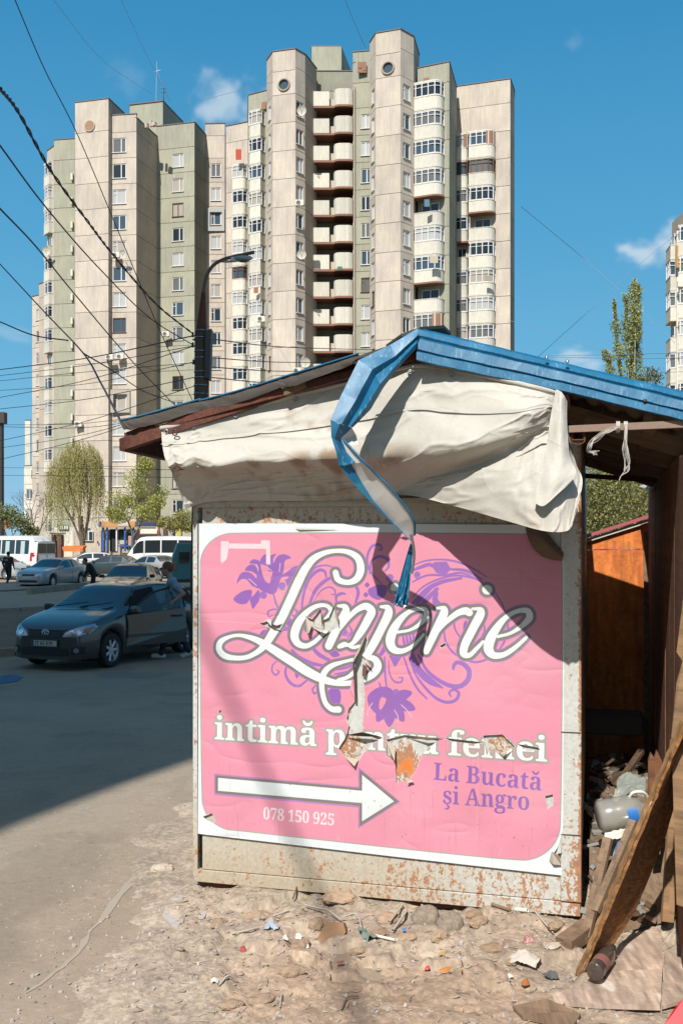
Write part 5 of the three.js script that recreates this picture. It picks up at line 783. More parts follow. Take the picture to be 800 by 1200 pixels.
const wheelGeo = cached('wheel', () => {
  const tyre = new THREE.LatheGeometry([[.205, -.09], [.25, -.098], [.29, -.092], [.308, -.07], [.312, 0], [.308, .07], [.29, .092], [.25, .098], [.205, .09]].map(([x, y]) => new THREE.Vector2(x, y)), 32).rotateX(PI / 2);
  const rim = [lathe([[.21, .085], [.205, .06], [.19, .03], [.19, -.07]], 28).rotateX(PI / 2), new THREE.CylinderGeometry(.052, .06, .05, 16).rotateX(PI / 2).translate(0, 0, .055)];
  for (let i = 0; i < 7; i++) { const a = i / 7 * 2 * PI, s = rbox(.13, 0, .055, .16, .058, .035, .012); s.rotateZ(a); rim.push(s); }
  return { tyre, rim: join(rim), disc: new THREE.CylinderGeometry(.19, .19, .02, 24).rotateX(PI / 2).translate(0, 0, -.02) };
});
function makeVehicle(name, label, cat, o, place, heading, group) {
  const v = thing(name, label, cat, place, heading, group), L = o.L / 2, top = curve(o.top), belt = curve(o.belt), half = curve(o.half), [ax0, ax1] = o.axles, R = o.wheelR ?? .31, AR = R + .055, base = o.base ?? .2;
  const bottom = (x) => { let y = base; for (const a of o.axles) { const d = Math.abs(x - a); if (d < AR) y = Math.max(y, R + Math.sqrt(AR * AR - d * d)); } return y; };
  const xs = []; for (let i = 0; i <= 72; i++) xs.push(-L * Math.cos(i / 72 * PI * .5 + PI * .0) * 0 + lerp(-L, L, i / 72));
  for (const a of o.axles) for (const s of [-1, 1]) xs.push(a + s * AR, a + s * (AR - .004), a + s * AR * .94, a + s * AR * .84);
  for (const c of o.cuts) xs.push(c - .004, c + .004);
  xs.push(-L + .015, -L + .04, L - .015, L - .04); xs.sort((a, b) => a - b); const X = xs.filter((x, i) => x >= -L && x <= L && (!i || x - xs[i - 1] > .002));
  const tumble = o.tumble ?? .70;
  const sect = (x) => { const w = half(x), yb = bottom(x), be = Math.max(belt(x), yb + .02), tp = Math.max(top(x), be + .015), g = clamp((tp - be) / .45), wr = w * lerp(.95, tumble, g), ry = lerp(be, tp, lerp(.7, o.railAt ?? .88, g)), lw = (t) => lerp(w * .97, wr, t), ly = (t) => lerp(be, ry, t);
    return [[w * .86, yb + .0], [w * .97, yb + .012], [w * 1.0, lerp(yb, be, .35)], [w * 1.0, lerp(yb, be, .62)], [w * .99, lerp(yb, be, .86)], [w * .97, be], [lw(.09), ly(.09)], [lw(.90), ly(.90)], [wr, ry], [wr * .90, lerp(ry, tp, .62)], [wr * .5, lerp(ry, tp, .94)], [0, tp]]; };
  const J = 12, S = X.map(sect), pts = (i, j, side) => [X[i], S[i][j][1], S[i][j][0] * side];
  const bins = {}, bin = (k) => bins[k] ??= { pos: [], idx: [], map: new Map() };
  const vert = (b, i, j, side) => { const key = (i * J + j) * 2 + (side > 0 ? 1 : 0); if (!b.map.has(key)) { b.map.set(key, b.pos.length / 3); b.pos.push(...pts(i, j, side)); } return b.map.get(key); };
  const inX = (x, list) => list && list.some(([a, b]) => x > a && x < b);
  for (let i = 0; i < X.length - 1; i++) for (let j = 0; j < J - 1; j++) for (const side of [-1, 1]) {
    const x = (X[i] + X[i + 1]) / 2; let k = 'body';
    if (j === 6 && inX(x, o.sideGlass)) k = 'side_window_' + side + '_' + o.sideGlass.findIndex(([a, b]) => x > a && x < b);
    if (j >= 8 && o.windshield && x > o.windshield[0] && x < o.windshield[1]) k = 'windshield';
    if (j >= 8 && o.rearGlass && x > o.rearGlass[0] && x < o.rearGlass[1]) k = 'rear_window';
    const b = bin(k), p = vert(b, i, j, side), q = vert(b, i + 1, j, side), r = vert(b, i, j + 1, side), s = vert(b, i + 1, j + 1, side);
    side > 0 ? b.idx.push(p, q, r, q, s, r) : b.idx.push(p, r, q, q, r, s);
  }
  { const b = bin('body'); for (const [i, flip] of [[0, 1], [X.length - 1, -1]]) for (const side of [-1, 1]) for (let j = 0; j < J - 1; j++) { const c = b.pos.length / 3; b.pos.push(X[i], S[i][j][1], 0, X[i], S[i][j + 1][1], 0, ...pts(i, j, side), ...pts(i, j + 1, side)); b.idx.push(c, c + 2, c + 1, c + 1, c + 2, c + 3); } }
  const meshOf = (b) => fromTris(b.pos, null, b.idx);
  const bodyGeo = meshOf(bins.body), body = part('body', bodyGeo, o.paint, v);
  for (const k of Object.keys(bins)) if (k !== 'body') part(k.replace(/_-?1_\d$/, ''), meshOf(bins[k]), o.glass ?? M.carGlass, v);
  part('underbody', [box(0, base + .06, 0, o.L * .9, .1, o.half[0] && half(0) * 1.5), ...o.axles.map((a) => box(a, R + .1, 0, AR * 1.9, AR * 1.5, half(a) * 1.7))], M.black, v);
  for (const a of o.axles) for (const side of [-1, 1]) { const w = new THREE.Group(); w.name = 'wheel'; v.add(w); w.position.set(a, R, side * (half(a) - .10)); w.scale.setScalar(R / .312); if (side < 0) w.rotation.y = PI; part('tyre', wheelGeo.tyre, M.rubber, w); part('rim', wheelGeo.rim, o.rim ?? M.rim, w); part('brake_disc', wheelGeo.disc, M.dark, w); }
  // details laid on the body by looking along an axis
  const tris = Object.values(bins).flatMap((q) => { const out = []; for (let i = 0; i < q.idx.length; i += 3) out.push([0, 1, 2].map((k) => q.pos.slice(q.idx[i + k] * 3, q.idx[i + k] * 3 + 3))); return out; });
  const seen = { x: [2, 1, 0, 1], '-x': [2, 1, 0, -1], z: [0, 1, 2, 1], '-z': [0, 1, 2, -1] }, boxes = {};
  const hit = (axis, a, b) => {                                      // first point of the body met looking along an axis at (a across, b up)
    const [ia, ib, id, sg] = seen[axis], list = boxes[ia] ??= tris.map((t) => [Math.min(t[0][ia], t[1][ia], t[2][ia]), Math.max(t[0][ia], t[1][ia], t[2][ia]), Math.min(t[0][ib], t[1][ib], t[2][ib]), Math.max(t[0][ib], t[1][ib], t[2][ib]), t]); let best = null;
    for (const [x0, x1, y0, y1, t] of list) { if (a < x0 || a > x1 || b < y0 || b > y1) continue; const [P, Q, R2] = t, d = (Q[ib] - R2[ib]) * (P[ia] - R2[ia]) + (R2[ia] - Q[ia]) * (P[ib] - R2[ib]); if (Math.abs(d) < 1e-9) continue; const u = ((Q[ib] - R2[ib]) * (a - R2[ia]) + (R2[ia] - Q[ia]) * (b - R2[ib])) / d, w = ((R2[ib] - P[ib]) * (a - R2[ia]) + (P[ia] - R2[ia]) * (b - R2[ib])) / d; if (u < -1e-4 || w < -1e-4 || u + w > 1.0001) continue; const k = u * P[id] + w * Q[id] + (1 - u - w) * R2[id]; if (best === null || k * sg > best * sg) best = k; }
    if (best === null) return null; const p = [0, 0, 0]; p[ia] = a; p[ib] = b; p[id] = best + sg * .006; return V(...p);
  };
  const wrap = (pname, axis, poly, m, lift = 0, sub = 5) => {            // poly: outline of (across, up), filled by subdivided triangles on the body
    const tri = THREE.ShapeUtils.triangulateShape(poly.map(([a, b]) => new THREE.Vector2(a, b)), []), pos = [];
    const q = (a, b) => { const p = hit(axis, a, b); if (p && lift) p[axis.replace('-', '')] += axis[0] === '-' ? -lift : lift; return p; };
    for (const t of tri) { const [A, B, C] = t.map((i) => poly[i]), at2 = (u, w) => [A[0] + (B[0] - A[0]) * u + (C[0] - A[0]) * w, A[1] + (B[1] - A[1]) * u + (C[1] - A[1]) * w]; for (let i = 0; i < sub; i++) for (let j = 0; j < sub - i; j++) { const c = [[i, j], [i + 1, j], [i, j + 1]], d = [[i + 1, j], [i + 1, j + 1], [i, j + 1]]; for (const e of i + j < sub - 1 ? [c, d] : [c]) { const p = e.map(([x, y]) => q(...at2(x / sub, y / sub))); if (p.every(Boolean)) p.forEach((k) => pos.push(k.x, k.y, k.z)); } } }
    return pos.length ? part(pname, fromTris(pos), m, v) : null;
  };
  const mirror = (poly) => poly.map(([a, b]) => [-a, b]);
  return { v, wrap, hit, mirror, top, belt, half, bottom, L, line: (pname, axis, pts2, w, m) => { for (let i = 0; i < pts2.length - 1; i++) { } const p = []; for (let i = 0; i < pts2.length - 1; i++) { const n = 6; for (let k = 0; k <= n; k++) { const h = hit(axis, lerp(pts2[i][0], pts2[i + 1][0], k / n), lerp(pts2[i][1], pts2[i + 1][1], k / n)); if (h) p.push(h); } } return p.length > 3 ? part(pname, tube(p, w, p.length * 2, 4), m, v) : null; } };
}
const paint = (c, rough = .28) => new THREE.MeshPhysicalMaterial({ color: lin(...c), roughness: rough + .15, metalness: .35, clearcoat: 1, clearcoatRoughness: .08, side: THREE.DoubleSide });
M.carGlass = new THREE.MeshPhysicalMaterial({ color: lin(.018, .024, .028), ior: 2.0, roughness: .04, side: THREE.DoubleSide, specularIntensity: 1 });
M.rim = mat([.55, .56, .58], .3, { metalness: .8 });
M.lamp = new THREE.MeshPhysicalMaterial({ color: lin(.34, .37, .40), roughness: .10, metalness: .7, clearcoat: 1, side: THREE.DoubleSide }); M.amber = mat([.55, .18, .06], .25); M.red = mat([.45, .015, .01], .22); M.plate = mat([.62, .62, .58], .5);
const HATCH = { L: 4.18, axles: [-1.32, 1.28], top: [[2.09, .60], [2.05, .70], [1.90, .80], [1.55, .91], [1.15, .99], [.98, 1.03], [.6, 1.21], [.18, 1.41], [-.1, 1.455], [-.6, 1.475], [-1.25, 1.44], [-1.7, 1.36], [-1.85, 1.26], [-2.0, 1.0], [-2.06, .86], [-2.09, .62]], belt: [[2.09, .56], [1.95, .70], [1.6, .80], [1.0, .90], [0, .94], [-1.5, .99], [-1.95, .94], [-2.09, .6]], half: [[2.09, .52], [2.03, .66], [1.9, .755], [1.6, .825], [1.2, .85], [0, .855], [-1.4, .848], [-1.85, .80], [-2.03, .72], [-2.09, .60]], windshield: [.16, 1.0], rearGlass: [-2.0, -1.74], sideGlass: [[-.42, .74], [-1.28, -.50], [-1.58, -1.34]], cuts: [-.42, -.50, -1.28, -1.34, -1.58, .74, .16, 1.0, -1.74, -2.0] };
const SEDAN = { L: 4.5, axles: [-1.36, 1.34], top: [[2.25, .58], [2.2, .68], [2.0, .80], [1.5, .90], [1.1, .96], [.95, 1.0], [.5, 1.2], [.1, 1.38], [-.2, 1.43], [-.7, 1.44], [-1.15, 1.37], [-1.5, 1.17], [-1.75, 1.05], [-2.1, 1.02], [-2.2, .95], [-2.25, .7]], belt: [[2.25, .54], [2.0, .70], [1.5, .82], [1, .89], [0, .92], [-1.5, .96], [-2.1, .93], [-2.25, .64]], half: [[2.25, .52], [2.18, .68], [2.0, .78], [1.6, .84], [0, .87], [-1.6, .85], [-2.1, .78], [-2.22, .68], [-2.25, .58]], windshield: [.14, .98], rearGlass: [-1.68, -1.12], sideGlass: [[-.38, .66], [-1.18, -.46]], cuts: [-.38, -.46, -1.18, .66, .14, .98, -1.12, -1.68] };
const VAN = { L: 5.9, axles: [-1.75, 1.85], wheelR: .34, base: .3, tumble: .86, railAt: .86, top: [[2.95, .62], [2.9, .85], [2.75, 1.08], [2.3, 1.25], [2.12, 1.35], [1.75, 1.9], [1.4, 2.42], [1.2, 2.58], [.6, 2.66], [-1, 2.68], [-2.8, 2.64], [-2.92, 2.5], [-2.95, 2.3]], belt: [[2.95, .56], [2.7, .95], [2.2, 1.15], [1.8, 1.32], [0, 1.36], [-2.95, 1.36]], half: [[2.95, .66], [2.85, .82], [2.5, .95], [1.8, 1.0], [0, 1.0], [-2.8, .99], [-2.95, .94]], windshield: [1.42, 2.14], sideGlass: [[.95, 1.72], [-.25, .85], [-1.45, -.33], [-2.65, -1.53]], cuts: [.95, 1.72, -.25, .85, -1.45, -.33, -2.65, -1.53, 1.42, 2.14] };
function dress(c, o, col) {                                           // lamps, plates, seams, mirrors, handles for the ordinary cars
  const L = c.L, side = o.wide ?? .8;
  for (const s of [-1, 1]) {
    c.wrap('headlight', 'x', [[s * .38, .60], [s * .50, .70], [s * .74, .77], [s * .77, .70], [s * .68, .61]], M.lamp); c.wrap('tail_light', '-x', [[s * .50, .72], [s * .52, .88], [s * .76, .90], [s * .76, .72]], M.red);
    c.wrap('tail_light', s > 0 ? 'z' : '-z', [[-L + .08, .74], [-L + .08, .90], [-L + .34, .90], [-L + .30, .76]], M.red, .004);
    for (const x of o.seams ?? [.82, -.44]) c.line('door_seam', s > 0 ? 'z' : '-z', [[x, .32], [x, .9]], .005, M.black);
    for (const x of o.handles ?? [-.2, -1.0]) { const h = c.hit(s > 0 ? 'z' : '-z', x, .82); if (h) part('door_handle', rbox(h.x, h.y, h.z, .17, .03, .03, .01), col, c.v); }
    const h = c.hit(s > 0 ? 'z' : '-z', .72, 1.0); part('mirror', rbox(.72, 1.0, s * (c.half(.7) + .06), .12, .13, .2, .04), col, c.v);
  }
  c.wrap('grille', 'x', [[-.34, .60], [.34, .60], [.34, .69], [-.34, .69]], M.black); c.wrap('bumper_intake', 'x', [[-.5, .28], [.5, .28], [.5, .40], [-.5, .40]], M.black);
  c.wrap('number_plate', 'x', [[-.26, .45], [.26, .45], [.26, .56], [-.26, .56]], M.plate, .012); c.wrap('number_plate', '-x', [[-.26, .56], [.26, .56], [.26, .67], [-.26, .67]], M.plate, .012);
}
const faceTo = (fx, fz) => Math.atan2(-fz, fx);                        // turn so that the front looks along (fx, fz)
const park = (px, d) => { const x = (px - CX) / F * d; return V(x, terrain(x, -d), -d); };
// the dark hatchback with its driver's door open
{
  const p0 = park(130, 17.75), p1 = park(213, 20.15), dir = p0.clone().sub(p1).setY(0).normalize(), col = paint([.062, .064, .058]), leftN = V(dir.z, 0, -dir.x);   // left of the car
  const turn = faceTo(dir.x, dir.z), mid = p0.clone().addScaledVector(dir, -1.28).addScaledVector(leftN, -.80); mid.y = terrain(mid.x, mid.z);
  const slope = terrain(p0.x, p0.z) - terrain(p1.x, p1.z);
  const c = makeVehicle('parked_car', 'dark teal-grey hatchback with its driver door open, nearest car on the street', 'car', { ...HATCH, paint: col, glass: M.carGlass }, mid, turn);
  const v = c.v; v.position.y = (terrain(p0.x, p0.z) + terrain(p1.x, p1.z)) / 2 - .0; v.rotation.z = Math.atan2(slope, 2.6); v.rotation.order = 'YXZ';
  const bl = M.black, gl = mat([.05, .055, .06], .4);
  for (const s of [-1, 1]) {
    c.wrap('headlight', 'x', [[s * .36, .605], [s * .42, .69], [s * .58, .765], [s * .76, .82], [s * .80, .76], [s * .765, .66], [s * .60, .60]], M.lamp, .004, 8);
    c.wrap('turn_signal', 'x', [[s * .70, .67], [s * .70, .735], [s * .785, .77], [s * .765, .68]], M.amber, .012);
    c.wrap('headlight_lens', 'x', [...Array(10)].map((_, i) => [s * (.52 + .055 * Math.cos(i / 10 * 2 * PI)), .675 + .055 * Math.sin(i / 10 * 2 * PI)]), M.chrome, .012);
    c.wrap('fog_recess', 'x', [[s * .54, .30], [s * .54, .42], [s * .74, .44], [s * .72, .32]], bl, .003); c.wrap('fog_light', 'x', [...Array(10)].map((_, i) => [s * (.62 + .045 * Math.cos(i / 10 * 2 * PI)), .37 + .045 * Math.sin(i / 10 * 2 * PI)]), M.lamp, .012);
    c.wrap('tail_light', '-x', [[s * .52, .82], [s * .55, 1.12], [s * .72, 1.08], [s * .76, .82]], M.red);
    c.line('belt_trim', s > 0 ? 'z' : '-z', [[.80, .925], [-1.6, 1.0]], .012, bl); c.line('rub_strip', s > 0 ? 'z' : '-z', [[.84, .52], [-.95, .54]], .018, col);
    for (const pts of [[[.86, .30], [.86, .60], [.84, .92]], [[-.46, .30], [-.46, .95]], [[-1.05, .66], [-1.32, .98]]]) c.line('door_seam', s > 0 ? 'z' : '-z', pts, .006, bl);
    for (const x of [-.25, -1.08]) { const h = c.hit(s > 0 ? 'z' : '-z', x, .84); if (h) part('door_handle', rbox(h.x, h.y, h.z, .2, .035, .04, .012), col, v); }
  }
  part('mirror', [rbox(.70, 1.02, c.half(.7) + .09, .13, .14, .2, .05, .15, 3)], col, v);
  c.wrap('grille', 'x', [[-.33, .60], [-.36, .70], [.36, .70], [.33, .60]], bl, .004); for (const y of [.625, .65, .675]) c.line('grille_bar', 'x', [[-.33, y], [.33, y]], .006, gl);
  c.line('grille_frame', 'x', [[-.33, .60], [-.37, .71], [.37, .71], [.33, .60], [-.33, .60]], .010, gl);
  const em = c.hit('x', 0, .672), badge = new THREE.Group(); badge.name = 'badge'; v.add(badge); badge.position.copy(em).add(V(.014, 0, 0)); badge.rotation.y = PI / 2;
  part('ring', new THREE.TorusGeometry(.05, .007, 6, 24).scale(1.35, .92, 1), M.chrome, badge); part('ring', new THREE.TorusGeometry(.026, .006, 6, 20).scale(.85, 1.5, 1), M.chrome, badge); part('ring', new THREE.TorusGeometry(.030, .006, 6, 20).scale(1.6, .62, 1).translate(0, .02, 0), M.chrome, badge);
  c.wrap('bumper_intake', 'x', [[-.50, .27], [-.46, .40], [.46, .40], [.50, .27]], bl, .003); for (const y of [.30, .335, .37]) c.line('intake_bar', 'x', [[-.46, y], [.46, y]], .005, gl);
  // number plate
  const pc = document.createElement('canvas'); pc.width = 512; pc.height = 112; const q = pc.getContext('2d'); q.fillStyle = '#c9cac3'; q.fillRect(0, 0, 512, 112); q.strokeStyle = '#3a3a3a'; q.lineWidth = 7; q.strokeRect(5, 5, 502, 102); q.fillStyle = '#27408a'; q.fillRect(9, 9, 34, 94); q.fillStyle = '#1c1c1c'; q.font = 'bold 92px sans-serif'; q.save(); q.translate(62, 90); q.scale(.88, 1); q.fillText('ST AS 079', 0, 0); q.restore();
  const pt = new THREE.CanvasTexture(pc); pt.colorSpace = THREE.SRGBColorSpace; pt.magFilter = THREE.LinearFilter;
  const ph = c.hit('x', 0, .49); part('number_plate', rbox(ph.x + .012, .485, 0, .014, .135, .56, .004), M.dark, v); part('number_plate_face', new THREE.PlaneGeometry(.53, .115).rotateY(PI / 2).translate(ph.x + .0215, .485, 0), mat(0xffffff, .45, { map: pt }), v);
  for (const [z0, z1] of [[-.55, .05], [-.02, .58]]) part('wiper', tube([V(.99, 1.055, z1), V(.93, 1.09, (z0 + z1) / 2), V(.84, 1.13, z0)], .008, 12, 4), bl, v);
  part('roof_aerial', bar(V(-.1, 1.46, 0), V(-.45, 1.62, 0), .004), bl, v);
  // open driver's door: black patch on the closed side stands for the shaded interior, the door swung out round its front hinge
  c.wrap('opening_shade_patch', '-z', [[.80, .36], [.84, .88], [.70, .97], [.20, 1.33], [-.40, 1.38], [-.44, .36]], mat([.012, .012, .013], .9), .002, 14);
  part('seat', [rbox(-.05, .62, -.42, .5, .14, .48, .05), (() => { const g = rbox(0, 0, 0, .14, .62, .46, .06); g.rotateZ(.22); return g.translate(-.36, .92, -.42); })()], mat([.05, .05, .055], .9), v);
  const door = new THREE.Group(); door.name = 'door'; v.add(door); door.position.set(.84, 0, -.845); door.rotation.y = -.50; door.userData.label = 'open driver door';
  const skin = [[0, .34, 0], [0, .60, .012], [-.02, .90, -.02], [-.66, .955, -.024], [-1.27, .985, -.03], [-1.29, .60, .008], [-1.28, .34, -.004]].map(([x, y, z]) => V(x, y, -z));
  part('door_skin', slab(skin, V(0, 0, .07)), col, door);
  const fr = [V(-.06, .93, .02), V(-.30, 1.10, .07), V(-.62, 1.29, .13), V(-.84, 1.345, .15), V(-1.22, 1.37, .16), V(-1.27, 1.0, .035)];
  part('window_frame', tube(fr, .02, 50, 6), bl, door); const gm = new THREE.MeshPhysicalMaterial({ color: lin(.62, .70, .72), roughness: .04, transmission: .92, thickness: 0, side: THREE.DoubleSide }); part('pane', slab([V(-.08, .93, .02), ...fr.slice(1, 5), V(-1.26, .985, .03)], null), gm, door);
  part('handle', rbox(-1.08, .85, -.03, .2, .035, .04, .012), bl, door); part('mirror', rbox(-.12, 1.0, -.12, .13, .15, .22, .055, .2, 3), col, door); part('rub_strip', beam(V(-.02, .52, -.02), V(-1.26, .54, -.02), .02, .04), gl, door);
}
// the cars behind
{
  const ordinary = [
    ['parked_car', 'silver-blue saloon facing the street at left, bonnet reflecting the sky', SEDAN, [.42, .45, .48], 62, 50, faceTo(-.25, .97), {}],
    ['parked_car', 'black car right behind the nearest hatchback, seen from its windscreen', SEDAN, [.02, .025, .03], 154, 37, faceTo(.0, 1), {}],
    ['parked_car', 'dark green-grey liftback parked side on, red tail lamp to the right', SEDAN, [.03, .052, .058], 129, 64, faceTo(-.97, -.22), {}],
    ['parked_car', 'silver saloon seen from behind beside the dark liftback', SEDAN, [.45, .46, .47], 177, 62, faceTo(-.80, -.6), {}],
    ['parked_car', 'small white car half hidden behind the dark liftback', HATCH, [.78, .78, .77], 101, 76, faceTo(-.95, .3), {}],
    ['parked_car', 'pale silver car at the left edge behind the dark-clothed man', HATCH, [.55, .57, .58], 2, 60, faceTo(.86, .5), {}]];
  for (const [n, l, shape, col, px, d, h, o] of ordinary) { const m = paint(col), c = makeVehicle(n, l, 'car', { ...shape, paint: m }, park(px, d), h); dress(c, o, m); }
  const white = paint([.78, .79, .78], .3); white.metalness = 0;
  // minibus at left, its back turned to the right
  const a = makeVehicle('minibus', 'white minibus at left with curtained side windows and red tail lamp', 'minibus', { ...VAN, L: 6.6, paint: white }, park(10, 66), faceTo(-.90, -.43));
  for (const s of [-1, 1]) { a.wrap('tail_light', '-x', [[s * .80, 1.0], [s * .80, 1.55], [s * .93, 1.55], [s * .93, 1.0]], M.red, .01); a.wrap('tail_light', s > 0 ? 'z' : '-z', [[-2.93, 1.0], [-2.93, 1.55], [-2.80, 1.55], [-2.80, 1.0]], M.red, .004); for (const x of [-2.3, -1.0, .3]) a.wrap('curtain', s > 0 ? 'z' : '-z', [[x, 1.46], [x + .34, 1.46], [x + .34, 2.3], [x, 2.3]], mat([.45, .58, .56], .6), .002); a.wrap('rear_window', '-x', [[s * .04, 1.5], [s * .82, 1.5], [s * .78, 2.3], [s * .04, 2.3]], M.carGlass, .004); }
  a.wrap('bumper', '-x', [[-.95, .34], [.95, .34], [.95, .62], [-.95, .62]], mat([.06, .06, .06], .7), .02); a.wrap('number_plate', '-x', [[-.28, .82], [.28, .82], [.28, .95], [-.28, .95]], mat([.55, .36, .08], .5), .01); a.line('door_seam', '-x', [[0, .62], [0, 2.45]], .01, M.dark); for (const s of [-1, 1]) a.line('body_line', s > 0 ? 'z' : '-z', [[-2.9, .95], [2.2, .95]], .015, mat([.5, .5, .5], .5));
  // van at right, side on, nose to the left
  const b = makeVehicle('van', 'white high-roof van side on at right with a long dark window band', 'van', { ...VAN, L: 6.4, paint: white }, park(186, 72), faceTo(-1, .05)); for (const s of [-1, 1]) { b.wrap('headlight', 'x', [[s * .55, .95], [s * .60, 1.15], [s * .86, 1.1], [s * .84, .92]], M.lamp); b.line('door_seam', s > 0 ? 'z' : '-z', [[.9, .5], [.9, 2.3]], .012, M.dark); } b.wrap('sticker', 'z', [[.1, 2.22], [1.0, 2.22], [1.0, 2.36], [.1, 2.36]], mat([.6, .25, .3], .6), .006);
  // teal box van next to the pole, half hidden
  const tm = mat([.07, .22, .24], .45), t = thing('box_van', 'teal box van with its back towards us beside the concrete pole', 'van', park(224, 46), .18);
  part('body', [(() => { const s = new THREE.Shape([[-.85, .45], [.85, .45], [.82, 1.55], [.66, 2.15], [-.58, 2.15], [-.80, 1.5]].map(([x, y]) => new THREE.Vector2(x, y))); const g = new THREE.ExtrudeGeometry(s, { depth: 3.4, bevelEnabled: true, bevelSize: .05, bevelThickness: .05, bevelSegments: 2 }); return triUV(g.translate(0, 0, -3.45)); })()], tm, t);
  part('rear_window', rbox(-.3, 1.55, .06, .5, .5, .03, .02), M.carGlass, t); part('rear_window', rbox(.32, 1.55, .06, .5, .5, .03, .02), M.carGlass, t); part('tail_light', rbox(-.74, 1.15, .06, .12, .34, .03, .02), mat([.5, .12, .04], .3), t); part('tail_light', rbox(.74, 1.15, .06, .12, .34, .03, .02), mat([.5, .12, .04], .3), t); part('bumper', rbox(0, .45, .1, 1.7, .16, .1, .03), M.dark, t);
  for (const x of [-.72, .72]) for (const z of [-.6, -2.7]) { const w = new THREE.Group(); w.name = 'wheel'; t.add(w); w.position.set(x, .32, z); w.rotation.y = PI / 2; part('tyre', wheelGeo.tyre, M.rubber, w); part('rim', wheelGeo.rim, M.rim, w); }
}
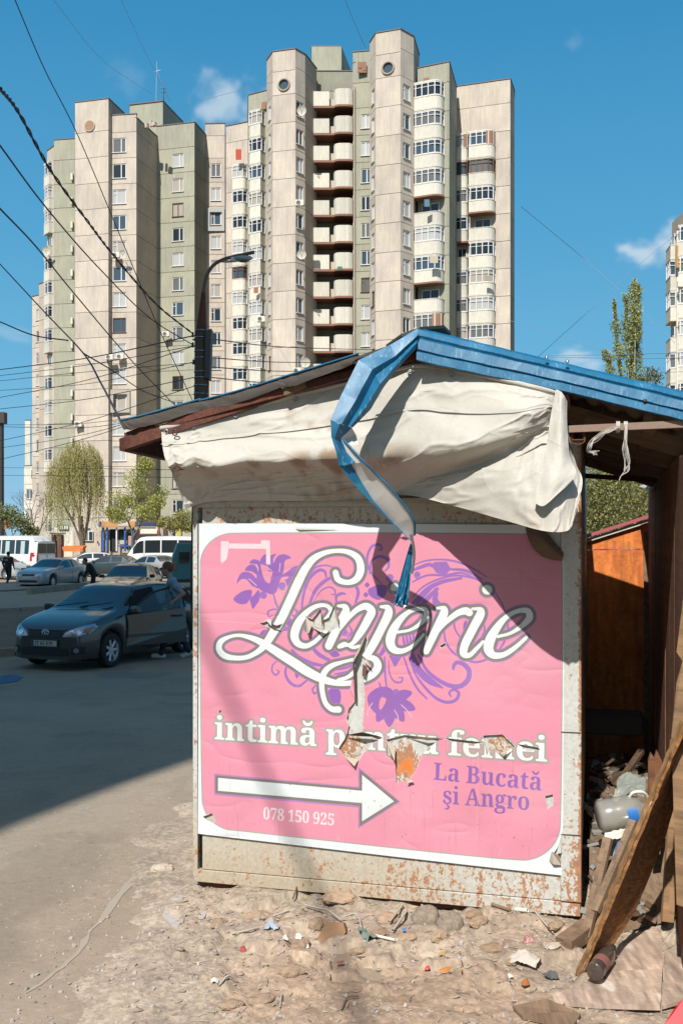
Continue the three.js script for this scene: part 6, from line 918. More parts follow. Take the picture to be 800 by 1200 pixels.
// ---------------------------------------------------------------- things lying on the earth in front of the kiosk
function rock(w, h, d, seed, detail = 3, rough = .22, flat = .0) {
  const g = new THREE.IcosahedronGeometry(.5, detail), p = g.attributes.position;
  for (let i = 0; i < p.count; i++) { const x = p.getX(i), y = p.getY(i), z = p.getZ(i), n = 1 + rough * 2 * (N2(x * 3 + seed * 7, y * 3 + z * 3 + seed, seed, 3) - .5) + rough * .7 * (N2(x * 9 + seed, z * 9 - y * 7, seed + 3, 2) - .5); let yy = y * n; if (flat) yy = clamp(yy, -.5 + flat, .5 - flat); p.setXYZ(i, x * n * w, yy * h, z * n * d); }
  g.computeVertexNormals(); return triUV(g);
}
{
  const put = (px, py, up = 0) => { const p = onGround(px, py); p.y = dirtHeight(p.x, p.z) + up; return p; }, px2m = (p) => -p.z / F;
  const earth = [[.50, .43, .36], [.58, .50, .42], [.44, .37, .30]].map((c) => mat(0xffffff, .98, { map: T.dirt, color: lin(c[0] * 2.0, c[1] * 2.05, c[2] * 2.15), bumpMap: T.dirtBump, bumpScale: .006 }));
  // label, px, py, width px, height share, turn, earth tone
  const clods = [
    ['pale flat lump of dried mud right of the kiosk\'s left foot', 300, 1079, 40, .30, .2, 1], ['small round lump of earth near the left foot of the kiosk', 256, 1092, 24, .4, .9, 0], ['broad pale cracked slab of mud close under the kiosk skirt', 400, 1064, 46, .26, .1, 1],
    ['big tan slab of mud right of the green tuft', 452, 1081, 40, .42, .5, 1], ['angular mud lump in the middle of the bare earth', 342, 1150, 32, .38, .3, 0], ['wide cracked mud lump near the bottom edge of the picture', 306, 1178, 38, .30, .7, 0], ['tan mud lump under the brown clay shard', 352, 1114, 34, .34, 1.2, 0],
    ['mud lump leaning on the brown clay shard at left', 372, 1096, 24, .55, .4, 0], ['flat mud lump right of the middle near the green tuft', 415, 1160, 40, .26, .2, 0], ['grey stone lying alone on the asphalt edge left of the kiosk', 190, 1023, 24, .42, .3, 3],
    ['light stone in front of the two dusty bowls', 516, 1115, 26, .55, .6, 1], ['thin grey slate by the dusty bowls', 503, 1123, 22, .3, .2, 3], ['pebble at the left corner under the skirt', 243, 1043, 8, .7, 0, 0], ['second pebble at the left corner under the skirt', 250, 1044, 7, .7, .4, 0],
    ['pale flake of plaster beside the chipboard foot', 647, 1128, 24, .25, .8, 3], ['rounded mud lump between kiosk middle and dusty bowls', 442, 1108, 26, .4, .2, 2], ['low mud lump in the centre of the yard', 560, 1098, 30, .32, .9, 0], ['long cracked mud lump right of centre', 578, 1120, 34, .26, .1, 2],
    ['dark-edged flake of mud left of the white cable', 338, 1090, 26, .34, .6, 0], ['mud lump between the white tube and the left bowl', 476, 1112, 24, .4, .4, 1], ['flat mud flake at the bottom left of the bare earth', 272, 1186, 30, .26, .2, 0], ['mud lump at the bottom middle of the picture', 470, 1178, 30, .3, .9, 2],
    ['small mud lump above the orange folded leaf', 600, 1136, 18, .4, .3, 0], ['mud flake at the bottom edge left of the pale splinter', 548, 1186, 34, .24, .1, 1], ['crumbling mud lump by the right foot of the kiosk', 652, 1100, 26, .34, .7, 0], ['mud lump just right of the two dusty bowls', 556, 1082, 22, .42, .5, 2], ['mud lump touching the green crumpled cloth', 420, 1126, 20, .45, .2, 0]];
  clods.forEach(([l, px, py, w, h, turn, tone], i) => { const p = put(px, py, 0), s = w * px2m(p), g = rock(s, s * h * 1.15, s * .62, i + 3, 3, .34); p.y += s * h * .12; one(l.includes('stone') ? 'stone' : l.includes('pebble') ? 'pebble' : 'mud_lump', l, l.includes('stone') ? 'stone' : l.includes('pebble') ? 'pebble' : 'mud lump', g, tone === 3 ? M.tan2[2] : earth[tone], p, turn); });
  // clay shard
  { const p = put(386, 1108, .0), s = px2m(p); one('clay_shard', 'brown broken shard of clay with a bright split face', 'clay shard', slab([V(-15 * s, 2 * s, 0), V(-4 * s, 20 * s, -.03), V(16 * s, 19 * s, -.03), V(19 * s, 12 * s, .01), V(8 * s, 0, .025), V(-8 * s, -1 * s, .025)], V(.01, -.02, -.05)), mat([.34, .19, .10], .85, { bumpMap: T.grain, bumpScale: .004 }), p); }
  // two dusty bowls
  for (const [l, px, py, w, t] of [['left one of two dusty grey overturned rubber bowls', 498, 1082, 33, .2], ['right one of two dusty grey overturned rubber bowls', 527, 1092, 31, .5]]) { const p = put(px, py, -.005), s = w * px2m(p) / 2, b = thing('rubber_bowl', l, 'bowl', p, t); b.rotation.set(.25, t, -.18); part('shell', (() => { const g = lathe([[s * .96, s * .03], [s * 1.02, 0], [s, s * .2], [s * .93, s * .5], [s * .7, s * .8], [s * .4, s * .93], [s * .2, s * .80], [0, s * .74]], 40), p = g.attributes.position; for (let i = 0; i < p.count; i++) { const n = 1 + .18 * (N2(p.getX(i) * 40 + px, p.getZ(i) * 40 + p.getY(i) * 30, 77, 3) - .5); p.setXYZ(i, p.getX(i) * n, p.getY(i) * n * (1 + .2 * (p.getX(i) / s)), p.getZ(i) * n); } g.computeVertexNormals(); return triUV(g); })(), mat(0xffffff, .98, { map: T.dirt, color: lin(.80, .80, .80), bumpMap: T.dirtBump, bumpScale: .01 }), b); part('rim', new THREE.TorusGeometry(s * 1.01, s * .06, 6, 28).rotateX(PI / 2), mat([.22, .21, .21], .9), b); }
  const twig = (l, pts, r, m, name = 'twig', cat = 'twig') => { const P = pts.map(([x, y, u]) => put(x, y, u ?? .006)), o = P[0].clone(); one(name, l, cat, tube(P.map((q) => q.sub(o)), r, 24, 5), m, o); };
  const wM = mat([.50, .45, .39], .85), bM = mat([.20, .14, .09], .9), gM = mat([.45, .40, .34], .9);
  twig('white curved strip of cable left of the white tube', [[357, 1070, .02], [375, 1075, .03], [386, 1086, .03], [400, 1094, .02]], .004, wM, 'cable_strip', 'cable'); twig('second bit of pale cable running on to the green tuft', [[400, 1092, .02], [416, 1090, .03], [424, 1102, .02]], .003, wM, 'cable_strip', 'cable');
  twig('short white plastic tube right of the green tuft', [[440, 1112, .012], [463, 1119, .012]], .006, M.white[0], 'plastic_tube', 'tube'); twig('dark twig lying along the skirt on the left', [[343, 1062, .02], [352, 1054, .025], [366, 1051, .02], [384, 1052, .01]], .004, bM); twig('thin brown twig under the clay shard', [[387, 1128], [388, 1142], [387, 1155]], .003, bM);
  twig('long pale root left of the clay shard', [[305, 1090, .012], [318, 1082, .015], [338, 1081, .01]], .005, gM); twig('grey stick by the left mud lumps', [[272, 1107, .012], [290, 1108, .014], [303, 1105, .01]], .005, gM); twig('pale stick at the right under the skirt', [[626, 1086, .012], [648, 1104, .01]], .004, wM);
  twig('bone-white stick near the bottom left', [[256, 1166, .008], [268, 1158, .016], [276, 1155, .012]], .005, wM); twig('straight white stick near the bottom middle', [[328, 1190, .006], [330, 1172, .008]], .003, wM); twig('tiny white stick pair by the angular lump', [[308, 1135, .01], [314, 1144, .008]], .003, wM); twig('curved brown twig below the dusty bowls', [[400, 1190], [408, 1178, .012], [420, 1176, .012]], .003, bM); twig('pale peeled stick beside the left bowl', [[460, 1098, .015], [476, 1078, .025]], .006, wM); twig('second pale stick beside the left bowl', [[456, 1088, .015], [472, 1075, .022]], .005, gM); twig('dark bent twig right of the orange leaf', [[541, 1155, .01], [541, 1140, .012], [538, 1132, .01]], .003, bM); twig('reddish batten end under the skirt right of the bowls', [[575, 1080, .012], [598, 1084, .012]], .007, M.wood, 'batten', 'batten'); twig('white piece of foam under the skirt right of the batten', [[604, 1083, .012], [618, 1087, .012]], .009, M.white[0], 'foam_piece', 'foam');
  const scrap = (l, px, py, w, h, m, amp, seed, name = 'paper_scrap', cat = 'paper', turn = 0) => { const p = put(px, py, .008), s = px2m(p) * (w > 12 ? .95 : .78), W = w * s / 2, D = h * s * 1.1, g = patch([[V(-W, 0, -D), V(0, .4 * W, -D), V(W, 0, -D * .8)], [V(-W, .2 * W, 0), V(0, .7 * W, 0), V(W, .3 * W, .1 * D)], [V(-W * .8, 0, D), V(0, .1 * W, D * .9), V(W, 0, D)]], 14, 12, (q) => { q.y += amp * (N2(q.x * 70 + seed, q.z * 70, seed, 2) - .5); q.x += amp * .7 * (N2(q.z * 60, q.x * 60 + seed, seed + 2, 2) - .5); }); one(name, l, cat, g, m, p, turn); };
  scrap('red scrap of wrapper on the left of the bare earth', 285, 1120, 8, 6, mat([.45, .05, .045], .7), .02, 3, 'wrapper', 'wrapper'); scrap('white crumpled paper left of the clay shard', 350, 1104, 10, 10, M.white[0], .03, 5); scrap('bluish clear wrapper left of the white crumpled paper', 318, 1104, 18, 9, mat([.42, .46, .52], .3), .03, 7, 'wrapper', 'wrapper'); scrap('small white paper touching the clay shard', 358, 1117, 10, 4, M.white[1], .015, 9);
  scrap('green crumpled cloth right of the clay shard', 430, 1110, 13, 15, mat([.18, .24, .20], .9), .05, 11, 'cloth_scrap', 'cloth', .3); scrap('white curled paper lying right of centre', 614, 1137, 38, 11, mat([.56, .51, .45], .9), .028, 13, 'paper_scrap', 'paper', -.5); scrap('small square white scrap left of the white curled paper', 597, 1151, 8, 6, M.white[0], .008, 15); scrap('dark grey scrap beside the chipboard foot', 645, 1152, 15, 6, mat([.10, .10, .10], .8), .03, 17, 'rag', 'rag');
  scrap('pink and grey wrapper right of the bowls', 622, 1118, 22, 7, mat([.46, .22, .22], .5), .03, 19, 'wrapper', 'wrapper'); scrap('red scrap of wrapper below the dusty bowls', 500, 1140, 7, 5, mat([.6, .05, .05], .6), .02, 21, 'wrapper', 'wrapper'); scrap('white scrap at the lower left corner of the bare earth', 335, 1118, 7, 6, M.white[0], .02, 23); scrap('yellowish scrap under the dusty bowls', 518, 1126, 12, 3, mat([.45, .28, .10], .8), .01, 25, 'wrapper', 'wrapper'); scrap('blue fleck of plastic at the left of the bowls', 473, 1096, 6, 7, mat([.10, .22, .5], .5), .01, 27, 'plastic_scrap', 'plastic scrap'); scrap('white paper at the very left of the bare earth', 252, 1162, 10, 4, M.white[1], .02, 29);
  // leaves
  const leaf = (l, px, py, w, c, turn, V2) => { const p = put(px, py, .012), s = px2m(p) * w / 2; const g = patch([[V(-s, .2 * s, 0), V(0, .1 * s, -s * .55), V(s, .5 * s, 0)], [V(-s, .22 * s, 0), V(0, .5 * s, 0), V(s, .5 * s, 0)], [V(-s, .2 * s, 0), V(0, .1 * s, s * .6), V(s, .5 * s, 0)]], 12, 8); one('dry_leaf', l, 'leaf', g, mat(c, .6), p, turn); };
  leaf('curled orange-brown dry leaf below the dusty bowls', 521, 1146, 20, [.50, .20, .05], .3); leaf('orange dry leaf folded like a V at right', 615, 1160, 18, [.46, .17, .05], 1.2); leaf('small brown dry leaf under the long mud lump', 398, 1141, 12, [.26, .12, .06], .4);
  one('wood_sliver', 'pale splinter of board at the bottom edge right of centre', 'wood', slab([put(600, 1190, .02), put(640, 1188, .025), put(680, 1200, .02), put(670, 1215, .015), put(612, 1202, .015)], V(0, -.01, 0)), M.wood);
  // fine gravel and splinters nobody could count
  const R = rng(515), n = 5200, gm = new THREE.InstancedMesh(rock(1, .6, .8, 2, 1, .75), mat(0xffffff, .95), n), q = new THREE.Object3D(), c = new THREE.Color();
  for (let i = 0; i < n; i++) { const z = -lerp(2.9, 6.2, Math.pow(R(), .9)), x = lerp(dirtEdge(-z) - .25, 1.7, R()), near = smooth(5.2, 3.9, -z), s = (.003 + .012 * Math.pow(R(), 4)) * (.6 + near); q.position.set(x, Math.max(dirtHeight(x, z), terrain(x, z)) + s * .1, z); q.rotation.set(R() * 3, R() * 6, R() * 3); q.scale.set(s, s * (.5 + R() * .6), s); q.updateMatrix(); gm.setMatrixAt(i, q.matrix); const k = .34 + R() * .2 + (R() < .02 ? .15 : 0); gm.setColorAt(i, c.setRGB(k, k * .88, k * (.70 + R() * .15))); }
  gm.name = 'gravel'; gm.userData = { label: 'scattered gravel and crumbs of earth before the kiosk', category: 'gravel', kind: 'stuff' }; gm.castShadow = gm.receiveShadow = true; scene.add(gm);
  const rg = new THREE.InstancedMesh(rock(1, .6, .8, 7, 1, .75), mat(0xffffff, .95), 2200);
  for (let i = 0; i < 2200; i++) { const z = -lerp(2.9, 13, Math.pow(R(), 1.6)), x = dirtEdge(-z) - lerp(.05, 3.2, Math.pow(R(), 1.7)), s = .003 + .008 * Math.pow(R(), 5); q.position.set(x, roadAt(x, z) + s * .15, z); q.rotation.set(R() * 3, R() * 6, R() * 3); q.scale.set(s, s * .7, s); q.updateMatrix(); rg.setMatrixAt(i, q.matrix); const k = .22 + R() * .34; rg.setColorAt(i, c.setRGB(k, k * .9, k * .78)); }
  rg.name = 'road_grit'; rg.userData = { label: 'fine grit lying on the asphalt beside the earth', category: 'grit', kind: 'stuff' }; rg.castShadow = rg.receiveShadow = true; scene.add(rg);
  const tw = new THREE.InstancedMesh(new THREE.CylinderGeometry(.5, .4, 1, 5).rotateZ(PI / 2), mat(0xffffff, .9), 420);
  for (let i = 0; i < 420; i++) { const z = -lerp(3.1, 4.5, R()), x = lerp(-.7, 1.3, R()), L = .012 + .06 * R() * R(); q.position.set(x, dirtHeight(x, z) + .004, z); q.rotation.set(0, R() * 6, (R() - .5) * .5); q.scale.set(L, .002 + R() * .002, .002 + R() * .002); q.updateMatrix(); tw.setMatrixAt(i, q.matrix); const k = R() < .4 ? .55 : .2; tw.setColorAt(i, c.setRGB(k, k * .85, k * .7)); }
  tw.name = 'straw'; tw.userData = { label: 'fine straw and splinters on the earth before the kiosk', category: 'straw', kind: 'stuff' }; tw.castShadow = tw.receiveShadow = true; scene.add(tw);
  // flat flakes of dried earth
  const fk = new THREE.InstancedMesh(rock(1, .35, .75, 5, 2, .4), mat(0xffffff, .98, { map: T.dirt }), 800);
  for (let i = 0; i < 800; i++) { const z = -lerp(3.15, 4.55, Math.pow(R(), .8)), x = lerp(-.72, 1.25, R()), s = .014 + .045 * R() * R() * R(); q.position.set(x, dirtHeight(x, z) + s * .05, z); q.rotation.set((R() - .5) * .5, R() * 6, (R() - .5) * .5); q.scale.set(s, s * (.6 + R() * .5), s); q.updateMatrix(); fk.setMatrixAt(i, q.matrix); const k = .85 + R() * .35; fk.setColorAt(i, c.setRGB(k, k * .99, k * .98)); }
  fk.name = 'earth_crumbs'; fk.userData = { label: 'flat flakes of dried earth strewn before the kiosk', category: 'earth', kind: 'stuff' }; fk.castShadow = fk.receiveShadow = true; scene.add(fk);
}
// ---------------------------------------------------------------- people: one smooth body each, clothes over it; facing +x, left side at -z
const smin = (a, b, k) => { const h = clamp(.5 + .5 * (b - a) / k); return lerp(b, a, h) - k * h * (1 - h); };
function cone(px, py, pz, a, b, ra, rb) { const bx = b[0] - a[0], by = b[1] - a[1], bz = b[2] - a[2], ax = px - a[0], ay = py - a[1], az = pz - a[2], h = clamp((ax * bx + ay * by + az * bz) / (bx * bx + by * by + bz * bz + 1e-9)); return Math.hypot(ax - bx * h, ay - by * h, az - bz * h) - lerp(ra, rb, h); }
const ell = (x, y, z, c, r) => { const a = (x - c[0]) / r[0], b = (y - c[1]) / r[1], d = (z - c[2]) / r[2], k = Math.sqrt(a * a + b * b + d * d); return (k - 1) * Math.min(...r); };
function makePerson(label, J, o, place, turn) {
  const t = thing('person', label, 'person', place, turn), mid = (a, b, k = .5) => a.map((v, i) => lerp(v, b[i], k));
  const torso = (x, y, z, e = 0) => { let d = cone(x, y, z * .72, [...J.pelvis.slice(0, 2), J.pelvis[2] * .72], [...J.chest.slice(0, 2), J.chest[2] * .72], .125 + e, .135 + e); for (const s of [0, 1]) d = smin(d, cone(x, y, z, J.chest, J.shoulder[s], .09 + e, .068 + e), .05); return d; };
  const arm = (x, y, z, s, e = 0, k = 1) => smin(cone(x, y, z, J.shoulder[s], J.elbow[s], .058 + e, .042 + e), k < 1 ? 9 : cone(x, y, z, J.elbow[s], J.hand[s], .041 + e, .028 + e), .02);
  const leg = (x, y, z, s, e = 0) => smin(cone(x, y, z, J.hip[s], J.knee[s], .088 + e, .058 + e), cone(x, y, z, J.knee[s], J.foot[s], .056 + e, .038 + e), .03);
  const H = J.head, f = J.face ?? [1, 0];                              // face direction in x, y
  const head = (x, y, z) => { let d = ell(x, y, z, [H[0] - .01, H[1] + .02, H[2]], [.098, .112, .078]); d = smin(d, ell(x, y, z, [H[0] + .035, H[1] - .055, H[2]], [.058, .066, .055]), .04); d = smin(d, cone(x, y, z, [H[0] + .085, H[1] + .015, H[2]], [H[0] + .112, H[1] - .022, H[2]], .012, .017), .018); for (const s of [-1, 1]) { d = smin(d, ell(x, y, z, [H[0] - .012, H[1] - .005, H[2] + s * .078], [.026, .034, .012]), .008); d = Math.max(d, -ell(x, y, z, [H[0] + .088, H[1] + .012, H[2] + s * .034], [.016, .012, .016])); } d = smin(d, cone(x, y, z, [H[0] + .085, H[1] - .066, H[2] - .02], [H[0] + .085, H[1] - .066, H[2] + .02], .011, .011), .01); return smin(d, cone(x, y, z, J.neck, [H[0] - .01, H[1] - .05, H[2]], .055, .052), .03); };
  const body = (x, y, z) => { let d = torso(x, y, z); for (const s of [0, 1]) d = smin(smin(d, arm(x, y, z, s), .03), leg(x, y, z, s), .04); return smin(d, head(x, y, z), .025); };
  const all = [J.pelvis, J.chest, H, ...J.shoulder, ...J.elbow, ...J.hand, ...J.hip, ...J.knee, ...J.foot], lo = [0, 1, 2].map((k) => Math.min(...all.map((p) => p[k])) - .2), hi = [0, 1, 2].map((k) => Math.max(...all.map((p) => p[k])) + .22), cell = o.cell ?? .021;
  const g = [nets(body, lo, hi, cell)];
  for (const s of [0, 1]) {                                            // hands: palm, four fingers and a thumb
    const h = J.hand[s], e = J.elbow[s], d = V(...h).sub(V(...e)).normalize(), side = V(0, 0, s ? 1 : -1), across = d.clone().cross(side).normalize(), nrm = across.clone().cross(d), P = (a, b, c) => V(...h).addScaledVector(d, a).addScaledVector(across, b).addScaledVector(nrm, c).toArray();
    const bones = [[P(.0, -.005, 0), P(.075, -.02, 0), .026, .016], [P(.0, .005, 0), P(.075, .02, 0), .026, .016]];
    [[-.027, .058], [-.009, .07], [.009, .064], [.026, .05]].forEach(([b, l]) => { bones.push([P(.075, b, 0), P(.075 + l * .55, b, .008), .0095, .0085], [P(.075 + l * .55, b, .008), P(.075 + l * .9, b, .026), .0085, .007]); }); bones.push([P(.02, -.03, .004), P(.05, -.052, .016), .012, .010], [P(.05, -.052, .016), P(.08, -.056, .022), .010, .008]);
    g.push(nets((x, y, z) => bones.reduce((m, [a, b, ra, rb]) => Math.min(m, cone(x, y, z, a, b, ra, rb)), 9), h.map((v) => v - .17), h.map((v) => v + .17), .007));
  }
  part('body', g, mat(o.skin ?? [.42, .25, .18], .6), t);
  const b2 = (fn, name, m, e = .02) => part(name, nets(fn, lo, hi, cell), m, t);
  const hemY = o.hem ?? J.pelvis[1] - .05;
  b2((x, y, z) => { let d = torso(x, y, z, .016); for (const s of [0, 1]) d = smin(d, o.long ? arm(x, y, z, s, .014) : cone(x, y, z, J.shoulder[s], mid(J.shoulder[s], J.elbow[s], .62), .072, .068), .03); d += .006 * Math.sin(y * 45 + x * 22 + z * 12); return Math.max(d, hemY - y, y - (J.neck[1] + .01 + .4 * Math.abs(0))); }, o.top ?? 'shirt', o.topM);
  if (o.underM) b2((x, y, z) => Math.max(torso(x - .035, y, z, .0), hemY - y, .02 - (x - J.pelvis[0]) * 0), 'undershirt', o.underM);
  b2((x, y, z) => { let d = torso(x, y, z, .010); d = Math.max(d, y - (J.pelvis[1] + .06)); for (const s of [0, 1]) d = smin(d, leg(x, y, z, s, .016) + .004 * Math.sin(y * 60 + s), .03); return Math.max(d, (Math.min(J.foot[0][1], J.foot[1][1]) - .03) - y); }, 'trousers', o.legM);
  b2((x, y, z) => Math.max(ell(x, y, z, [H[0] - .018, H[1] + .03, H[2]], [.108, .118, .088]), -(ell(x, y, z, [H[0] + .085, H[1] - .045, H[2]], [.10, .115, .10])), (H[1] - (o.hairLow ?? .03) + .6 * (x - H[0] + .02)) - y), 'hair', mat(o.hair ?? [.06, .035, .02], .8));
  for (const s of [0, 1]) { const q = J.foot[s]; part('shoe', [(() => { const a = rbox(.05, .0, 0, .27, .085, .095, .04, 0, 3); if (J.pitch?.[s]) a.rotateZ(J.pitch[s]); return a.translate(q[0], q[1] - .03, q[2]); })()], o.shoeM ?? M.dark, t); }
  return t;
}
{
  const man = makePerson('person in light blue T-shirt, jeans and sunglasses stepping beside the open car door', { pelvis: [0, .93, 0], chest: [.05, 1.27, 0], neck: [.09, 1.47, 0], head: [.15, 1.625, 0], shoulder: [[.05, 1.41, -.19], [.06, 1.41, .19]], elbow: [[-.16, 1.19, -.25], [-.05, 1.14, .26]], hand: [[.04, 1.03, -.27], [.14, 1.02, .28]], hip: [[.0, .90, -.09], [.0, .90, .09]], knee: [[.13, .50, -.10], [-.06, .48, .10]], foot: [[.24, .085, -.10], [-.26, .10, .11]], pitch: [.05, -.35] },
    { topM: mat([.20, .33, .45], .9), legM: mat([.022, .03, .05], .9), hair: [.13, .065, .03], shoeM: mat([.62, .62, .60], .7), hem: .86, hairLow: .03 }, park(205, 19.15), faceTo(-1, .12));
  man.scale.setScalar(1.06);
  const sg = part('sunglasses', [rbox(.112, .012, 0, .02, .032, .13, .008), box(.03, .022, -.078, .15, .008, .006), box(.03, .022, .078, .15, .008, .006)], M.black, man); sg.position.set(.15, 1.625, 0);
  makePerson('person in black jacket over a pale top bending beside the silver-blue saloon', { pelvis: [0, .92, 0], chest: [.16, 1.20, 0], neck: [.27, 1.36, 0], head: [.36, 1.45, 0], shoulder: [[.2, 1.31, -.18], [.2, 1.31, .18]], elbow: [[.26, 1.03, -.22], [.28, 1.02, .22]], hand: [[.36, .80, -.2], [.38, .80, .2]], hip: [[0, .88, -.09], [0, .88, .09]], knee: [[.08, .47, -.1], [.0, .47, .1]], foot: [[.03, .09, -.1], [-.15, .09, .1]] },
    { topM: mat([.014, .013, .014], .85), top: 'jacket', long: true, underM: mat([.40, .50, .54], .8), legM: mat([.02, .02, .025], .9), hair: [.05, .03, .02], hem: .78, cell: .03, hairLow: .08 }, park(110, 41), faceTo(-.95, .3));
  const pol = makePerson('person in dark uniform walking away at the left edge', { pelvis: [0, .93, 0], chest: [.0, 1.27, 0], neck: [.0, 1.46, 0], head: [.02, 1.61, 0], shoulder: [[0, 1.41, -.2], [0, 1.41, .2]], elbow: [[-.08, 1.14, -.27], [.0, 1.13, .28]], hand: [[.03, .90, -.27], [.1, .89, .28]], hip: [[0, .90, -.1], [0, .90, .1]], knee: [[.16, .50, -.11], [-.03, .48, .12]], foot: [[.1, .09, -.11], [-.3, .12, .12]], pitch: [0, -.3] },
    { topM: mat([.012, .014, .022], .8), top: 'uniform_jacket', long: true, legM: mat([.012, .013, .018], .85), hair: [.02, .015, .012], cell: .03 }, park(10, 52), faceTo(.25, -.97));
  part('back_strip', rbox(-.163, 1.30, 0, .012, .05, .2, .004), mat([.35, .36, .37], .6), pol);
}
// ---------------------------------------------------------------- trees: trunk, limbs, and crowns of many small leaves
M.leaf = new THREE.MeshPhysicalMaterial({ color: 0xffffff, vertexColors: true, roughness: .8, transmission: .35, thickness: 0, side: THREE.DoubleSide });
M.bark = mat([.16, .12, .09], .95, { bumpMap: T.grain, bumpScale: .02 });
function leaves(spots, size, R, tint) {                               // spots: [x, y, z, tone]; each a folded leaf-shaped quad
  const pos = [], col = [], idx = [], e = new THREE.Euler(), p = V(0, 0, 0);
  spots.forEach(([x, y, z, k, droop]) => { const s = size * (.6 + R() * .8), b = pos.length / 3; e.set(R() * 6, R() * 6, R() * 6); const q = droop ? [[0, 0, 0], [.22 * s, -.5 * s, .1 * s], [0, -1.2 * s, 0], [-.22 * s, -.5 * s, .1 * s]] : [[0, 0, 0], [.5 * s, .32 * s, .12 * s], [s, 0, 0], [.5 * s, -.32 * s, .12 * s]];
    for (const a of q) { p.set(...a); if (droop) p.applyAxisAngle(V(0, 1, 0), e.y); else p.applyEuler(e); pos.push(x + p.x, y + p.y, z + p.z); const j = .75 + R() * .5; col.push(tint[0] * k * j, tint[1] * k * j, tint[2] * k * j); } idx.push(b, b + 1, b + 2, b, b + 2, b + 3); });
  const g = fromTris(pos, null, idx); g.setAttribute('color', new THREE.Float32BufferAttribute(col, 3)); return g;
}
function clumps(list, n, R) { const out = []; for (const [x, y, z, r, ry] of list) for (let i = 0; i < n; i++) { const a = R() * 2 * PI, b = Math.acos(2 * R() - 1), k = r * Math.pow(R(), .55); out.push([x + k * Math.sin(b) * Math.cos(a), y + k * (ry ?? 1) * Math.cos(b), z + k * Math.sin(b) * Math.sin(a), .6 + R() * .8]); } return out; }
function limbTree(R, base, h, spread, depth, out) {                   // simple branching, returns limb geometry and tip points
  const geo = [], tips = [];
  const grow = (p, dir, len, r, k) => { const q = p.clone().addScaledVector(dir, len), m = p.clone().lerp(q, .5).add(V((R() - .5) * len * .12, 0, (R() - .5) * len * .12)); geo.push(tube([p, m, q], r, 6, 5)); if (k === 0) { tips.push(q); return; } tips.push(m); const n = 2 + Math.floor(R() * 2); for (let i = 0; i < n; i++) { const d = dir.clone().multiplyScalar(out ?? 1).add(V((R() - .5) * spread, R() * .5, (R() - .5) * spread)).normalize(); grow(q, d, len * (.62 + R() * .2), r * .62, k - 1); } };
  grow(base, V((R() - .5) * .1, 1, (R() - .5) * .1).normalize(), h, h * .045, depth);
  return { geo: join(geo), tips };
}
function makeTree(name, label, px, d, o) {
  const R = rng(o.seed), base = park(px, d), t = thing(name, label, 'tree', base), s = d / F, b = (x, y) => at(x, y, d).sub(base);
  return { R, t, s, b, d };
}
